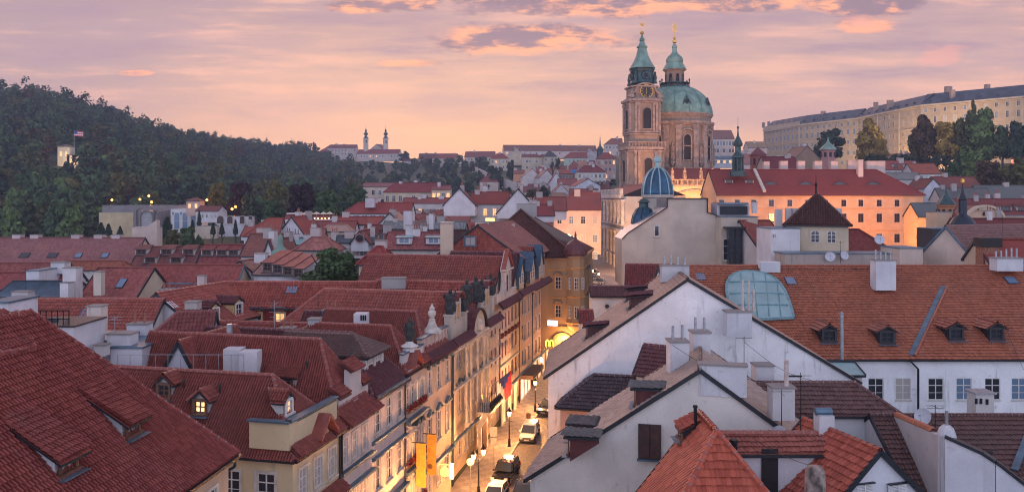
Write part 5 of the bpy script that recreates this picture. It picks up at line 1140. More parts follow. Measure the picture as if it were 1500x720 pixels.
# ------------------------------------------------------------------ behind the long orange roof on the right
r9 = thing('firewall_house', pd(985, 400, 125), 'tall beige blank gable house with one small window in front of the church', 'house')
F9 = [(912, 420), (911, 350), (920, 341), (977, 304), (977, 291), (1036, 291), (1036, 311), (1056, 318), (1056, 420)]
mb = MB(); P_ = [pd(*q, 125) for q in F9]; mb.poly(P_[::-1], 0, n=V((0, -1, 0))); bk = [p + V((0, 9, 0)) for p in P_]
for i in range(1, len(P_) - 2): mb.poly([P_[i], bk[i], bk[i + 1], P_[i + 1]], 1)
mb.poly([P_[0], bk[0], bk[1], P_[1]], 0); mb.build('wall', [plaster((.56, .48, .40), .22), BLUEM], r9)
mb = MB()
for i in range(1, len(P_) - 2): mb.beam(P_[i] + V((0, -.1, .05)), P_[i + 1] + V((0, -.1, .05)), .4, .16)
mb.build('flashing', DARKM, r9); window(r9, pd(962, 346, 124.95), 0, .75, 1.7, sur=STONE, ny=1, nx=1, far=True, glass=GL_DARK)
hx = HF('small white walled house with round oculus under a dark tiled roof at the bend', 867, 922, 421, 433, 99, tan=.5, yb=500, wall=(.66, .62, .58), roof=(.15, .05, .05), lod=1); mb = MB(); c_ = pd(889, 448, 98.95); mb.tube(c_, c_ - V((0, .12, 0)), .42, None, 16, 1); mb.tube(c_ - V((0, .1, 0)), c_ - V((0, .18, 0)), .26, None, 14, 0); mb.build('oculus', [GL_DARK, STONE], hx.root)
HF('dark red wedge of roof directly before the beige blank gable', 917, 990, 389, 428, 106, tan=.8, rot=-10, yb=470, wall=(.6, .55, .5), roof=(.21, .042, .038), lod=1)
HF('tiny white annex with red roof squeezed beside the tan tiled slope', 850, 868, 456, 470, 92, tan=.7, yb=520, wall=(.62, .62, .64), roof=(.24, .05, .045), lod=1)
# its street turret domes
def ribdome(name, c, prof, n, ribs, m, mr, parent, drum=None):
    mb = MB(); mb.lathe(c, prof, n, 0)
    for k in range(ribs):
        a_ = 2 * math.pi * (k + .5) / ribs; pr = None
        for r_, z_ in prof:
            q = V(c) + V((math.cos(a_) * (r_ + .04), math.sin(a_) * (r_ + .04), z_))
            if pr: mb.tube(pr, q, .13, None, 5, 1, False)
            pr = q
    return mb.build(name, [m, mr], parent)
c_ = pd(963, 285, 140); tur = MB(); tur.lathe(V((c_.x, c_.y, 0)), [(2.5, 12), (2.5, c_.z - .6), (2.8, c_.z - .5), (2.8, c_.z)], 16, 0); t9 = tur.build('turret', plaster((.50, .44, .38), .3), r9)
ribdome('dome', c_, [(2.65, 0), (2.7, .3), (2.55, 1.5), (2.2, 2.8), (1.6, 3.9), (.75, 4.6)], 20, 10, COPBLUE, TEALM, t9)
mb = MB(); mb.lathe(c_, [(.75, 4.5), (.55, 4.7), (.45, 5.6), (.7, 5.7), (.72, 6.1), (.5, 6.5), (.15, 6.7), (.06, 7.3)], 10); mb.build('lantern', TEALM, t9)
c_ = pd(943, 329, 133); mb = MB(); mb.lathe(V((c_.x, c_.y, 0)), [(1.9, 12), (1.9, c_.z)], 14); t9 = mb.build('turret', plaster((.50, .44, .38), .3), r9); ribdome('dome', c_, [(2.0, 0), (2.05, .4), (1.8, 1.5), (1.2, 2.5), (.8, 2.8)], 16, 8, COPBLUE, COPDK, t9)
mb = MB(); mb.lathe(c_, [(.8, 2.7), (.75, 3.6), (1.1, 3.7), (.6, 4.2), (.1, 4.4)], 10); mb.build('lantern', COPDK, t9)
hB2 = wallhouse('beige back facade with a tall glass lift shaft and flat blue roof structures', 1056, 1110, 318, 400, 122, 9, wall=(.50, .44, .36), wins=[(1063, 350, .7, 3.2, dict(sur=STONE, glass=GL_DARK, nx=1, arch=True)), (1095, 343, 1.2, 2.4, dict(sur=STONE, glass=GL_PALE))])
mb = MB(); a_, b_ = pd(1067, 335, 120.9), pd(1085, 335, 120.9); zb_ = pd(0, 395, 121).z; mb.box(((a_.x + b_.x) / 2, 121.3, (a_.z + zb_) / 2), (b_.x - a_.x, 1.3, a_.z - zb_), 0, 0)
for x_ in (a_.x, b_.x, (a_.x + b_.x) / 2): mb.box((x_, 120.6, (a_.z + zb_) / 2), (.1, .12, a_.z - zb_), 0, 1)
for k in range(8): mb.box(((a_.x + b_.x) / 2, 120.6, zb_ + (a_.z - zb_) * k / 7), (b_.x - a_.x, .1, .1), 0, 1)
mb.box(((a_.x + b_.x) / 2, 121, a_.z + .15), (b_.x - a_.x + 1, 2.2, .3), 0, 1); mb.build('lift_shaft', [glassmat('lift_glass', (.04, .06, .075)), DARKM], hB2.root)
mb = MB(); mb.box(pd(1074, 308, 125) + V((0, 2, 0)), (5, 4, 2.2)); mb.box(pd(1074, 308, 125) + V((0, -.2, 0)), (4.2, .5, 1.3), 0, 1); mb.box(pd(1072, 300, 125) + V((0, 1, .2)), (4.5, 4, .3), 0, 2); mb.build('roof_structure', [plaster(WL, .2), DARKM, BLUEM], hB2.root)
chpx(hB2.roof, 1102, 1108, 296, 312, 122, .8, mat=plaster(WL, .2))
# turret house with the pyramid roof
c0 = pd(1195, 327, 105); hw = 3.75; a = V((c0.x + 1.35, 108.5, pd(0, 286, 108.5).z)); hR10 = house('cream square turret house with brown pyramid roof and two arched windows', a, a + V((.28, -.107, 0)), c0.z, hw, 'hh', pd(0, 392, 105).z, wall=(.60, .50, .36), roof=(.075, .026, .022), lod=1, oh=.35, hipk=.97, age=.2,
    wins=[('f', 2, 1.05, 1.5, [1.0], {'pxs': (1194, 1218), 'arch': True, 'glass': GL_DARK})])
mb = MB(); mb.lathe(a, [(.12, 0), (.1, 1.2), (.22, 1.4), (.05, 1.8), (.02, 3.0)], 8); mb.build('finial', IRON, hR10.root)
wallhouse('white rendered block with tiny window left of the turret house', 1129, 1172, 335, 395, 104, 6, wall=(.64, .64, .66), wins=[(1134, 342, .5, .6, dict(far=True))])
mb = MB()
for i, (x0_, x1_, yt) in enumerate(((1136, 1145, 306), (1151, 1158, 305), (1160, 1168, 305), (1222, 1232, 305))):
    p = pd((x0_ + x1_) / 2, yt, 112); zb_ = pd(0, 345, 112).z; mb = MB(); w_ = (x1_ - x0_) / F * 112; mb.box(V((p.x, p.y, (p.z + zb_) / 2)), (w_, .7, p.z - zb_)); mb.build('chimney', plaster((.60, .57, .57), .3), hR10.root)
HF('red roof sloping down on the right of the cream turret house', 1236, 1305, 337, 366, 112, ends='gh', yb=395, wall=WB, roof=(.20, .04, .035), lod=0, wins=[fw(3, 1., 1.4, (.8,))])
HF('red roof on the left behind the white block and beige lift facade', 1108, 1160, 324, 364, 118, ends='gg', yb=395, wall=WC, roof=(.27, .06, .045), lod=0, rot=18)
wallhouse('low cluttered rooftop terrace with dishes between orange roof and turret house', 1150, 1330, 372, 400, 98, 4, wall=(.42, .38, .34), stain=.6)
a = pd(1386, 333, 97); hh = house('cream gable house with wide brown tiled roof reaching the right edge', a, a + V((.93, .37, 0)) * 22, 19.2, 4.4, 'gg', 14, wall=(.62, .52, .44), roof=(.24, .10, .085), lod=1, stain=.3, trim=BLUEM)
wallhouse('cream parapet wall of a roof terrace left of the wide brown tiled roof', 1318, 1352, 364, 398, 96, 5, wall=(.62, .52, .44))
bc = MB(); p = pd(1447, 352, 90); zb_ = pd(0, 395, 90).z; bc.box(V((p.x, p.y, (p.z + zb_) / 2)), (1.9, 1.5, p.z - zb_ - .8), 0, 0); bc.box(V((p.x, p.y, p.z - .2)), (2.2, 1.8, 1.0), 0, 1); tag(bc.build('brick_chimney', [BRICK, plain('sooty_cap', (.03, .026, .025), .9)]), 'dark sooty brick chimney stack before the wide brown roof', 'chimney')
# the orange-lit building
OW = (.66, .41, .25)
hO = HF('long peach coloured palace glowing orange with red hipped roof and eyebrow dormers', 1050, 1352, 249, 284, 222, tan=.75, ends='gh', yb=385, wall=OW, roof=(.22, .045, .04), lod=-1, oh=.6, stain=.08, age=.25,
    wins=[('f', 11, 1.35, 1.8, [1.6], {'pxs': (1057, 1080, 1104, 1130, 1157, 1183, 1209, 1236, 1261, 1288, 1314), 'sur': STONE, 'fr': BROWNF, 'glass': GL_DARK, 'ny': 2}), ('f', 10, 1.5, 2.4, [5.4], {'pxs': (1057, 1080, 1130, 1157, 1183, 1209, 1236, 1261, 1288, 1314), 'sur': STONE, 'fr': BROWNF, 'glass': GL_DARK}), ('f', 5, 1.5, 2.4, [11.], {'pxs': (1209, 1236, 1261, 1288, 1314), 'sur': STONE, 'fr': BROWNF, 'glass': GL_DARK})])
mb = MB(); ze_ = hO.ze
for z_ in (-3.9, -9.9, -.35): mb.beam(hO.P(hO.s0, hO.hw + .1, ze_ + z_), hO.P(hO.s1, hO.hw + .1, ze_ + z_), .3, .3 if z_ < -1 else .6)
mb.build('cornice', plaster(OW, .1), hO.root)
for px_ in (1129, 1180, 1230, 1279):
    p = hit(hO, px_, 270); mb = MB(); pr = None
    for i in range(9):
        a_ = -1 + 2 * i / 8; q = p + V((a_ * 2.4, 0, .9 * math.exp(-a_ * a_ * 3) - .05)); 
        if pr: slope(mb, [pr - V((0, .3, 0)), q - V((0, .3, 0)), q + V((0, 2.0, .2)), pr + V((0, 2.0, .2))], 0, .1); mb.poly([V((pr.x, pr.y - .1, p.z - .2)), V((q.x, q.y - .1, p.z - .2)), q - V((0, .1, 0)), pr - V((0, .1, 0))], 4)
        pr = q
    o = mb.build('eyebrow_dormer', roofmats((.22, .045, .04), -1), hO.root); o.data.materials[4] = GL_DARK
mb = MB()
for i, (x0_, x1_, yt) in enumerate(((1118, 1126, 237), (1142, 1153, 236), (1168, 1178, 236), (1192, 1203, 236), (1216, 1226, 236), (1241, 1252, 235), (1257, 1263, 234), (1268, 1280, 236), (1280, 1295, 236))): chpx(hO.roof, x0_, x1_, yt, 255, 234, 1.6, mat=plaster((.62, .50, .45), .25))
chpx(hO.roof, 1256, 1263, 234, 259, 229, 1.4, mat=plaster((.62, .52, .48), .2))
mb = MB(); mb.beam(hit(hO, 1120, 282) + V((0, 0, .3)), hit(hO, 1105, 249.5) + V((0, 0, .3)), .8, .6); mb.build('fire_parapet', STONE, hO.roof)
for px_ in (1068, 1098): p = hit(hO, px_, 268); dormer(hO, p, hO.n, 2.2, .9, 'shed', roofc=(.19, .04, .035), ts=.2)
window(hO.root, hO.P(0, hO.hw + .01, 0) + V(((1130 - 1050) / F * 222, 0, pd(0, 324, 222).z)), 0, 1.5, 2.2, glass=litglass('lit_far', (1., .62, .15), 3.), far=True, fr=BROWNF)
# copper bell spire
c_ = pd(1081, 252, 226); mb = MB(); mb.lathe(c_, [(2.3, -1.2), (2.3, .2), (1.6, .5)], 8, 0, .4, False)
for k in range(8): a_ = .4 + k * math.pi / 4; mb.tube(c_ + V((math.cos(a_) * 1.45, math.sin(a_) * 1.45, .4)), c_ + V((math.cos(a_) * 1.3, math.sin(a_) * 1.3, 4.)), .2, None, 6)
mb.lathe(c_, [(.8, .4), (.8, 4.)], 8); mb.lathe(c_, [(1.9, 4), (1.8, 4.4), (1.3, 5.), (.85, 5.6), (.8, 7.2), (1.3, 7.4), (1.35, 8.), (.9, 9.), (.3, 10.2), (.14, 12), (.3, 12.4), (.3, 12.7), (.05, 13), (.05, 15.4)], 10)
tag(mb.build('copper_spire', [COPDK, GOLD]), 'slim dark green copper bell spire on the red roof beside the church', 'spire')
# ------------------------------------------------------------------ the church with dome and bell tower
LS = (.33, .235, .175); PL = plaster(LS, .7); PL2 = plain('church_stone_trim', (.34, .245, .20), .85, var=.35, scale=.8); DKGL = plain('dark_louvre_opening', (.014, .012, .014), .7)
ch = thing('baroque_church', pd(960, 370, 285), 'large baroque church with green copper dome and slender clock tower', 'church')
def archopen(mb, P, ang, w, h, m=0, sur=1, o=.0, proud=.12, frame=.5):
    """dark arched opening with a raised surround; P bottom centre"""
    ca, sa = math.cos(ang), math.sin(ang); Q = lambda x_, z_, k: V(P) + V((x_ * ca + k * sa, x_ * sa - k * ca, z_)); n_ = V((sa, -ca, 0))
    arc = [(math.cos(math.pi * i / 10) * w / 2, h - w / 2 + math.sin(math.pi * i / 10) * w / 2) for i in range(11)]
    mb.poly([Q(x_, z_, .03) for x_, z_ in arc] + [Q(-w / 2, 0, .03), Q(w / 2, 0, .03)], m, n=n_)
    pts = [(w / 2, 0)] + arc + [(-w / 2, 0)]; e = frame / 2
    for (a_, b_), (c_, d_) in zip(pts, pts[1:]): mb.beam(Q(a_, b_, proud / 2), Q(c_, d_, proud / 2), frame, proud, sur)
    mb.beam(Q(-w / 2 - .4, -.15, .2), Q(w / 2 + .4, -.15, .2), .4, .3, sur)
DT = 272.; tc_ = pd(943.5, 290, DT); TX, TY = tc_.x, DT + 5.5; TA = R(9); rotv = lambda x_, y_: V((TX + x_ * math.cos(TA) - y_ * math.sin(TA), TY + x_ * math.sin(TA) + y_ * math.cos(TA), 0))
zY = lambda py: pd(0, py, DT).z
tw = MB()
def stage(mb, hw, z0, z1, cut=.75, m=0):
    c = hw * cut; pts = [(-hw, -c), (-c, -hw), (c, -hw), (hw, -c), (hw, c), (c, hw), (-c, hw), (-hw, c)]; mb.prism([rotv(*p) for p in pts], z0, z1, m)
    return c
stage(tw, 6.1, 5, zY(217)); stage(tw, 5.4, zY(217), zY(207)); stage(tw, 5.1, zY(207), zY(142)); stage(tw, 4.4, zY(142), zY(124))
o_tower = tw.build('tower', PL, ch)
tr = MB()
for hw, z_, t_ in ((6.9, zY(217), .9), (6.5, zY(221), .6), (6.4, zY(292), .7), (5.6, zY(193), .5), (5.5, zY(196), .5), (6.0, zY(146), .8), (5.5, zY(149), .5), (5.0, zY(125.5), .5)): stage(tr, hw, z_ - t_ / 2, z_ + t_ / 2)
for hw, z0_, z1_, offs in ((6.1, zY(290), zY(222), (-4.2, -2.9, 2.9, 4.2)), (5.1, zY(193), zY(150), (-3.6, -2.6, 2.6, 3.6))):
    for o_ in offs:
        for s_ in (0, 1):
            p = rotv(o_, -hw - .1) if s_ == 0 else rotv(-hw - .1, o_); q = rotv(hw + .1, o_) if s_ else p
            for v_ in ({(p.x, p.y), (q.x, q.y)}):
                tr.box(V((v_[0], v_[1], (z0_ + z1_) / 2)), (.75, .75, z1_ - z0_), TA); tr.box(V((v_[0], v_[1], z1_ - .5)), (1.05, 1.05, .8), TA)
# balustrade of the gallery
for k in range(26):
    for s_ in (0, 1): v_ = rotv(-6.3 + 12.6 * k / 25, -6.4) if s_ == 0 else rotv(-6.4, -6.3 + 12.6 * k / 25); tr.box(V((v_.x, v_.y, zY(217) + 1.2)), (.22, .22, 1.4), TA)
tr.beam(rotv(-6.5, -6.4) + V((0, 0, zY(217) + 2.0)), rotv(6.5, -6.4) + V((0, 0, zY(217) + 2.0)), .5, .3); tr.beam(rotv(-6.4, -6.5) + V((0, 0, zY(217) + 2.0)), rotv(-6.4, 6.5) + V((0, 0, zY(217) + 2.0)), .5, .3)
# curved pediment over the clock
pr = None
for i in range(11):
    a_ = math.pi * i / 10; q = rotv(-math.cos(a_) * 4.7, -4.75) + V((0, 0, zY(134) + (math.sin(a_) * 2.9 if 2 < i < 8 else math.sin(a_) * 1.4 - .8)))
    if pr: tr.beam(pr, q, .8, .5)
    pr = q
for x_ in (-4.8, 4.8): v_ = rotv(x_, -4.6); tr.lathe(V((v_.x, v_.y, zY(143))), [(.7, 0), (.9, .6), (.5, 1.3), (.6, 2.0), (.2, 2.8), (.03, 3.2)], 8)
for x_ in (-5.3, 5.3):
    for k in range(3): v_ = rotv(x_, -4.2); tr.box(V((v_.x, v_.y, zY(142) + .4 + .3 * k)), (1.6 - .4 * k, 1.6 - .4 * k, .5), TA)
tr.build('tower_trim', PL2, o_tower)
for x_, y_, da, y0_, y1_ in ((.3, -5.15, 0, 188, 157), (.4, -6.15, 0, 266, 231), (-5.15, 0, math.pi / 2, 188, 159), (-6.15, 0, math.pi / 2, 266, 233)):
    op = MB(); f0 = rotv(x_, y_); archopen(op, V((f0.x, f0.y, zY(y0_))), TA - da, 3.0, zY(y1_) - zY(y0_)); op.build('bell_opening', [DKGL, PL2], o_tower)
ck = MB(); f0 = rotv(.3, -4.45); c_ = V((f0.x, f0.y, zY(133))); n_ = V((math.sin(TA), -math.cos(TA), 0)); t_ = V((math.cos(TA), math.sin(TA), 0))
ck.tube(c_, c_ + n_ * .25, 2.25, None, 24, 0); pr = None
for i in range(25):
    a_ = 2 * math.pi * i / 24; q = c_ + n_ * .28 + t_ * math.cos(a_) * 2.2 + V((0, 0, math.sin(a_) * 2.2))
    if pr: ck.beam(pr, q, .12, .16, 1)
    pr = q
for i in range(12): a_ = math.pi / 2 - 2 * math.pi * i / 12; ck.beam(c_ + n_ * .3 + t_ * math.cos(a_) * 1.45 + V((0, 0, math.sin(a_) * 1.45)), c_ + n_ * .3 + t_ * math.cos(a_) * 1.98 + V((0, 0, math.sin(a_) * 1.98)), .2, .1, 1)
clk = ck.build('clock', [plain('black_clock_face', (.012, .012, .016), .4), GOLD], ch)
for a_, l_ in ((math.pi / 2 + .2, 1.15), (-math.pi / 2 - .25, 1.75)):
    hb_ = MB(); hb_.beam(c_ + n_ * .38, c_ + n_ * .38 + t_ * math.cos(a_) * l_ + V((0, 0, math.sin(a_) * l_)), .18, .08); hb_.build('clock_hand', GOLD, clk)
# tower helm
zY = lambda py: pd(0, py, DT + 5.5).z; hm = MB(); T0 = V((TX, TY, 0)); T0.x, T0.y = rotv(.2, 0).x, rotv(.2, 0).y
hm.lathe(T0, [(3.8, zY(124)), (4.0, zY(122)), (3.7, zY(116)), (3.6, zY(108)), (4.1, zY(102))], 16, 0, TA, False, .55, TA)
hm.lathe(T0, [(4.4, zY(101)), (3.9, zY(97)), (2.9, zY(90)), (2.1, zY(82)), (1.6, zY(74)), (1.45, zY(70))], 16, 1, TA, True, .3, TA)
hm.lathe(T0, [(1.9, zY(70)), (1.9, zY(69)), (1.2, zY(66)), (.75, zY(61)), (.7, zY(60.5)), (1.0, zY(59)), (.8, zY(57)), (.4, zY(54)), (.3, zY(51))], 12, 1, TA)
hm.lathe(T0, [(.1, zY(51.2)), (.6, zY(50)), (.72, zY(48.2)), (.6, zY(46.5)), (.1, zY(45.4)), (.1, zY(41))], 12, 2)
c_ = V((T0.x, T0.y - .1, zY(36)))
for i in range(12): a_ = 2 * math.pi * i / 12; hm.beam(c_, c_ + V((math.cos(a_) * 1.0, 0, math.sin(a_) * 1.0)), .16, .1, 2)
hm.lathe(c_, [(.05, -.5), (.5, -.2), (.5, .2), (.05, .5)], 10, 2)
for a_ in (0, 1, 2, 3):     # dark medallions and corner scrolls of the helm
    nn = V((math.sin(TA + a_ * math.pi / 2), -math.cos(TA + a_ * math.pi / 2), 0)); q = T0 + nn * 3.7 + V((0, 0, zY(112.5))); hm.tube(q, q + nn * .5, 1.5, 1.3, 14, 3); hm.tube(q + nn * .4, q + nn * .6, .8, None, 12, 4)
    nn = V((math.sin(TA + a_ * math.pi / 2 + math.pi / 4), -math.cos(TA + a_ * math.pi / 2 + math.pi / 4), 0)); q = T0 + nn * 4.9; hm.lathe(V((q.x, q.y, zY(124))), [(.9, 0), (.5, 1.), (.7, 2.), (.35, 3.2), (.45, 3.6), (.05, 4.2)], 8, 3)
hm.build('tower_helm', [COPDK, COPPER, GOLD, COPDK, DKGL], ch)
# dome
DD_ = 290.; dc = pd(993, 290, DD_); DX, DY = dc.x, DD_ + 6; zD = lambda py: pd(0, py, DD_ - 4).z; DC = V((DX, DY, 0)); RR = 13.4
dm = MB(); dm.lathe(DC, [(RR - .3, 8), (RR - .3, zD(166)), ], 48, 0); drum = dm.build('drum', PL, ch)
tr = MB()
for r_, py_, t_ in ((RR + .5, 166, .5), (RR + .2, 168, .5), (RR + .9, 179, .7), (RR + .4, 181.5, .6), (RR + .3, 247, .9), (RR + .1, 214, .3)): z_ = zD(py_); tr.lathe(DC, [(RR - .6, z_ - t_), (r_ - .25, z_ - t_), (r_, z_ - t_ * .3), (r_, z_ + t_ * .4), (RR - .6, z_ + t_ * .5)], 48)
for k in range(8):
    op = MB(); st = MB()
    a_ = math.radians(-90 + 8 + 45 * k); nn = V((math.cos(a_), math.sin(a_), 0)); q = DC + nn * (RR - .28); archopen(op, V((q.x, q.y, zD(234))), wang(nn), 2.9, zD(197) - zD(234), frame=.6, proud=.4); op.build('drum_window', [DKGL, PL2], drum)
    pr = None; tt = V((-nn.y, nn.x, 0))
    for i in range(9):      # curved hood over each window
        b_ = math.pi * i / 8; q2 = q + nn * .35 + tt * (-math.cos(b_) * 2.5) + V((0, 0, zD(195) + math.sin(b_) * 1.3))
        if pr: tr.beam(pr, q2, .7, .45)
        pr = q2
    for off in (-15.5, -11.5, 11.5, 15.5):
        b_ = a_ + math.radians(off); n2 = V((math.cos(b_), math.sin(b_), 0)); q = DC + n2 * (RR + .05); tr.box(V((q.x, q.y, (zD(185) + zD(245)) / 2)), (1.05, .8, zD(185) - zD(245)), wang(n2)); tr.box(V((q.x, q.y, zD(186))), (1.5, 1.1, 1.2), wang(n2)); tr.box(V((q.x, q.y, zD(244))), (1.4, 1.1, 1.2), wang(n2))
    b_ = a_ + math.radians(22.5); n2 = V((math.cos(b_), math.sin(b_), 0)); q = DC + n2 * (RR + .4); tr.lathe(V((q.x, q.y, zD(237))), [(.3, -1.6), (1.0, -.3), (1.0, 0)], 8)
    st.lathe(V((q.x, q.y, zD(237))), [(.75, 0), (.85, 1.5), (.6, 3.2), (.85, 4.6), (.5, 5.4), (.25, 5.6), (.42, 6.1), (.3, 6.7), (.05, 6.9)], 8); st.build('niche_statue', plain('weathered_niche_statue', (.27, .20, .165), .9, var=.5, scale=1.5), drum)
tr.build('drum_trim', PL2, drum)
zb_ = zD(165.5); prof = []
for i in range(13): a_ = math.pi / 2 * .78 * i / 12; prof.append(((RR + .2) * math.cos(a_) ** .9, zb_ + 11.0 * math.sin(a_)))
dmo = ribdome('dome', DC, prof, 48, 16, COPPER, plain('dome_rib', (.11, .26, .22), .6, .15), ch)
for k in range(8):
    ey = MB()
    a_ = math.radians(-90 + 8 + 45 * k); nn = V((math.cos(a_), math.sin(a_), 0)); q = DC + nn * (RR - 1.2) + V((0, 0, zb_ + 3.9)); ey.tube(q, q + nn * 1.0, 1.1, 1.0, 14, 0); ey.tube(q + nn * .9, q + nn * 1.1, .7, None, 12, 1)
    for s_ in (-1, 1): ey.tube(q + V((-nn.y, nn.x, 0)) * s_ * 1.2 + nn * .8, q + V((-nn.y, nn.x, 0)) * s_ * 1.6 + nn * .8 - V((0, 0, 1.6)), .25, .12, 6, 0)
    ey.lathe(q + nn * .6 + V((0, 0, 1.)), [(.5, 0), (.4, .5), (.05, 1.)], 8, 0); ey.build('dome_oculus', [COPDK, DKGL], dmo)
lt = MB(); zt = prof[-1][1]; LC = DC; lt.lathe(LC, [(5.6, zt - .6), (5.6, zt + .3), (4.2, zt + .4)], 24, 2)
for k in range(28): a_ = 2 * math.pi * k / 28; lt.box(LC + V((math.cos(a_) * 5.3, math.sin(a_) * 5.3, zt + .8)), (.22, .22, 1.1), a_, 2)
lt.lathe(LC, [(5.1, zt + 1.3), (5.5, zt + 1.35), (5.5, zt + 1.6), (5.1, zt + 1.65)], 28, 2)
for k in range(8): a_ = math.radians(22 + 45 * k); lt.lathe(LC + V((math.cos(a_) * 5.4, math.sin(a_) * 5.4, zt + 1.5)), [(.35, 0), (.2, .6), (.35, 1.1), (.05, 1.7)], 7, 2)
zl = zD(97); lt.lathe(LC, [(3.5, zt), (3.5, zl - .4), (4.0, zl - .2), (4.1, zl + .3)], 8, 0, math.radians(8 + 22.5), False)
for k in range(8):
    a_ = math.radians(-90 + 8 + 45 * k); nn = V((math.cos(a_), math.sin(a_), 0)); q = LC + nn * (3.5 * math.cos(math.pi / 8) + .02); archopen(lt, V((q.x, q.y, zt + 1.6)), wang(nn), 1.35, zl - zt - 3., 4, 0, frame=.3)
lt.lathe(LC, [(4.4, zl + .2), (3.9, zl + 1.2), (3.3, zl + 2.2), (2.9, zl + 2.9), (3.1, zl + 3.1), (3.2, zl + 3.9), (2.6, zl + 5.0), (1.5, zl + 6.), (1.0, zl + 6.8), (.8, zl + 8.2), (1.0, zl + 8.6), (.7, zl + 9.4), (.3, zl + 10)], 16, 1)
lt.lathe(LC, [(.2, zl + 9.9), (.75, zl + 10.4), (.75, zl + 11), (.3, zl + 11.5), (.45, zl + 12), (.1, zl + 12.5), (.1, zl + 17.3)], 10, 3)
for w_, z_ in ((1.2, 15.9), (.8, 14.7)): lt.beam(LC + V((-w_, 0, zl + z_)), LC + V((w_, 0, zl + z_)), .22, .25, 3)
for s_ in (-1, 1): lt.beam(LC + V((s_ * 1.3, 0, zl + 15.4)), LC + V((0, 0, zl + 17.6)), .18, .2, 3); lt.beam(LC + V((s_ * .9, 0, zl + 14.2)), LC + V((s_ * .3, 0, zl + 15.9)), .18, .2, 3)
lt.build('lantern', [PL, COPPER, COPDK, GOLD, DKGL], ch)
# nave front facing the street and square on the left of the tower
NA, NB = pd(914, 0, 232), pd(874, 0, 286); NA.z = NB.z = 0; zT = 27.5; t_ = (NB - NA); L_ = t_.length; t_.normalize(); nv = MB(); no = V((-t_.y, t_.x, 0)); no = no if no.x < 0 else -no
GREYW = (.45, .42, .39); wn = []
wl = [(L_ * (i + .5) / 8, 21.4, 1.5, 3.6, {'arch': True}) for i in range(8)] + [(L_ * (i + .5) / 8, 12.2, 1.5, 3.4, {}) for i in range(8)] + [(L_ * (i + .5) / 8, 5., 1.4, 2.8, {}) for i in range(8)]
ops_ = wallpx(nv, NB, NA, 2, zT, wl, ch); wallrect(nv, NA, NA + no * -18, 2, zT); wallrect(nv, NA - no * 18, NB - no * 18, 2, zT); wallrect(nv, NB - no * 18, NB, 2, zT); nav = nv.build('nave_wall', plaster(GREYW, .35), ch)
for P_, a_, w, h_, k in ops_: window(ch, P_, a_, w, h_, fr=GREYF, sur=PL2, glass=GL_DARK, far=True, **k)
tr = MB()
for z_, o_, h_ in ((zT, 1.4, 1.0), (zT - 1.1, .8, .6), (19.2, .7, .5), (17.6, 1.0, .8), (10., .5, .5)): tr.beam(NA + no * o_ / 2 + V((0, 0, z_)), NB + no * o_ / 2 + V((0, 0, z_)), o_, h_)
for i in range(9):
    for s_ in (-.55, .55):
        q = NA + t_ * (L_ * i / 8 + s_) + no * .3
        tr.tube(V((q.x, q.y, 10.5)), V((q.x, q.y, 17.2)), .5, .42, 10); tr.tube(V((q.x, q.y, 19.4)), V((q.x, q.y, 26.3)), .48, .4, 10); tr.box(V((q.x, q.y, 26.2)), (1.2, 1.2, .8), 0); tr.box(V((q.x, q.y, 17.0)), (1.2, 1.2, .7), 0); tr.box(V((q.x, q.y, 6)), (1.1, .9, 8), 0)
for i in range(40): q = NA + t_ * L_ * (i + .5) / 40 + no * .8; tr.box(V((q.x, q.y, zT + 1.2)), (.4, .4, 1.4), 0)
for i in range(9): q = NA + t_ * L_ * i / 8 + no * .8; tr.box(V((q.x, q.y, zT + 1.3)), (1., 1., 1.8), 0)
tr.beam(NA + no * .8 + V((0, 0, zT + 2.)), NB + no * .8 + V((0, 0, zT + 2.)), .6, .3); tr.build('nave_trim', plain('nave_stone', (.47, .43, .40), .85, var=.25, scale=.7), nav)
rb = MB(); ri = NA - no * 9 + V((0, 0, zT + 4)); rj = NB - no * 9 + V((0, 0, zT + 4)); z_ = V((0, 0, zT + .3)); slope(rb, [NB + no * .2 + z_, NA + no * .2 + z_, ri, rj], 0); slope(rb, [NA - no * 18 + z_, NB - no * 18 + z_, rj, ri], 0); slope(rb, [NA + no * .2 + z_, NA - no * 18 + z_, ri], 0); rb.build('nave_roof', roofmats((.22, .055, .05), -1), ch)
# choir roof and balustraded block in front of the drum
bx = [pd(978, 0, 262), pd(1063, 0, 262)]; zt_ = pd(0, 272, 262).z; mb = MB(); mb.prism([(bx[0].x, 262), (bx[1].x, 262), (bx[1].x, 274), (bx[0].x, 274)], 4, zt_)
blk = mb.build('choir_wall', plaster((.62, .44, .31), .15), ch); mb = MB()
mb.beam((bx[0].x - .3, 261.8, zt_), (bx[1].x + .3, 261.8, zt_), .8, .6); mb.beam((bx[0].x - .3, 261.8, zt_ + 2.0), (bx[1].x + .3, 261.8, zt_ + 2.), .5, .3)
for i in range(48): mb.box((bx[0].x + (bx[1].x - bx[0].x) * i / 47, 261.8, zt_ + 1.1), (.2 if i % 8 else .9, .25, 1.7))
pr = None
for i in range(11):
    a_ = math.pi * i / 10; q = V((pd(1017, 0, 262).x - math.cos(a_) * 6.5, 261.5, pd(0, 290, 262).z + math.sin(a_) * 2.6))
    if pr: mb.beam(pr, q, .9, .6)
    pr = q
mb.build('choir_trim', PL2, blk)
for px_ in (985, 1003, 1027, 1044): st = MB(); q = pd(px_, 262, 261.8); st.lathe(V((q.x, q.y, zt_ + 2.1)), [(.6, 0), (.7, 1.), (.5, 2.), (.55, 2.8), (.25, 3.2), (.35, 3.6), (.05, 4.)], 8); st.build('parapet_statue', plain('weathered_niche_statue', (.27, .20, .165)), blk)
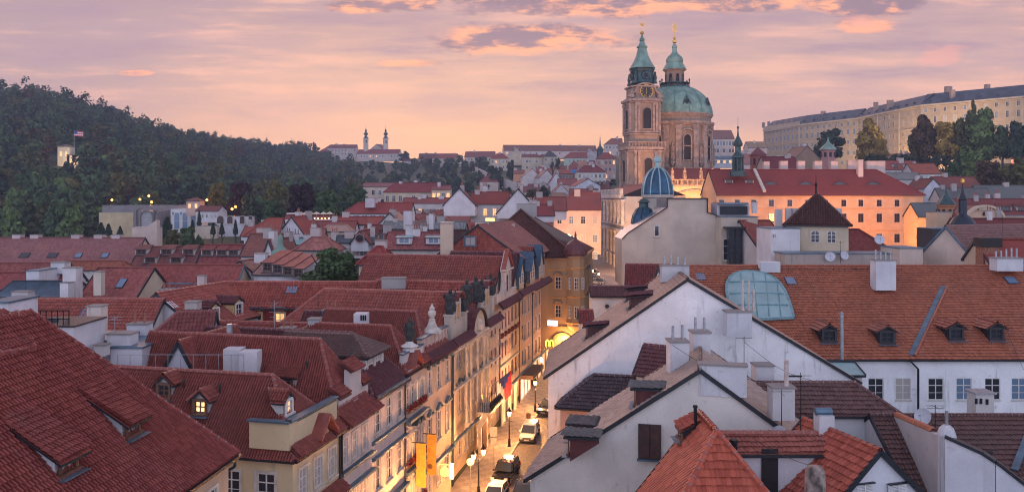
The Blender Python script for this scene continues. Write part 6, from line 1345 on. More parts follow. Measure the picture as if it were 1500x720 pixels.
rb = MB(); e_ = [pd(972, 263, 266), pd(1064, 263, 266), pd(1052, 246, 278), pd(980, 246, 278)]; slope(rb, e_, 0); rb.build('choir_roof', roofmats((.25, .055, .045), -1), ch)

# ------------------------------------------------------------------ castle wing on the hill
CW = (.46, .35, .25); ZE, ZR = 81., 88.
cp = [(1119, 636), (1170, 590), (1256, 543), (1349, 467), (1500, 426), (1640, 400)]; CP = [pd(a_, 0, d_) for a_, d_ in cp]
cs = thing('castle', V((CP[3].x, CP[3].y, 44)), 'long curved pale castle wing with slate roof crowning the right hill', 'castle')
wl_, rf_, co_ = MB(), MB(), MB(); nw = 0; far_w = MB(); quoin = MB()
allw = []
for i, (a_, b_) in enumerate(zip(CP, CP[1:])):
    a_, b_ = V((a_.x, a_.y, 0)), V((b_.x, b_.y, 0)); t_ = (b_ - a_).normalized(); n_ = V((t_.y, -t_.x, 0)); L_ = (b_ - a_).length; zb_ = 40 if i > 0 else 46
    wallrect(wl_, a_, b_, zb_, ZE); e = n_ * .9
    if i == 0: wallrect(wl_, a_ - n_ * 16, a_, zb_, ZE)
    rf_.poly([a_ + e + V((0, 0, ZE)), b_ + e + V((0, 0, ZE)), b_ - n_ * 8 + V((0, 0, ZR)), a_ - n_ * 8 + V((0, 0, ZR))], 0); rf_.poly([b_ - n_ * 17 + V((0, 0, ZE)), a_ - n_ * 17 + V((0, 0, ZE)), a_ - n_ * 8 + V((0, 0, ZR)), b_ - n_ * 8 + V((0, 0, ZR))], 0)
    for z_, o_, h_ in ((ZE - .4, 1.2, .9), (ZE - 1.3, .6, .5), (ZE - 13.2, .4, .4), (ZE - 22, .4, .4)): co_.beam(a_ + n_ * o_ / 2 + V((0, 0, z_)), b_ + n_ * o_ / 2 + V((0, 0, z_)), o_, h_)
    m_ = max(3, int(L_ / 5.2))
    for k in range(m_):
        for r_, (zo, hh_) in enumerate(((4.6, 2.4), (10.6, 3.6), (17., 2.6), (24.5, 3.2), (31., 2.6))): allw.append((a_ + t_ * L_ * (k + .5) / m_ + V((0, 0, ZE - zo)), faceangle(t_), hh_))
    for k in range(int(L_ / 26) + 1): quoin.box(a_ + t_ * (26 * k + .5) + n_ * .1 + V((0, 0, (ZE + zb_) / 2)), (1.1, .5, ZE - zb_), faceangle(t_))
wl_.build('wall', plaster(CW, .2), cs); quoin.build('pilaster', plaster((.50, .40, .30), .2), cs); co_.build('cornice', plaster((.56, .45, .34), .2), cs)
rf = rf_.build('roof', plain('blue_grey_slate', (.055, .075, .10), .55, var=.35, scale=.25), cs)
allw.sort(key=lambda q: -((q[0].x / q[0].y) < .66) - (1 if q[0].z > 58 else 0)); winmats = [plain('castle_window_frame', (.5, .42, .34)), STONE]
vis = [q for q in allw if q[0].x / q[0].y < .66]; vis.sort(key=lambda q: q[0].y); near_, rest = vis[:100], vis[100:]
for P_, a_, hh_ in near_: window(cs, P_, a_, 1.5, hh_, fr=winmats[0], sur=STONE, far=True, glass=rng.choice([GL_DARK, GL_BLUE, GL_PALE, GL_DARK]))
mb = MB()
for P_, a_, hh_ in rest:
    ca, sa = math.cos(a_), math.sin(a_); q = P_ + V((sa, -ca, 0)) * .06; mb.box(q + V((0, 0, hh_ / 2)), (1.5, .1, hh_), a_, 0); mb.box(q + V((0, 0, hh_ + .2)) + V((sa, -ca, 0)) * .1, (2.1, .3, .3), a_, 1); mb.box(q + V((0, 0, hh_ / 2)) + V((sa, -ca, 0)) * .06, (.14, .06, hh_), a_, 1); mb.box(q - V((0, 0, .15)), (2.0, .3, .25), a_, 1)
tag(mb.build('window', [GL_BLUE, STONE], cs), kind='stuff')
for px_, d_, yt, w in ((1304, 500, 147, 8), (1389, 460, 127, 9), (1395, 452, 132, 6), (1206, 575, 163, 6), (1224, 566, 165, 5), (1186, 590, 170, 6), (1283, 520, 150, 5), (1446, 448, 124, 6)): p = pd(px_, yt, d_ + 5); chimney(rf, p, w / F * d_, 2.4, p.z - 6, p.z, 0, plaster((.40, .28, .22), .3), cap=True)
mb = MB()
for i, (a_, b_) in enumerate(zip(CP, CP[1:])):
    a_, b_ = V((a_.x, a_.y, 0)), V((b_.x, b_.y, 0)); t_ = (b_ - a_).normalized(); n_ = V((t_.y, -t_.x, 0)); L_ = (b_ - a_).length
    for k in range(int(L_ / 9)): p = a_ + t_ * (4 + 9 * k) - n_ * 1.6 + V((0, 0, ZE + 2.0)); mb.box(p + V((0, 0, .1)), (1.3, 1.4, 1.0), faceangle(t_), 0); mb.box(p + n_ * .72, (.8, .05, .6), faceangle(t_), 1)
mb.build('roof_dormer', [plain('slate_dormer', (.05, .065, .085)), GL_DARK], rf)
mb = MB(); q = CP[0]; mb.prism([(q.x - 1, q.y - 2), (CP[1].x, CP[1].y - 2.2), (CP[1].x + 8, CP[1].y + 14), (q.x + 10, q.y + 16)], ZE - 2, ZE + 2.2); mb.build('attic', plaster((.48, .38, .29), .2), cs)
for i in range(6): p = CP[0].lerp(CP[1], (i + .5) / 6); chimney(rf, V((p.x, p.y + 8, 0)), 1.6, 2.2, ZE + 2, ZE + 5 + rng.random() * 1.5, 0, plaster((.30, .24, .22), .4))
# ------------------------------------------------------------------ hillside town behind, right-hand roofs
PK, CR2, GRW = (.60, .47, .42), (.58, .48, .35), (.56, .54, .55)
HILL = [
 ('H', 'very long low barracks roof on the hilltop skyline', 738, 876, 213, 221, 900, 'gg', PK, (.20, .075, .055), [fw(16, 1.6, 2.2, (1.5,))], 232),
 ('H', 'beige hilltop house with red roof left of the dark cypress', 719, 745, 225, 232, 760, 'hh', CR2, (.25, .06, .05), [fw(5, 1.6, 2.2, (2., 7.))], 250),
 ('G', 'beige gabled hilltop house with brown roof', 745, 768, 217, 228, 790, 'gg', CR2, (.16, .065, .06), [], 242),
 ('H', 'long cream house with a row of small dark windows on the slope', 765, 802, 226, 230, 700, 'gg', CR2, (.20, .07, .06), [fw(8, 1.7, 2.2, (2.5, 8.))], 256),
 ('H', 'grey mansard roofed house beside the long cream house', 797, 816, 221, 229, 690, 'hh', (.48, .40, .30), (.06, .055, .06), [fw(4, 1.6, 2.2, (1.5, 6.))], 246),
 ('H', 'pale mint green house with a red roof on the hillside', 826, 860, 223, 231, 650, 'hg', (.40, .50, .40), (.25, .065, .055), [fw(6, 1.4, 2.2, (1.5, 6., 10.))], 250),
 ('G', 'tall white gable house right of the mint green house', 855, 876, 219, 228, 660, 'gg', GRW, (.24, .08, .07), [], 248),
 ('G', 'pinkish white house with pale pink roof at the foot of the white ramp', 766, 792, 247, 258, 540, 'gg', (.62, .56, .54), (.40, .20, .16), [fw(2, 1.2, 1.6, (3.,))], 274),
 ('G', 'white gable house with dark arched gateway, next to the pale pink roof', 790, 812, 249, 260, 530, 'gg', (.60, .56, .56), (.34, .15, .12), [], 274),
 ('G', 'small white pointed gable right of the arched gateway', 806, 824, 253, 266, 515, 'gg', (.62, .60, .62), (.28, .09, .07), [], 282),
 ('H', 'ochre yellow house half hidden behind the pale pink roofs', 812, 830, 243, 247, 600, 'gg', (.55, .34, .12), (.25, .08, .06), [fw(3, 1.3, 1.8, (1.2,))], 258),
 ('H', 'brown restaurant terrace house with orange lit loggia', 819, 846, 248, 254, 560, 'gg', (.30, .13, .07), (.28, .09, .07), [fw(6, 1.6, 2.2, (1.,), glass=GL_DARK)], 268),
 ('H', 'white house with big wine red mansard roof and attic windows', 846, 888, 243, 252, 480, 'hh', (.56, .55, .50), (.17, .035, .035), [fw(7, 1.3, 2.2, (1.2, 5.))], 266),
 ('G', 'bluish white gable house below the wine red mansard', 843, 880, 262, 272, 420, 'gg', (.58, .60, .66), (.26, .065, .06), [], 292),
 ('H', 'cluster house with dull red roof left of the bluish gable', 818, 846, 262, 270, 450, 'gg', PK, (.25, .07, .065), [], 284),
 ('G', 'small purple roofed house with a white gable end', 812, 832, 270, 280, 430, 'gg', GRW, (.15, .05, .055), [], 292),
 ('H', 'tall dusky pink house with red roof under the small green steeple', 874, 902, 224, 232, 520, 'hh', (.42, .28, .24), (.23, .065, .055), [fw(5, 1.4, 2.2, (1.5, 6., 10.5))], 262),
 ('H', 'pale palace block on the skyline by the bell tower', 886, 912, 203, 211, 640, 'hg', (.56, .46, .42), (.24, .08, .065), [fw(5, 1.5, 2.2, (1.5, 6.))], 228),
 ('H', 'low purple red roofs beneath the pale pink houses', 764, 806, 273, 281, 400, 'gg', PK, (.17, .06, .06), [fw(6, 1., 1.5, (.8,))], 296),
 ('H', 'dusty red roof in front of the bluish gable house', 834, 876, 277, 287, 330, 'gg', CR2, (.25, .07, .06), [], 300),
 ('H', 'cream house half behind dark bushes with tan roof', 808, 838, 283, 292, 320, 'gh', CR2, (.32, .15, .11), [fw(2, 1., 1.5, (.8,))], 304),
 ('H', 'orange lit salmon house at the top of the white ramp', 752, 768, 249, 254, 570, 'gg', (.60, .30, .18), (.25, .08, .06), [], 266),
 ('H', 'row of cream palaces with red roofs left on the hill edge', 680, 724, 222, 230, 860, 'gg', CR2, (.22, .07, .06), [fw(10, 1.6, 2.4, (1.5, 6.5))], 246),
 ('H', 'big cream hilltop palace with hipped red roof', 633, 678, 225, 232, 980, 'hh', CR2, (.24, .065, .055), [fw(9, 1.8, 2.4, (1.5, 6.5))], 246),
 ('H', 'dark roofed hilltop house left of the big cream palace', 613, 640, 225, 233, 1000, 'gg', (.45, .36, .28), (.13, .05, .045), [fw(4, 1.8, 2.4, (2.,))], 242),
 ('H', 'pale grey palace with brown roof seen between dome and copper spire', 1040, 1076, 191, 203, 560, 'gg', (.54, .46, .42), (.22, .10, .085), [fw(8, 1.6, 2.6, (2., 7., 12., 17.))], 245),
 ('H', 'greyish flat house with glowing ground floor behind the spire', 1046, 1072, 229, 232, 470, 'gg', (.50, .50, .54), (.12, .14, .17), [fw(6, 1.4, 1.8, (1.,), lit=.4)], 246),
 ('H', 'dull pink hillside roof right of the copper spire', 1085, 1124, 226, 240, 380, 'gg', PK, (.30, .11, .09), [], 256),
 ('H', 'dark wine red roof with white dormers below the castle stairs', 1122, 1172, 230, 246, 300, 'gg', PK, (.15, .03, .035), [], 262),
 ('G', 'brown stone stairway house descending under the castle trees', 1160, 1206, 214, 236, 400, 'gg', (.30, .20, .14), (.22, .11, .08), [], 262),
 ('H', 'salmon roofed house at the foot of the castle wing', 1096, 1124, 208, 216, 520, 'gg', PK, (.30, .17, .12), [], 236),
 ('H', 'red roof with a row of dormers and white chimneys left of the white gable', 1296, 1350, 236, 248, 320, 'gg', GRW, (.28, .065, .05), [fw(5, 1., 1.4, (.8,))], 262),
 ('H', 'orange red roof with small skylights between two chimneys', 1338, 1378, 240, 254, 300, 'gg', GRW, (.30, .085, .055), [fw(5, 1., 1.5, (.8,))], 266),
 ('G', 'white hillside gable house with tiny window under castle trees', 1352, 1382, 262, 276, 270, 'gg', (.60, .60, .66), (.20, .06, .05), [], 296),
 ('H', 'red brown roof right of the white hillside gable', 1375, 1440, 259, 275, 275, 'gg', GRW, (.19, .05, .04), [], 292),
 ('H', 'white house with wide opening left of the white hillside gable', 1300, 1352, 253, 262, 290, 'gg', (.56, .54, .54), (.20, .17, .16), [], 290),
 ('H', 'grey slate roof with dark gable between the red roofs', 1380, 1452, 276, 292, 250, 'gg', GRW, (.12, .11, .11), [], 305),
 ('H', 'long grey roof with white dormers at the right edge', 1440, 1560, 272, 291, 255, 'gg', GRW, (.13, .115, .11), [], 305),
 ('H', 'pinkish house wall with low roof at the far right', 1455, 1540, 293, 297, 235, 'gg', (.55, .35, .33), (.20, .08, .07), [], 315),
 ('H', 'grey roofed building right of the glowing peach palace', 1346, 1420, 298, 317, 200, 'gg', (.50, .36, .22), (.13, .12, .12), [fw(3, 1.2, 3., (2.,), lit=.5)], 372),
 ('H', 'dark red long roof with five raised dormers at the right', 1400, 1570, 292, 318, 180, 'gg', (.60, .47, .33), (.19, .045, .04), [fw(9, 1.1, 1.8, (1.,))], 350),
 ('H', 'deep red roof behind the wide brown roof at the right edge', 1405, 1560, 321, 337, 140, 'gh', (.58, .45, .33), (.16, .035, .032), [], 360),
 ('H', 'red roof behind the sooty chimney in the right corner', 1452, 1560, 352, 385, 88, 'gg', WB, (.24, .045, .035), [], 400),
 ('G', 'garden pavilion with tan roof on the castle terrace', 1314, 1328, 225, 231, 420, 'gg', CR2, (.25, .12, .09), [], 240),
 ('G', 'second garden pavilion, white walled, on the castle terrace', 1330, 1346, 224, 231, 410, 'gg', GRW, (.26, .10, .08), [], 238),
]
hh_ = rowbuild(HILL, -1)
for k, px_ in enumerate((1422, 1447, 1473, 1498)): h_ = hh_[[i for i, r in enumerate(HILL) if r[1].startswith('dark red long roof')][0]]; dormer(h_, hit(h_, px_, 308), h_.n, 2.6, 1.0, 'shed', roofc=(.19, .045, .04), ts=.25)
for px_ in (1312, 1328): h_ = hh_[31]; dormer(h_, hit(h_, px_, 245), h_.n, 2.2, 1.3, 'shed', roofc=(.28, .065, .05), ts=.2)
FILL = []
for i in range(34):
    d = rng.uniform(380, 640); px_ = rng.uniform(772, 884) if i > 4 else rng.uniform(716, 760); X_ = (px_ - CX) / F * d; zg = zter(X_, d); w = rng.uniform(9, 15) / d * F; ye = HY - (zg + rng.uniform(5, 9) - H) / d * F
    FILL.append((rng.choice('HHG'), 'small plain house with red roof packed among the hillside houses', px_ - w / 2, px_ + w / 2, ye - rng.uniform(4.5, 6.5) / d * F, ye, d, rng.choice(['gg', 'hh', 'hg']), rng.choice([PK, CR2, GRW]), rng.choice([(.24, .065, .055), (.28, .09, .07), (.19, .06, .055), (.34, .15, .11)]), [fw(3, 1.2, 1.7, (1.,))], ye + 14))
for i in range(26):
    d = rng.uniform(235, 330); px_ = rng.uniform(440, 805); w = rng.uniform(9, 16) / d * F; ye = HY - (8 + rng.uniform(7, 10) - H) / d * F
    FILL.append((rng.choice('HHG'), 'small plain red roofed house in the packed quarter below the hillside', px_ - w / 2, px_ + w / 2, ye - rng.uniform(4.5, 6.) / d * F, ye, d, rng.choice(['gg', 'hh', 'hg']), rng.choice([WL, CR2, GRW]), rng.choice([(.26, .06, .05), (.28, .085, .07), (.20, .05, .05)]), [fw(3, 1.1, 1.6, (1.,))], ye + 30))
for h_, r_ in zip(rowbuild(FILL, -1), FILL): h_.root['group'] = 'hillside infill houses' if r_[6] > 350 else 'lower quarter infill houses'
tp = MB(); c_ = pd(841, 251, 552); tp.box(c_, (3.4, 3, 2.2)); tag(tp.build('tarpaulin', plain('bright_blue_tarp', (.02, .22, .55), .6)), 'bright blue tarpaulin screen on the hillside restaurant terrace', 'tarpaulin')
mb = MB(); c_ = pd(879, 222, 600); mb.lathe(c_, [(2.5, -8), (2.5, 1), (3., 1.2), (1.8, 3), (.7, 4.5), (.5, 6), (.1, 12)], 8); tag(mb.build('steeple', COPDK), 'small dark green steeple on the skyline left of the bell tower', 'steeple')
def turret(label, px, yt, yb, d, r, wallc, m, hh_, spire, n=8):
    t_ = thing('turret', pd(px, yb, d), label, 'turret'); c = pd(px, yb, d); ze_ = pd(0, yt, d).z - c.z; mb = MB(); mb.lathe(c, [(r, -6), (r, ze_), (r * 1.15, ze_ + .1), (r * 1.15, ze_ + .5)], n, 0, .39, False)
    for k in range(n): a_ = .39 + (k + .5) * 2 * math.pi / n; mb.box(c + V((math.cos(a_) * r * .96, math.sin(a_) * r * .96, ze_ * .62)), (.14, r * .35, ze_ * .45), a_, 1)
    mb.build('turret_wall', [plaster(wallc, .2), DKGL], t_); mb = MB(); mb.lathe(c + V((0, 0, ze_ + .5)), [(r * 1.3, 0), (r * .75, hh_ * .35), (r * .25, hh_ * .6), (.1, hh_)] if spire else [(r * 1.3, 0), (r * .1, hh_)], n, 0, .39, False); mb.lathe(c + V((0, 0, ze_ + hh_)), [(.1, 0), (.3, .5), (.06, .9), (.04, 2.)], 6); mb.build('turret_roof', m, t_); return t_
turret('brick red octagonal turret with low pointed roof right of the copper spire', 1110, 229, 250, 330, 3., (.36, .12, .10), plain('dull_red_sheet', (.15, .04, .045)), 3.2, False)
turret('pink turret with a green flared copper spire under the castle trees', 1213, 221, 236, 340, 2.8, (.46, .24, .22), COPPER, 5., True)
turret('garden pavilion with green pointed copper roof at the right edge', 1493, 221, 232, 400, 3.5, (.34, .12, .12), COPPER, 5., True)
turret('small orange brown chapel turret with domed cap by the grey roof', 1386, 303, 322, 170, 1.6, (.42, .20, .10), COPDK, 2.6, False)
cu = thing('dark_cupola', pd(1410, 338, 130), 'dark blue black onion cupola with gold finial among the right roofs', 'cupola'); c_ = pd(1410, 338, 130); mb = MB()
mb.lathe(c_, [(1.9, -3), (1.9, .2), (2.1, .3), (1.95, 1.2), (1.4, 2.1), (.75, 2.6), (.62, 2.8), (.55, 5.0), (.8, 5.1), (.5, 5.6), (.2, 6.4), (.1, 7.6)], 16, 0); mb.lathe(c_, [(.05, 7.5), (.3, 7.8), (.3, 8.3), (.05, 8.5)], 8, 1)
for k in range(8): a_ = k * math.pi / 4; mb.beam(c_ + V((math.cos(a_) * .58, math.sin(a_) * .58, 2.9)), c_ + V((math.cos(a_) * .52, math.sin(a_) * .52, 4.9)), .16, .16, 0)
mb.build('cupola_shell', [plain('dark_blue_black_sheet', (.02, .03, .045), .4, .3), GOLD], cu); mb = MB(); mb.box(pd(1417, 336, 127.6), (1.6, .5, 1.2)); mb.build('glass_hatch', STEEL, cu)
wallhouse('dark wall block beneath the onion cupola', 1366, 1418, 335, 372, 128, 5, wall=(.06, .055, .06), stain=.1)
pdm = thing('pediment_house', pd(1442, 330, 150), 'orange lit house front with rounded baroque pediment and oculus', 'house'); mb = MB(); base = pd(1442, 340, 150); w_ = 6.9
pts = [V((base.x - w_ / 2 * 1.0, 150, 18)), V((base.x + w_ / 2, 150, 18))] + [V((base.x + math.cos(math.pi * i / 14) * w_ / 2, 150, pd(0, 321, 150).z + math.sin(math.pi * i / 14) * 2.5)) for i in range(15)]
mb.poly(pts, 0, n=V((0, -1, 0)))
for p, q in zip(pts[2:], pts[3:]): mb.beam(p + V((0, -.15, 0)), q + V((0, -.15, 0)), .9, .4, 1); mb.poly([p, q, q + V((0, 5, 0)), p + V((0, 5, 0))], 2)
mb.box((base.x, 150, pd(0, 304, 150).z), (2.4, .8, .9), 0, 1); mb.tube(V((base.x, 149.95, pd(0, 313, 150).z)), V((base.x, 149.8, pd(0, 313, 150).z)), .4, None, 12, 3)
mb.build('pediment', [plaster((.66, .47, .33), .1), plaster((.62, .50, .38), .1), tile((.19, .05, .04)), GL_DARK], pdm)
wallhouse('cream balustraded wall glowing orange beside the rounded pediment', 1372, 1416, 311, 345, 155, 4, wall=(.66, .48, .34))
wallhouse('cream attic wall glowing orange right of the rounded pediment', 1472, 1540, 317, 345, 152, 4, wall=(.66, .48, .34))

# ------------------------------------------------------------------ monastery on the far hill
def towerM(px, d, yb, yt, w, label):
    t_ = thing('monastery_tower', pd(px, yb, d), label, 'tower'); c = pd(px, yb, d); k = d / F; z1 = (yb - 203) * k; mb = MB(); mb.box(c + V((0, 0, z1 / 2 - 5)), (w * k, w * k, z1 + 10), .3); mb.box(c + V((0, 0, z1)), (w * k * 1.2, w * k * 1.2, 1.0), .3)
    for a_ in (.3, .3 - math.pi / 2): n_ = V((math.sin(a_), -math.cos(a_), 0)); mb.box(c + n_ * w * k * .5 + V((0, 0, z1 * .72)), (1.6, .3, 3.6), a_, 1)
    mb.build('tower_wall', [plaster((.60, .52, .44), .1), DKGL], t_); mb = MB(); r = w * k * .5
    mb.lathe(c + V((0, 0, z1 + .5)), [(r * 1.15, 0), (r * .9, 1.5), (r * .45, 3), (r * .45, 4), (r * .95, 5), (r * 1.0, 6.5), (r * .4, 8.5), (r * .3, 9.5), (r * .55, 10.5), (r * .2, 12.5), (.15, 14), (.12, 19)], 12); mb.build('tower_helm', COPDK, t_)
towerM(536, 1120, 219, 185, 6.5, 'white monastery tower with dark onion helm, left of the pair'); towerM(565, 1120, 221, 187, 6.5, 'white monastery tower with dark onion helm, right of the pair')
MON = [('H', 'long white monastery wing with red roof on the far hilltop', 522, 585, 219, 225, 1110, 'gg', (.60, .50, .44), (.24, .065, .06), [fw(14, 1.8, 2.2, (2.5,))], 236),
 ('H', 'left monastery wing with red roof and three rows of windows', 476, 522, 212, 217, 1140, 'hg', (.58, .48, .42), (.20, .06, .055), [fw(10, 1.8, 2.2, (2., 7.))], 234),
 ('H', 'small red roofed monastery lodge left of the wing', 464, 484, 218, 224, 1130, 'hh', (.54, .45, .42), (.24, .07, .065), [], 236),
 ('G', 'monastery church nave gable between the two towers', 541, 562, 211, 219, 1130, 'gg', (.56, .46, .40), (.24, .08, .06), [], 226),
 ('H', 'lone red roofed house among the hilltop trees left of the monastery', 392, 408, 219, 223, 1000, 'hh', (.50, .42, .38), (.17, .055, .05), [], 230),
 ('H', 'low white hilltop wall house right of the monastery', 590, 616, 233, 236, 1080, 'gg', (.45, .40, .38), (.14, .06, .055), [], 242)]
rowbuild(MON, -1)
mb = MB(); pr = None
for px_, py_, d_ in ((690, 243, 760), (705, 250, 700), (720, 258, 640), (738, 264, 600), (752, 268, 570), (766, 271, 555)):
    q = V(pd(px_, py_, d_))
    if pr: mb.beam(pr - V((0, 0, 2)), q - V((0, 0, 2)), 1.0, 6.)
    pr = q
tag(mb.build('ramp_wall', plaster((.55, .50, .47), .4)), 'pale stone wall climbing the hillside as a ramp', 'wall')

# ------------------------------------------------------------------ garden terraces at the foot of the wooded hill
hg1 = wallhouse('broad pale yellow garden retaining wall building on the left slope', 145, 196, 311, 345, 290, 8, wall=(.56, .44, .27), stain=.3)
gp = wallhouse('grey sandstone garden pavilion with arched portal between obelisks', 195, 234, 309, 335, 286, 8, wall=(.27, .24, .24), stain=.6)
mb = MB(); p = pd(215, 334, 285.8); archopen(mb, p, 0, 4.6, 6.2, 0, 1, frame=.8, proud=.5); pr = None
for i in range(11):
    a_ = math.pi * i / 10; q = pd(214, 309, 285.6) + V((-math.cos(a_) * 3.6, 0, math.sin(a_) * 1.7 - .3))
    if pr: mb.beam(pr, q, .8, .5, 1)
    pr = q
for px_ in (199, 205, 225, 231): q = pd(px_, 332, 285.6); mb.lathe(q, [(.35, 0), (.35, 4.6), (.5, 4.8), (.05, 6.6)], 6, 1)
mb.build('portal', [plain('greyish_portal_panel', (.33, .32, .33)), plain('sandstone_trim', (.20, .17, .165), .9)], gp.root)
hg2 = wallhouse('white garden house with three tall blue arches', 250, 292, 306, 336, 288, 8, wall=(.62, .60, .60), stain=.2, wins=[(px_, 311, 1.9, 6.0, dict(arch=True, glass=GL_BLUE, nx=1, ny=2, far=True)) for px_ in (259, 271, 283)] + [(px_, 310, 1., 1.2, dict(glass=GL_BLUE, nx=1, ny=1, far=True)) for px_ in (254, 265, 277, 289)])
hg3 = HF('pink garden tower house with shallow red roof lit by a lamp', 273, 292, 290, 294, 285, tan=.4, ends='hh', yb=316, wall=(.60, .40, .33), roof=(.22, .085, .075), lod=-1, wins=[fw(2, 1., 1.6, (1.,), glass=GL_LIT)])
hg4 = HF('white garden house with sloping red roof beside the arched wall', 286, 320, 302, 309, 278, tan=.5, ends='gg', yb=326, wall=(.62, .58, .60), roof=(.18, .06, .055), lod=-1, wins=[fw(5, .8, 1.4, (1.,))], rot=-8)
gw = wallhouse('white garden wall with dark arched openings curving to the right', 318, 372, 317, 342, 270, 1.2, wall=(.62, .60, .63), stain=.2)
for px_, w in ((323, 1.8), (337, 1.5), (355, 1.3), (367, 1.)): mb = MB(); archopen(mb, pd(px_, 327, 269.8), 0, w * 1.3, 2.6, 0, 1, frame=.3); mb.build('wall_arch', [plain('brown_arch_niche', (.07, .035, .03)), STONE], gw.root)
gt = wallhouse('grey terrace parapet with railing above the pale yellow garden wall', 150, 292, 301, 312, 300, 6, wall=(.24, .22, .22), stain=.4)
wallhouse('sloping beige garden wall in front of the topiary', 285, 318, 331, 345, 262, 1.5, wall=(.56, .46, .36))
st_ = wallhouse('stepped pale firewall fin rising behind the long dusty roof', 193, 232, 333, 364, 172, 2, wall=(.56, .46, .40), stain=.5)
slb = MB(); slab(slb, [pd(193, 346, 171), pd(206, 340, 171), pd(231, 322, 171), pd(232, 322, 171)], pd(0, 364, 171).z, 1.5); slb.build('fin_wall', plaster((.56, .46, .40), .5), st_.root)
# the lit pavilion with its flag on the wooded slope
pv = thing('hill_pavilion', pd(98, 240, 470), 'small floodlit white belvedere glowing among the dark hillside trees', 'pavilion'); c_ = pd(93, 240, 470); mb = MB(); mb.box(c_ + V((0, 3, 4)), (7, 6, 12)); mb.box(c_ + V((6, 3, 1)), (8, 6, 8)); mb.build('wall', plaster((.64, .56, .44), .1), pv)
mb = MB(); mb.lathe(c_ + V((0, 3, 10)), [(5.2, 0), (5.2, .5), (.2, 1.6)], 4, 0, math.pi / 4, False); mb.box(c_ + V((6, 3, 5.2)), (8.6, 6.6, .4), 0, 0); mb.build('roof', plain('dark_pavilion_roof', (.08, .07, .07)), pv)
for dx_, w, h_, z_ in ((-1.6, 1.3, 3, 4.5), (1.6, 1.3, 3, 4.5), (4.5, 1.2, 3.4, -1), (7, 1.2, 3.4, -1)): window(pv, c_ + V((dx_, -.02, z_)), 0, w, h_, far=True, glass=GL_LIT, arch=True, sur=None)
fl = thing('flagpole', c_ + V((4.6, 3, 5)), 'white flagpole with blurred red, white and blue flag above the belvedere', 'flagpole'); mb = MB(); b0 = c_ + V((4.6, 3, 5)); mb.tube(b0, b0 + V((0, 0, 15)), .12, .08, 6); mb.build('pole', STEEL, fl); mb = MB()
for i in range(8):
    for j, m_ in enumerate((0, 1, 0, 1, 0)):
        x0_, x1_ = i * .65, (i + 1) * .65; f = lambda x_: V((x_, .25 * math.sin(x_ * 1.6), -.25 * x_ * .3)); z_ = 14.6 - j * .62; a_, b_ = b0 + f(x0_) + V((0, 0, z_)), b0 + f(x1_) + V((0, 0, z_)); mm = 2 if i < 3 and j < 3 else m_; mb.poly([a_, b_, b_ - V((0, 0, .62)), a_ - V((0, 0, .62))], mm)
mb.build('flag', [plain('flag_red', (.55, .05, .06)), plain('flag_white', (.6, .55, .58)), plain('flag_blue', (.03, .05, .22))], fl)
# ------------------------------------------------------------------ trees
def leafmat(name, c, var=.4):
    m, nt, b = newmat(name); tc = node(nt, 'ShaderNodeTexCoord'); r = orand(nt); uv, u, v = uvs(nt); w = white(nt, comb(nt, u.floor(), v.floor(), r))
    n = noise(nt, S(nt, tc.outputs['Object']), .35, 3.); col = mix(nt, w, tuple(q * (1 - var) for q in c), (c[0] * 1.3, c[1] * 1.28, c[2] * 1.2)); col = mix(nt, n.step(.4, .65) * .5, col, (c[0] * 1.3 + .004, c[1] * 1.3, c[2] * .8))
    col = mix(nt, r * .22, col, (c[0] * 1.35, c[1] * 1.1, c[2] * .7)); setc(nt, b, col); b.inputs['Roughness'].default_value = .75; b.inputs['Specular IOR Level'].default_value = .2; return m
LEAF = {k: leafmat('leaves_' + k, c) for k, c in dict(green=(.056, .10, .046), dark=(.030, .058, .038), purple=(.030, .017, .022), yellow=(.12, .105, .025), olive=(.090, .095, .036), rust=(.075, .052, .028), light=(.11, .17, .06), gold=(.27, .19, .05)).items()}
BARK = plain('tree_bark', (.055, .042, .034), .9, scale=4.)
def crownpts(n, rx, rz, lobes, seed, top=1.):
    g = np.random.default_rng(seed); L = []
    for i in range(lobes):
        a = g.uniform(0, 2 * math.pi); rr = g.uniform(.15, .82) * rx; zz = g.uniform(-.8, .82) * rz; f = 1 - .5 * max(0, zz / rz) ; L.append((math.cos(a) * rr * f, math.sin(a) * rr * f, zz, g.uniform(.18, .42) * rx * (f ** .5)))
    L.append((0, 0, rz * .2, rx * .5)); L = np.array(L); k = g.integers(0, len(L), n); d = g.normal(size=(n, 3)); d /= np.linalg.norm(d, axis=1)[:, None]
    r = L[k, 3] * g.uniform(.55, 1.22, n); p = L[k, :3] + d * r[:, None] * np.array([1, 1, .85]); return p, d, g
def crownmesh(name, n, rx, rz, lobes, size, seed, mat, cone=0.):
    p, d, g = crownpts(n, rx, rz, lobes, seed)
    if cone:
        t = g.uniform(0, 1, n); a = g.uniform(0, 2 * math.pi, n); rr = rx * (1 - t) ** .8 * g.uniform(.6, 1.05, n) * (1 - cone * .0) * np.minimum(1, t * 6 + .5); p = np.stack([np.cos(a) * rr, np.sin(a) * rr, (t * 2 - 1) * rz], 1); d = np.stack([np.cos(a), np.sin(a), np.full(n, .4)], 1)
    return leafquads(p, d, g, size)
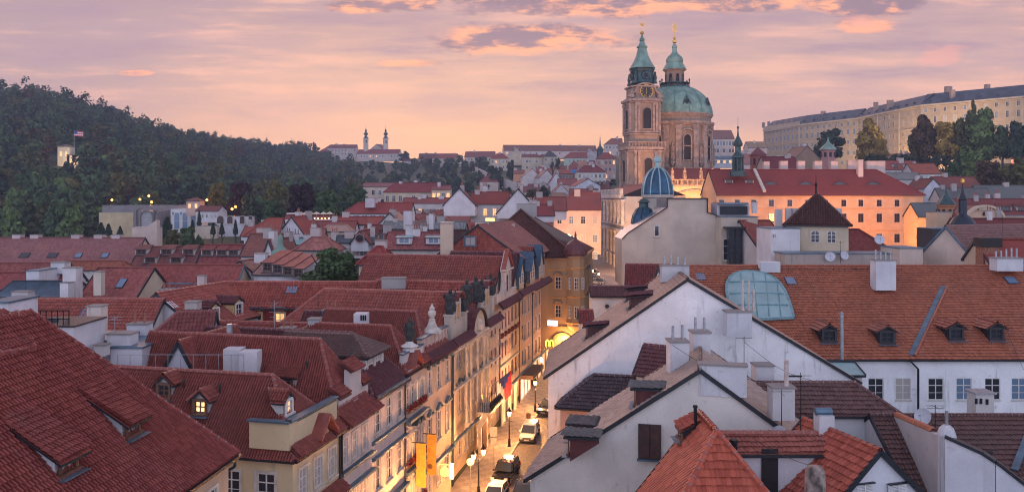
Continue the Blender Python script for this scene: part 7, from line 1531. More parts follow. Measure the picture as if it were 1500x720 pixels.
def leafquads(p, d, g, size):
    n = len(p); nn = d + g.normal(0, .55, (n, 3)); nn /= np.linalg.norm(nn, axis=1)[:, None]; t = np.cross(nn, g.normal(size=(n, 3))); t /= np.linalg.norm(t, axis=1)[:, None] + 1e-9; b = np.cross(nn, t)
    s = size * g.uniform(.55, 1.25, n)[:, None] / 2; q = np.stack([p - t * s - b * s * .5, p + t * s * .2 - b * s, p + t * s + b * s * .4, p - t * s * .3 + b * s * 1.], 1).reshape(-1, 3)
    idx = np.arange(4 * n).reshape(n, 4); uv = np.repeat(np.stack([np.arange(n) % 97 + .5, np.arange(n) // 97 + .5], 1), 4, 0); return q, idx, uv
CROWN = {}
def crown(kind, variant, n, rx, rz, lobes, size, cone=0.):
    k = (kind, variant, n, rx, rz, cone)
    if k not in CROWN:
        mb = MB(); q, i, uv = crownmesh('crown', n, rx, rz, lobes, size, 100 + variant * 7 + lobes, None, cone); mb.block(q, i, uv); o = mb.build('crown', LEAF[kind]); CROWN[k] = o.data; bpy.data.objects.remove(o)
    return CROWN[k]
TRUNK = {}
def trunk(h, r, seed):
    k = (round(h, 1), round(r, 2), seed)
    if k not in TRUNK:
        g = random.Random(seed); mb = MB(); pr = V((0, 0, -1)); rr = r * 1.25
        for i in range(1, 6): q = V((g.uniform(-.12, .12) * h * .3, g.uniform(-.12, .12) * h * .3, h * i / 5)); r2 = r * (1.1 - .15 * i); mb.tube(pr, q, rr, r2, 8); pr, rr = q, r2
        for i in range(7):
            a = i * 2.4 + g.random(); z = h * g.uniform(.5, .85); p0 = V((0, 0, z)); p1 = p0 + V((math.cos(a) * h * .12, math.sin(a) * h * .12, h * .13)); p2 = p1 + V((math.cos(a + .3) * h * .09, math.sin(a + .3) * h * .09, h * .12)); mb.tube(p0, p1, r * .45, r * .28, 6); mb.tube(p1, p2, r * .28, r * .08, 5)
        o = mb.build('trunk', BARK); TRUNK[k] = o.data; bpy.data.objects.remove(o)
    return TRUNK[k]
def tree(label, kind, px, ytop, ybot, d, wpx, group=None, n=900, size=None, variant=0, cone=0., name='tree', cat='tree', base=None):
    """tree by the outline of its crown at distance d; its trunk reaches the ground"""
    rx = wpx / F * d / 2; top, bot = pd(px, ytop, d), pd(px, ybot, d); rz = max((top.z - bot.z) / 2, .5); c = pd(px, (ytop + ybot) / 2, d); gz = base if base is not None else min(zter(c.x, c.y), bot.z - .3)
    t_ = thing(name, (c.x, c.y, gz), label, cat, group); u = 10.; n = int(n * 2.3)
    if cone: me = crown(kind, variant, n, 3., 10., 5, size or 1.6, 1.)
    else: me = crown(kind, variant, n, u, u, 19, (size or 1.5) * 1.3)
    s_ = (rx / 3., rx / 3., rz / 10.) if cone else (rx / u * .98, rx / u * .98, rz / u)
    inst(me, 'crown', t_, c, rng.uniform(0, 6.28), s_); hh = max(1., c.z - gz); inst(trunk(10, .42, variant % 3), 'trunk', t_, (c.x, c.y, gz), rng.uniform(0, 6.28), (hh / 10 * .8 if not cone else .5, hh / 10 * .8 if not cone else .5, hh / 10)); return t_
tree('leafy green maple among the roofs, its leaves a glossy clump', 'green', 487, 363, 416, 104, 78, n=2600, size=1.25, base=2.)
tree('small leafy offshoot tree on the right of the maple among the roofs', 'green', 514, 370, 412, 106, 24, n=900, size=2.2, variant=1, base=2.)
tree('dark purple copper beech left of the lit café terrace', 'purple', 447, 270, 316, 265, 52, n=1800, variant=1)
tree('big dark green lime tree rising behind the lit café terrace', 'green', 480, 277, 324, 255, 46, n=1800, variant=2)
tree('bright yellow green tree standing out left of the copper beech', 'yellow', 318, 266, 310, 330, 34, n=1400, variant=0)
tree('very dark purple beech by the garden lamps', 'purple', 354, 265, 318, 320, 44, n=1500, variant=2)
tree('dark green tree at the right end of the white arched wall', 'dark', 366, 280, 322, 300, 34, n=1300, variant=3)
tree('olive green tree between the dark beech and copper beech', 'olive', 402, 266, 312, 300, 44, n=1500, variant=4)
tree('light green bushy tree in front of the olive tree', 'green', 398, 292, 322, 270, 36, n=1300, variant=5)
tree('tall pale green poplar group tree right of the big lime tree', 'green', 516, 268, 306, 330, 44, n=1400, variant=3)
tree('dark conifer tip standing behind the copper beech', 'dark', 487, 262, 290, 420, 16, n=700, cone=1)
for i, (px_, yt, yb_, d_, w) in enumerate(((148, 326, 344, 255, 14), (159, 328, 344, 252, 12), (176, 331, 344, 250, 9), (245, 318, 336, 268, 16), (292, 308, 330, 268, 7), (312, 326, 343, 258, 9), (325, 326, 343, 256, 9), (345, 322, 343, 256, 8), (282, 322, 340, 262, 9))):
    tree('dark clipped conifer in the garden terraces under the wooded hill', 'dark', px_, yt, yb_, d_, w, 'clipped garden conifers', n=500, cone=1, variant=i % 2, name='topiary')
for i, (px_, yt, yb_, d_, w) in enumerate(((252, 335, 362, 225, 30), (275, 333, 362, 222, 26), (238, 334, 360, 230, 20), (292, 343, 360, 215, 12))):
    tree(['round olive garden tree right of the pale firewall fin', 'green garden tree left of the sloping beige wall', 'small tree directly beside the pale firewall fin', 'low bush below the sloping beige garden wall'][i], ['olive', 'green', 'dark', 'green'][i], px_, yt, yb_, d_, w, n=900, variant=i)
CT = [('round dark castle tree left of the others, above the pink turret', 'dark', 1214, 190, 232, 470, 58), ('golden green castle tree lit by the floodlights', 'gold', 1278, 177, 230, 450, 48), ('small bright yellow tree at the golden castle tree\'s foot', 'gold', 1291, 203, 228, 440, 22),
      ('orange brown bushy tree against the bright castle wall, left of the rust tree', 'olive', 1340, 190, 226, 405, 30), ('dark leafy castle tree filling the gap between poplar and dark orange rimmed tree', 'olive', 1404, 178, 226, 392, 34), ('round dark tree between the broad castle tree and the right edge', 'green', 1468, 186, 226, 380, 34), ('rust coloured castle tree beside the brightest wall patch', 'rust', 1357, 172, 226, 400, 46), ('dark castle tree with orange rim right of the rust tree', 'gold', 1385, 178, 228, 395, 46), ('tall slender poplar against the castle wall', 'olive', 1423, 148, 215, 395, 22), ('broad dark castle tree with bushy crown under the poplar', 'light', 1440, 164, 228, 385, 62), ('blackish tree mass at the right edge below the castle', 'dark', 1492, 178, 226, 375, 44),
      ('bushy green tree on the slope below the broad castle tree', 'light', 1421, 224, 258, 330, 46), ('reddish dark tree above the grey slate roofs', 'rust', 1445, 235, 276, 310, 50), ('dark tree at the right edge above the long grey roof', 'olive', 1488, 232, 276, 300, 60), ('dull green tree above the white hillside gable', 'green', 1395, 240, 262, 320, 36)]
for i, (l, k, px_, yt, yb_, d_, w) in enumerate(CT): tree(l, k, px_, yt - 2, yb_ + 6, d_, w * .96, n=1500, variant=i % 5)
for i in range(14): tree('dark green shrub on the castle garden terrace', 'dark', 1258 + i * 13 + rng.uniform(-4, 4), 228 + rng.uniform(-3, 3), 243, 370 + rng.uniform(-20, 20), rng.uniform(14, 22), 'shrubs of the castle garden terrace', n=350, variant=i % 4, size=2.6, name='shrub', cat='shrub')
HT = [('dark cypress like tree on the hillside by the white ramp', 'dark', 749, 233, 262, 650, 16), ('round dark tree left of the white ramp', 'dark', 722, 244, 278, 600, 34), ('reddish tree in front of the hilltop palaces', 'rust', 694, 240, 252, 740, 16), ('slim dark tree among the cream hillside houses', 'dark', 818, 230, 244, 600, 8), ('dark twin cypress among the hillside houses', 'dark', 809, 236, 246, 600, 7),
      ('dark hedge tree before the purple hillside roofs', 'dark', 798, 272, 292, 380, 20), ('dark bush tree next to the hedge tree before the purple roofs', 'olive', 780, 276, 290, 380, 22), ('dark hilltop tree right of the monastery', 'dark', 592, 221, 236, 1090, 22), ('slender tree left of the monastery lodge', 'dark', 460, 207, 228, 1100, 9)]
for i, (l, k, px_, yt, yb_, d_, w) in enumerate(HT): tree(l, k, px_, yt, yb_, d_, w, n=900, variant=i % 4)
# large single trees on the wooded hill, then the wood that reads as one mass
kinds = ['green', 'dark', 'olive', 'green', 'olive', 'green', 'green', 'rust']
for i in range(175):
    px_ = rng.uniform(-40, 545) if i > 50 else rng.uniform(-50, 150); d_ = rng.uniform(305, 400) if i <= 50 else rng.uniform(345, 640) if px_ < 420 else rng.uniform(420, 800); X_ = (px_ - CX) / F * d_; zg = zter(X_, d_); hgt = rng.uniform(11, 19); wd = rng.uniform(9, 15)
    yb_ = HY - (zg + 1.5 - H) / d_ * F; yt = HY - (zg + hgt - H) / d_ * F
    if 66 < px_ < 124 and 415 < d_ < 475: continue
    if px_ > 500 and d_ > 700: continue
    tree('dense broadleaf tree in the wood on the left hill', rng.choice(kinds) if i > 70 else rng.choice(['light', 'green', 'green', 'olive', 'dark']), px_, yt, yb_, d_, wd / d_ * F, 'trees of the wooded hill', n=430, variant=i % 4, size=2.4)
P, D, SZ, KI = [], [], [], []
g = np.random.default_rng(5); cnt = 0; tmpl = [crownpts(200, 1., 1., 10, 300 + i)[:2] for i in range(6)]
while cnt < 2900:
    px_ = g.uniform(-330, 710); d_ = math.sqrt(g.uniform(380 ** 2, 1190 ** 2)); X_ = (px_ - CX) / F * d_
    if px_ > 470 and g.random() > (.42 if d_ > 800 else .62): continue
    if px_ > 500 and d_ > 1010: continue
    if 455 < px_ < 600 and d_ > 1085: continue
    if 74 < px_ < 116 and 425 < d_ < 476: continue
    if px_ > 600 and d_ < 560: continue
    zg = zter(X_, d_); sc_ = g.uniform(4.5, 10.) * (.6 if px_ > 520 else 1.); hz_ = sc_ * g.uniform(.8, 1.25); p, d = tmpl[g.integers(0, 6)]; a_ = g.uniform(0, 6.28); ca, sa = math.cos(a_), math.sin(a_); M = np.array([[ca, sa, 0], [-sa, ca, 0], [0, 0, 1]])
    P.append((p @ M) * [sc_, sc_, hz_] + [X_, d_, zg + hz_ * 1.15]); D.append(d @ M); KI.append(np.full(len(p), g.choice([0, 0, 0, 0, 1, 1, 1, 2, 2, 0, 1, 2, 0, 0, 1, 3]))); SZ.append(sc_); cnt += 1
P, D, KI = np.concatenate(P), np.concatenate(D), np.concatenate(KI); q, idx, uv = leafquads(P, D, g, 1.9); mb = MB(); mb.block(q, idx, uv); mb.mi[0] = KI
tag(mb.build('wood', [LEAF['green'], LEAF['dark'], LEAF['olive'], LEAF['rust'], LEAF['yellow']]), kind='stuff')
P, D, KI = [], [], []
for i in range(420):
    px_ = g.uniform(640, 1560); d_ = g.uniform(330, 640); X_ = (px_ - CX) / F * d_
    if px_ < 1180 and g.random() < .6: continue
    if px_ > 1200 and d_ > 395: continue
    zg = zter(X_, d_); sc_ = g.uniform(1.4, 3.); p, d = tmpl[g.integers(0, 6)]; P.append(p * sc_ + [X_, d_, zg + sc_ * .6]); D.append(d); KI.append(np.full(len(p), g.choice([0, 1, 2, 1])))
P, D, KI = np.concatenate(P), np.concatenate(D), np.concatenate(KI); q, idx, uv = leafquads(P, D, g, 1.5); mb = MB(); mb.block(q, idx, uv); mb.mi[0] = KI
tag(mb.build('undergrowth', [LEAF['green'], LEAF['dark'], LEAF['olive']]), kind='stuff')

# ------------------------------------------------------------------ street lamps and light
def light(name, P_, e, c=(1, .43, .14), r=.15, spot=None, parent=None, aim=None):
    l = bpy.data.lights.new(name, 'SPOT' if spot else 'POINT'); l.energy = e; l.color = c; l.shadow_soft_size = r
    o = bpy.data.objects.new(name, l); COL.objects.link(o)
    if spot: l.spot_size = R(spot); l.spot_blend = .6; o.rotation_euler = (V(aim) - V(P_)).to_track_quat('-Z', 'Y').to_euler()
    if parent: o.parent = parent; o.location = V(P_) - ROOTLOC[parent.name]
    else: o.location = P_
    return o
LAMPG = emit('gas_lamp_glass', (1., .55, .16), 18.)
def lantern(mb, c): # lower corner of the lantern
    mb.lathe(c, [(.10, 0), (.13, .05), (.20, .45), (.22, .46)], 6, 1, 0, False); mb.lathe(c, [(.27, .45), (.2, .6), (.1, .72), (.05, .85), (.02, .95)], 6, 0, 0, False)
    for k in range(6): a_ = k * math.pi / 3; mb.tube(c + V((math.cos(a_) * .13, math.sin(a_) * .13, .02)), c + V((math.cos(a_) * .22, math.sin(a_) * .22, .47)), .012, None, 4, 0)
def lamp(label, P_, h=3.9, double=False, e=420, group='gas lamps along the street', scale=1.):
    P_ = V(P_); t_ = thing('street_lamp', P_, label, 'street lamp', group); mb = MB(); mb.lathe(P_, [(.22, 0), (.22, .15), (.15, .25), (.13, .8), (.17, .85), (.08, 1.0), (.06, h - .3), (.09, h - .25), (.05, h)], 10); mb.beam(P_ + V((-.35, 0, h - .6)), P_ + V((.35, 0, h - .6)), .04, .04); mb.build('post', IRON, t_)
    tops = [V((0, 0, h))] if not double else [V((-.45, 0, h - .1)), V((.45, 0, h + .35))]
    mb = MB()
    if double:
        for o_ in tops: mb.tube(P_ + V((0, 0, h - .5)), P_ + o_ + V((0, 0, -.1)), .035, None, 6)
        mb.build('bracket', IRON, t_)
    for o_ in tops: mb = MB(); lantern(mb, P_ + o_); mb.build('lantern', [IRON, LAMPG], t_)
    light('lamp_light', P_ + tops[-1] + V((0, 0, -.12)), e, parent=t_, r=.3); return t_
lamp('double gas lamp with two lit lanterns nearest on the pavement, left of the black car', ps(701, 727), 3.5, True, 2700)
lamp('single lit gas lamp beside the white van at the kerb', ps(746, 655), 3.4, False, 2500)
lamp('lit gas lamp farther up the pavement in front of the shop awning', ps(784, 604), 3.4, False, 2500)
for i, (d_, o_) in enumerate(((60, 2.8), (52, 2.8))): lamp(['lit gas lamp hidden low on the near pavement below the banners', 'lit gas lamp on the near pavement under the cream house'][i], front(d_) + UP * o_ + V((0, 0, zs(d_) + .12)), 3.6, False, 3400)
for i, d_ in enumerate((111, 119)): lamp(['lit gas lamp in front of the salmon house near the arcade', 'lit gas lamp close to the ochre arcade at the street end'][i], front(d_) + UP * 2.6 + V((0, 0, zs(d_) + .12)), 3.4, False, 450)
light('arcade_light', J[0] + V((2.6, 1.4 - 3.0, 4.6)), 1200, parent=rJ, r=.4)
for i, (px_, py_, h_, l_) in enumerate(((828, 392, 5, 'lit square lamp left of the parked cars, first by the corner house'), (877, 414, 5, 'lit square lamp nearest the beige firewall, beside the parked cars'), (868, 408, 5, 'lit square lamp second from the beige firewall, by the church front'), (861, 400, 5, 'lit square lamp third from the beige firewall, by the church front'), (848, 396, 5, 'lit square lamp farthest along the church front'))):
    q = ps(px_, py_ + 20); lamp(l_, (q.x, q.y, zs(q.y)), h_, False, 1500, 'lamps on the square')
fl_ = thing('candelabra_lamp', ps(829, 400), 'tall many armed candelabra lamp glowing on the square before the pink palace', 'street lamp'); b0 = ps(829, 400); mb = MB(); mb.lathe(b0, [(.5, 0), (.3, 1), (.15, 2), (.12, 9)], 10); mb.build('post', IRON, fl_); mb = MB()
for k in range(6): a_ = k * math.pi / 3; q = b0 + V((math.cos(a_) * 1.8, math.sin(a_) * 1.8, 9 + (k % 2) * 1.2)); mb.tube(b0 + V((0, 0, 8.5)), q, .06, None, 6, 0); mb.lathe(q, [(.1, 0), (.32, .3), (.3, .7), (.05, .9)], 8, 1)
mb.build('lantern', [IRON, LAMPG], fl_); light('lamp_light', b0 + V((0, -2.5, 10)), 3500, parent=fl_, r=.5)
# floodlights: fixture plus its light, aimed at the buildings the photograph shows floodlit
def flood(label, P_, aim, e, ang=80, c=(1, .46, .17)):
    P_ = V(P_); t_ = thing('floodlight', P_, label, 'floodlight', 'floodlights of the monuments'); mb = MB(); mb.box(P_, (.6, .4, .4)); mb.tube(P_ - V((0, 0, 1.)), P_, .06, None, 6); mb.build('housing', IRON, t_)
    d = (V(aim) - P_).normalized(); light('flood_light', P_ + d * .5, e, c, .4, ang, t_, aim)
for i, px_ in enumerate((1140, 1200, 1262, 1325)):
    q = pd(px_, 376, 190); flood('small floodlight pointing up at the glowing peach palace', q, pd(px_ + 4, 318, 222), [9000, 12000, 15000, 18000][i], 120, (1, .36, .12))
for i, (px_, d_, e) in enumerate(((1232, 520, 22000), (1316, 466, 32000), (1372, 427, 60000), (1412, 415, 24000), (1468, 398, 20000))):
    q = pd(px_, 0, d_); q.z = zter(q.x, q.y) + 1.2; flood('floodlight at the foot of the castle wall', q, V((q.x + 6, q.y + 30, 66)), e, 120, (1, .66, .34))
flood('floodlight washing the belvedere', pd(96, 243, 460), pd(95, 228, 470), 4000, 100, (1, .72, .4))
for px_, py_, d_, aim, e in ((905, 395, 215, pd(942, 250, 275), 26000), (1030, 300, 245, pd(1010, 262, 275), 12000), (1010, 300, 240, pd(1005, 215, 285), 26000), (1420, 345, 140, pd(1440, 315, 151), 5000)): flood('floodlight for the church and its neighbours on the square', pd(px_, py_, d_), aim, e, 100)
# glowing lamps scattered in the wood
for i, (px_, py_, d_) in enumerate(((8, 262, 420), (14, 268, 410), (24, 270, 405), (92, 265, 420), (164, 293, 330), (218, 287, 320), (222, 296, 305), (303, 293, 312), (345, 303, 300), (286, 302, 292), (170, 272, 390), (178, 228, 520), (205, 292, 330), (340, 306, 290))):
    P_ = pd(px_, py_, d_); mb = MB(); mb.lathe(P_, [(.1, -.4), (.5, 0), (.1, .5)], 8, 0); mb.tube(P_ - V((0, 0, 5)), P_ - V((0, 0, .4)), .06, None, 5, 1); t_ = thing('park_lamp', P_ - V((0, 0, 5)), 'glowing orange park lamp between the trees of the left hill', 'park lamp', 'park lamps on the hill'); mb.build('lantern', [emit('sodium', (1, .35, .06), 7.), IRON], t_); light('lamp_light', P_ + V((0, -1.2, .3)), 900, (1, .36, .10), .4, parent=t_)
# ------------------------------------------------------------------ cars
TYRE = plain('tyre_rubber', (.015, .015, .016), .85); RIM = plain('alloy_rim', (.45, .45, .47), .35, .8); CARGL = glassmat('car_glass', (.02, .025, .03), .05)
def paint(name, c, rough=.25): 
    m, nt, b = newmat(name); setc(nt, b, c); b.inputs['Roughness'].default_value = rough; b.inputs['Coat Weight'].default_value = .6; b.inputs['Coat Roughness'].default_value = .05; return m
def make_car(label, kind, col, P_, ang, group=None, lit=False):
    """x right, y forward; profile extruded with tumblehome"""
    L, W, Hh = dict(suv=(4.7, 1.85, 1.72), van=(4.5, 1.82, 1.68), hatch=(4.1, 1.72, 1.47), saloon=(4.6, 1.8, 1.43))[kind]
    low = [(-.5, .30), (-.5, .62), (-.485, .80), (-.30, .86), (.20, .90), (.42, .84), (.49, .70), (.5, .48), (.495, .28)]          # (y/L, z) lower body
    gh = dict(suv=[(-.485, .86), (-.44, 1.45), (-.38, 1.68), (-.1, 1.72), (.06, 1.66), (.21, 1.02)], van=[(-.48, .86), (-.45, 1.5), (-.39, 1.64), (.0, 1.68), (.12, 1.58), (.30, .98)], hatch=[(-.48, .84), (-.42, 1.3), (-.33, 1.44), (-.02, 1.47), (.08, 1.4), (.24, .92)], saloon=[(-.40, .88), (-.26, 1.36), (-.15, 1.43), (.02, 1.42), (.08, 1.36), (.25, .92)])[kind]
    o_ = thing('parked_car', P_, label, 'car', group); ca, sa = math.cos(ang), math.sin(ang); T = lambda x_, y_, z_: V(P_) + V((x_ * ca - y_ * sa, x_ * sa + y_ * ca, z_))
    b = MB(); hw = W / 2
    def sec(pts, ws): return [[T(s_ * w * (1 - .16 * (abs(y_) ** 6) * 64), y_ * L, z_) for s_ in (-1, 1)] for (y_, z_), w in zip(pts, ws)]
    ws = [hw * q for q in (.93, .98, .97, .95, .95, .93, .92, .95, .92)]; Sx = sec(low, ws)
    for a_, c_ in zip(Sx, Sx[1:]): b.poly([a_[0], a_[1], c_[1], c_[0]], 0, True)
    n_ = len(low)
    for s_ in (0, 1): b.poly([q[s_] for q in Sx] if s_ else [q[s_] for q in Sx][::-1], 0)
    b.poly([Sx[0][1], Sx[0][0], Sx[-1][0], Sx[-1][1]], 1)
    gw = [hw * q for q in (.92, .80, .76, .74, .76, .88)]; G = sec(gh, gw)
    for i, (a_, c_) in enumerate(zip(G, G[1:])):
        if 1 <= i <= 3: b.poly([a_[0], a_[1], c_[1], c_[0]], 0, True)
    for k_ in (0, 1):      # pillars
        for i in (0, 1, 3, 4, 5): 
            if i + 1 < len(G): b.beam(G[i][k_], G[i + 1][k_], .07, .06, 0)
        mid = (gh[0][0] * .35 + gh[-1][0] * .65) * .5 + .02; b.beam(T((-1, 1)[k_] * hw * .93, mid * L, .88), T((-1, 1)[k_] * hw * .755, mid * L, Hh - .06), .08, .05, 0)
    for y_ in (.503, -.503): b.box(T(0, y_ * L, .42), (W * .86, .1, .22), ang, 1)
    b.box(T(0, .5 * L, .62), (W * .5, .06, .14), ang, 1)
    for s_ in (-1, 1): b.box(T(s_ * (hw + .07), .17 * L, 1.0), (.16, .1, .14), ang, 0)
    b.build('body', [col, plain('black_plastic_trim', (.02, .02, .021), .6)], o_)
    g_ = MB(); e = .985; C_ = [[T(0, 0, 0) + (p - T(0, 0, 0)) for p in q] for q in G]
    g_.poly([C_[0][1], C_[0][0], C_[1][0], C_[1][1]]); g_.poly([C_[4][0], C_[4][1], C_[5][1], C_[5][0]])
    for s_ in (0, 1): q = [c[s_] for c in C_]; g_.poly(q if s_ else q[::-1])
    g_.build('window_glass', CARGL, o_)
    for y_ in (-.31, .32):
        for s_ in (-1, 1):
            w = MB(); a_, c_ = T(s_ * (hw - .2), y_ * L, .33), T(s_ * (hw + .01), y_ * L, .33); w.tube(a_, c_, .33, None, 16, 0); wh = w.build('wheel', TYRE, o_); w = MB(); w.tube(c_, c_ + (c_ - a_).normalized() * .015, .21, .19, 12, 0); w.build('rim', RIM, wh)
    for s_ in (-1, 1):
        w = MB(); w.box(T(s_ * hw * .72, .475 * L, .70), (.34, .22, .16), ang); w.build('headlight', plain('headlight_glass', (.55, .55, .52), .15), o_); w = MB(); w.box(T(s_ * hw * .80, -.492 * L, .82), (.2, .08, .34), ang); w.build('tail_light', plain('tail_light_red', (.35, .015, .012), .25), o_)
    w = MB(); w.box(T(0, .512 * L, .44), (.5, .03, .11), ang); w.build('number_plate', plain('blank_plate', (.6, .6, .6), .5), o_)
    if kind in ('suv', 'van'):
        w = MB()
        for s_ in (-1, 1): w.tube(T(s_ * hw * .66, -.34 * L, Hh + .03), T(s_ * hw * .66, .02 * L, Hh + .03), .025, None, 6)
        w.build('roof_rail', RIM, o_)
    return o_
WHT, BLK, DKB, SIL = paint('white_car_paint', (.55, .55, .56)), paint('black_car_paint', (.006, .006, .008)), paint('dark_blue_car_paint', (.012, .02, .05)), paint('silver_car_paint', (.32, .33, .35))
HD = math.atan2(.974, .227) - math.pi / 2 + math.pi       # nose towards the viewer
def onroad(px_, py_): q = ps(px_, py_); return V((q.x, q.y, zs(q.y)))
make_car('black estate car parked at the kerb near the double lamp', 'suv', BLK, onroad(741, 700), HD - .05)
make_car('white van like car parked at the kerb beyond the black car', 'van', WHT, onroad(776, 641), HD + .05)
make_car('dark car parked farthest up the street by the second lamp', 'saloon', DKB, onroad(803, 602), HD - .1)
make_car('white hatchback cut by the bottom edge at the kerb', 'hatch', WHT, onroad(726, 733), HD)
make_car('dark blue car at the bottom edge on the right side of the street', 'saloon', DKB, onroad(771, 724), HD + math.pi)
cols = [SIL, BLK, WHT, DKB, SIL, BLK, WHT]
labs = ['silver car nearest in the row parked on the square', 'black car second in the row parked on the square', 'white car third in the row parked on the square', 'dark blue car fourth in the row parked on the square', 'silver car fifth in the row parked on the square', 'black car sixth in the row parked on the square', 'white car last in the row parked on the square']
for i in range(7): q = ps(873 - i * 3.6, 416 - i * 4.6); make_car(labs[i], 'suv' if i % 3 == 0 else 'saloon', cols[i], V((q.x, q.y, zs(q.y))), 1.2, 'cars parked on the square')

# ------------------------------------------------------------------ street furniture, banners, flags, flowers
def sign(label, px, py, hh, faces):
    q = ps(px, py); b0 = V((q.x, q.y, zs(q.y) + .12)); t_ = thing('road_sign', b0, label, 'road sign'); mb = MB(); mb.tube(b0, b0 + V((0, 0, hh)), .035, None, 6); mb.build('post', STEEL, t_)
    for w, h_, z_, rnd in faces:
        mb = MB()
        if rnd: mb.tube(b0 + V((0, -.05, z_)), b0 + V((0, -.08, z_)), w / 2, None, 16)
        else: mb.box(b0 + V((0, -.06, z_)), (w, .03, h_))
        mb.build('sign_plate', plain('grey_sign_back', (.40, .38, .34), .5), t_)
sign('post with tall pair of grey sign plates on the pavement', 723, 688, 4.2, ((.7, .95, 3.7, 0), (.6, .8, 2.7, 0)))
sign('round grey sign on a post at the bottom of the pavement', 689, 722, 3.1, ((.7, .7, 2.8, 1),))
q = ps(774, 622); mb = MB(); mb.lathe(V((q.x, q.y, zs(q.y) + .1)), [(.3, 0), (.3, .1), (.25, .2), (.25, 1.1), (.3, 1.15), (.15, 1.35)], 12); tag(mb.build('bollard', plain('brown_post', (.20, .11, .07), .7)), 'stout brown round post at the kerb above the white van', 'bollard')
for k, (px0_, px1_, yt, yb_, ) in enumerate(((603.5, 612.5, 648, 712), (619.5, 628.5, 635, 694))):
    k_ = (px0_ - CX) / F; d_ = (-5.6 - .233 * 74.1 - 0) / (k_ - .233) * 1.0; d_ = 22.87 / (.233 - k_); P0 = pd(px0_, yt, d_ * 1.0); hgt = P0.z - pd(0, yb_, d_).z; b0 = fp(d_, P0.z, .1); ban = thing('banner', b0, ['yellow hanging banner, the lower one nearer the viewer', 'yellow hanging banner, the higher one with small emblem'][k], 'banner', 'yellow banners on the facade')
    mb = MB(); n_ = 8
    for i in range(n_):
        z0_, z1_ = P0.z - hgt * i / n_, P0.z - hgt * (i + 1) / n_; w0 = .06 * math.sin(i * .9 + k); w1 = .06 * math.sin((i + 1) * .9 + k); f = lambda o_, z_, w_: V((b0.x, b0.y, 0)) + UP * o_ + UD * w_ + V((0, 0, z_)); mb.poly([f(.25, z0_, w0), f(1.05, z0_, w0), f(1.05, z1_, w1), f(.25, z1_, w1)])
    mb.build('cloth', plain('golden_yellow_cloth', (.62, .33, .035), .8, var=.15), ban); mb = MB(); mb.tube(fp(d_, P0.z + .05, 0), fp(d_, P0.z + .05, 1.15), .035, None, 6); mb.build('pole', IRON, ban)
    if k == 1: mb = MB(); c_ = fp(d_, P0.z - hgt * .78, .65) - UD * .03; mb.tube(c_ - UD * .08, c_ - UD * .03, .22, None, 12); mb.build('emblem', plain('brown_emblem', (.22, .09, .03)), ban)
# czech flag
d_ = 87.6; b0 = fp(d_, 6.6, .3); fg = thing('flag', b0, 'white, red and blue flag hanging from a slanting pole over the pavement', 'flag'); mb = MB(); tip = fp(d_ - .3, 8.4, 2.5); mb.tube(b0, tip, .035, None, 6); mb.build('pole', IRON, fg)
mb = MB(); nA, nB = 8, 6; dirp = (b0 - tip)
def fpnt(s_, t_): return tip + dirp * (s_ * .75) + V((0, 0, -2.6 * t_)) + UP * (.15 * s_ * t_) + UD * (.16 * math.sin(s_ * 9 + t_ * 2))
for i in range(nA):
    for j in range(nB):
        s_, t_ = (i + .5) / nA, (j + .5) / nB; m_ = 2 if t_ < .5 - abs(s_ - .5) else (1 if s_ < .5 else 0); mb.poly([fpnt(i / nA, j / nB), fpnt((i + 1) / nA, j / nB), fpnt((i + 1) / nA, (j + 1) / nB), fpnt(i / nA, (j + 1) / nB)], m_)
mb.build('cloth', [plain('flag_white', (.6, .55, .58)), plain('flag_red', (.55, .05, .06)), plain('flag_blue', (.03, .05, .22))], fg)
# glowing signs down the street
def mshape(mb, c, s_, m=0):
    for k in (-1, 1):
        pr = None
        for i in range(11):
            a_ = math.pi * i / 10; q = c + UP * (k * .5 * s_ + math.cos(a_) * .42 * s_) + V((0, 0, math.sin(a_) ** .7 * 1.5 * s_)) 
            if pr: mb.beam(pr, q, .2 * s_, .2 * s_, m)
            pr = q
c_ = fp(118.5, 5.2, .8); sg = thing('arches_sign', c_, 'glowing yellow double arch M sign projecting from the salmon house', 'sign'); mb = MB(); mshape(mb, c_, .62); mb.build('letter', emit('yellow_neon', (1., .62, .04), 5.), sg); mb = MB(); mb.beam(fp(118.5, 5.2, 0), fp(118.5, 5.2, 1.6), .06, .06); mb.build('bracket', IRON, sg)
c_ = fp(121.2, 8.2, .75); sg = thing('light_box', c_, 'small bluish white glowing box sign at the corner below the oriel', 'sign'); mb = MB(); mb.box(c_, (1.5, .25, .75), wang(-UD)); mb.build('sign_box', emit('cool_sign', (.5, .75, 1.), 3.), sg)
c_ = fp(113, 4.3, .7); sg = thing('light_box', c_, 'white glowing box sign over the salmon house shop window', 'sign'); mb = MB(); mb.box(c_, (.25, 1.6, .45), 0); mb.build('sign_box', emit('warm_sign', (1., .8, .55), 2.5), sg)
c_ = fp(70.5, 3.1, .55); sg = thing('hanging_sign', c_, 'ornate golden hanging sign glowing above a doorway under the beige house', 'sign'); mb = MB(); mb.lathe(c_, [(.05, -.5), (.4, -.25), (.35, .2), (.05, .5)], 8); mb.beam(fp(70.5, 3.7, 0), fp(70.5, 3.7, 1.1), .05, .05); mb.build('sign_body', emit('golden_sign', (1., .55, .12), 1.6), sg)
c_ = fp(73.2, 2.2, .35); sg = thing('light_box', c_, 'white glowing upright box sign beside the cream palace corner', 'sign'); mb = MB(); mb.box(c_, (.3, .5, 1.3), 0); mb.build('sign_box', emit('warm_sign2', (1., .78, .45), 2.5), sg)
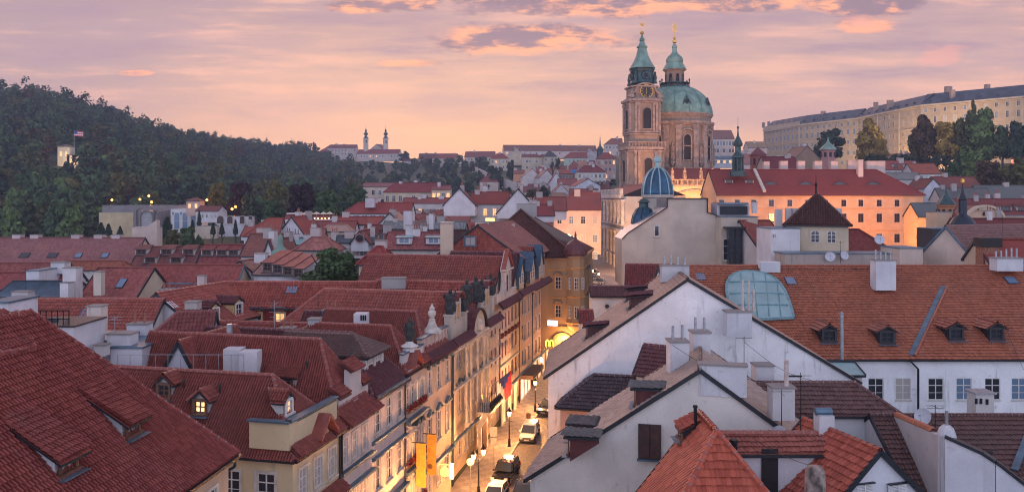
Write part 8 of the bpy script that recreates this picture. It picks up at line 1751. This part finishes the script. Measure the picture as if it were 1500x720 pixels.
# geraniums
GER = plain('red_geranium', (.42, .012, .018), .7, var=.6, scale=14.); GRN = plain('geranium_leaf', (.03, .06, .02), .8, var=.5, scale=12.)
gm = MB(); g_ = np.random.default_rng(3)
for i in range(110): p = V((g_.uniform(-.42, .42), g_.uniform(-.22, -.02), g_.uniform(0, .38))); q, idx, uv = leafquads(np.array([p]), np.array([[0., -1., .4]]), g_, .17); gm.block(q, idx, uv, 0 if i % 3 else 1)
gm.box((0, -.12, -.08), (.85, .22, .16), 0, 2); o = gm.build('flower_box', [GER, GRN, plain('box_brown', (.10, .05, .03))]); GME = o.data; bpy.data.objects.remove(o)
def flowers(h, d_, z_, lab): o = inst(GME, 'flower_box', None, fp(d_, z_, .14), faceangle(UD)); tag(o, lab, 'flower box', 'red geranium window boxes')
for k in range(4):
    for r_, zt in enumerate((13.6 - 1.5 - 1.7, 13.6 - 5.2 - 2.2, 13.6 - 9. - 2.)): flowers(hD, 62.4 + 4.4 * (k + .5) / 4, zt, ['red geraniums in the top row of window boxes on the narrow pink house', 'red geraniums in the middle row of window boxes on the narrow pink house', 'red geraniums in the lowest row of window boxes on the narrow pink house'][r_])
for k in range(6): flowers(hG, 91.5 + 10 * (k + .5) / 6, 14.5 - 1.6 - 1.8, 'red geraniums under the top windows of the pinkish white house')
# dark statues along the attic of the palace
def statue(label, P_, s_=1., k=0):
    g = random.Random(k); mb = MB(); P_ = V(P_); mb.box(P_ + V((0, 0, .12)), (.6 * s_, .6 * s_, .24)); l = g.uniform(-.15, .15)
    mb.lathe(P_ + V((0, 0, .2)), [(.34 * s_, 0), (.38 * s_, .3 * s_), (.30 * s_, .8 * s_), (.36 * s_, 1.15 * s_), (.30 * s_, 1.4 * s_), (.12 * s_, 1.52 * s_)], 10, smooth=True); mb.lathe(P_ + V((l * .5, 0, .2 + 1.5 * s_)), [(.07, 0), (.15 * s_, .08), (.16 * s_, .2 * s_), (.1 * s_, .32 * s_), (.02, .36 * s_)], 8)
    for sg in (-1, 1): e = P_ + V((sg * .5 * s_, g.uniform(-.2, .2), .2 + g.uniform(.8, 1.7) * s_)); sh = P_ + V((sg * .28 * s_, 0, .2 + 1.32 * s_)); mb.tube(sh, e, .11 * s_, .08 * s_, 6); mb.tube(e, e + V((-sg * .1, g.uniform(-.3, .1), .35 * s_ * g.choice([-1, 1]))), .08 * s_, .05 * s_, 6)
    mb.lathe(P_ + V((.3 * s_, .15, .2)), [(.2 * s_, 0), (.26 * s_, .5 * s_), (.1 * s_, .9 * s_)], 7); tag(mb.build('statue', STATUE), label, 'statue', 'dark statues on the palace attic')
for k, (d_, z_, s_, l_) in enumerate(((75.8, 16.05, 1.15, 'dark statue at the near end of the palace attic, before the first aedicule'), (79.9, 15.7, 1.15, 'dark statue standing on the palace attic just behind the first aedicule'), (81.2, 16.2, 1.25, 'dark statue with raised arm left above the arched pediment'), (84.9, 16.1, 1.3, 'bulky dark statue group right above the arched pediment'), (86.2, 15.8, 1.1, 'dark statue before the second aedicule on the palace attic'), (90.6, 16.05, 1.2, 'dark statue at the far end of the palace attic'))): statue(l_, fp(d_, z_, -.7), s_, k)
statue('small dark figure on the white scrolled attic of the narrow pink house', fp(64.2, 15.6, -.3), .9, 9)
# ------------------------------------------------------------------ aerials, dishes
def aerial(label, px, yt, yb, d, n=4): 
    a_, b_ = pd(px, yb, d), pd(px, yt, d); t_ = thing('tv_aerial', a_, label, 'aerial'); mb = MB(); mb.tube(a_, b_, .03, .02, 5); h_ = b_.z - a_.z
    for k in range(n): z_ = a_.z + h_ * (.95 - .12 * k); w = .55 - .06 * k; mb.tube(V((a_.x - w, d, z_)), V((a_.x + w, d, z_)), .014, None, 4)
    mb.tube(V((a_.x, d - .5, a_.z + h_ * .9)), V((a_.x, d + .5, a_.z + h_ * .9)), .014, None, 4); mb.build('mast', STEEL if n > 2 else IRON, t_)
def dish(label, px, py, d, r=.4, ang=.3):
    c_ = pd(px, py, d); t_ = thing('satellite_dish', c_, label, 'satellite dish'); mb = MB(); ax = V((math.sin(ang), -math.cos(ang), .35)).normalized(); u, w = tangent(ax); pr = None
    for k in range(5):
        rr = r * k / 4; dep = .28 * r * (k / 4) ** 2; ring = [c_ + u * math.cos(q * math.pi / 8) * rr + w * math.sin(q * math.pi / 8) * rr + ax * dep for q in range(16)]
        if pr: 
            for i in range(16): j = (i + 1) % 16; mb.poly([pr[i], pr[j], ring[j], ring[i]], 0, True)
        pr = ring
    mb.build('reflector', plain('pale_dish', (.50, .53, .58), .5, var=.1), t_); mb = MB(); mb.tube(c_ - ax * .03, c_ - ax * .35 - V((0, 0, .5)), .035, None, 6); mb.tube(c_ - w * r * .9 + ax * .2, c_ + ax * r * 1.1, .015, None, 4); mb.box(c_ + ax * r * 1.1, (.09, .12, .09)); mb.build('mount', STEEL, t_)
for l_, P0_, P1_, sg in (('thin cable drooping across the big white gable wall', pd(1090, 500, 60), pd(1205, 560, 60.5), .6), ('thin cable strung from the dormers to the lower right roofs', pd(1470, 470, 66), pd(1510, 560, 62), .3), ('thin cable hanging between the grey chimneys of the stained gable', pd(985, 505, 50), pd(1130, 560, 45.5), .5), ('thin cable crossing from the dark doorway to the weathered chimney', pd(1100, 640, 39), pd(1196, 684, 34), .15)):
    mb = MB(); pr = None
    for i in range(13):
        q = P0_.lerp(P1_, i / 12) - V((0, 0, sg * math.sin(math.pi * i / 12)))
        if pr: mb.tube(pr, q, .014, None, 4, 0, False)
        pr = q
    tag(mb.build('cable', IRON), l_, 'cable')
aerial('thin roof aerial on the red roof beside the white twin chimney', 402, 440, 498, 62); aerial('tall thin mast on the crimson attic roof, middle left', 466, 430, 458, 78, 1); aerial('stubby aerial with crossbars behind the big roof\'s white wall', 168, 462, 500, 56, 3); aerial('rusty aerial with crossbars in front of the stained wall', 1173, 545, 640, 42, 2)
aerial('thin mast on the white block of the big white gable', 1090, 492, 545, 55, 1); aerial('thin white mast above the blue metal roof', 38, 392, 430, 95, 2); aerial('tall pole aerial on the wide brown roof at right', 1469, 318, 380, 96, 1); aerial('slim mast on the long orange roof beside the turret house', 1231, 352, 385, 96, 1)
aerial('thin pole standing before the white chimney by the stained wall', 1145, 570, 630, 44, 1); aerial('short aerial on the dark brown roof right of the firewall', 1370, 592, 625, 47, 2)
dish('pale oval dish on the stained gable wall beneath the thin pole', 1143, 634, 43.8, .42, -.6); dish('tall pale dish above the tile coping of the firewall', 1353, 610, 50, .52, -.9); dish('small round dish on the turret house terrace', 1236, 374, 97.5, .55, .2); dish('grey blue dish left of the small round dish on the terrace', 1216, 376, 97.5, .6, -.3); dish('dish on the right edge of the turret house roof', 1288, 351, 100, .6, -.2)
# railing along the row in front of the lit attic
mb = MB(); t_ = thing('roof_railing', pd(260, 545, 52.5), 'thin metal railing along the roof edge before the lit attic room', 'railing')
for i in range(11): p = pd(172 + i * 18.5, 0, 52.6); p.z = pd(0, 519, 52.6).z; mb.tube(p - V((0, 0, 1.3)), p, .022, None, 5)
mb.tube(pd(172, 519, 52.6), pd(358, 519, 52.6), .022, None, 5); mb.build('rail', STEEL, t_)
# ------------------------------------------------------------------ evening haze in the valley: one closed box round everything
mb = MB(); mb.box((0, 575, 97), (4800, 1790, 206)); hz, nt, b = newmat('evening_haze'); nt.nodes.remove(b); vo = node(nt, 'ShaderNodeVolumePrincipled'); vo.inputs['Density'].default_value = .00021; vo.inputs['Color'].default_value = (.62, .70, 1., 1); vo.inputs['Anisotropy'].default_value = .0
out = [n_ for n_ in nt.nodes if n_.type == 'OUTPUT_MATERIAL'][0]; nt.links.new(vo.outputs[0], out.inputs['Volume']); tag(mb.build('haze', hz), kind='stuff')
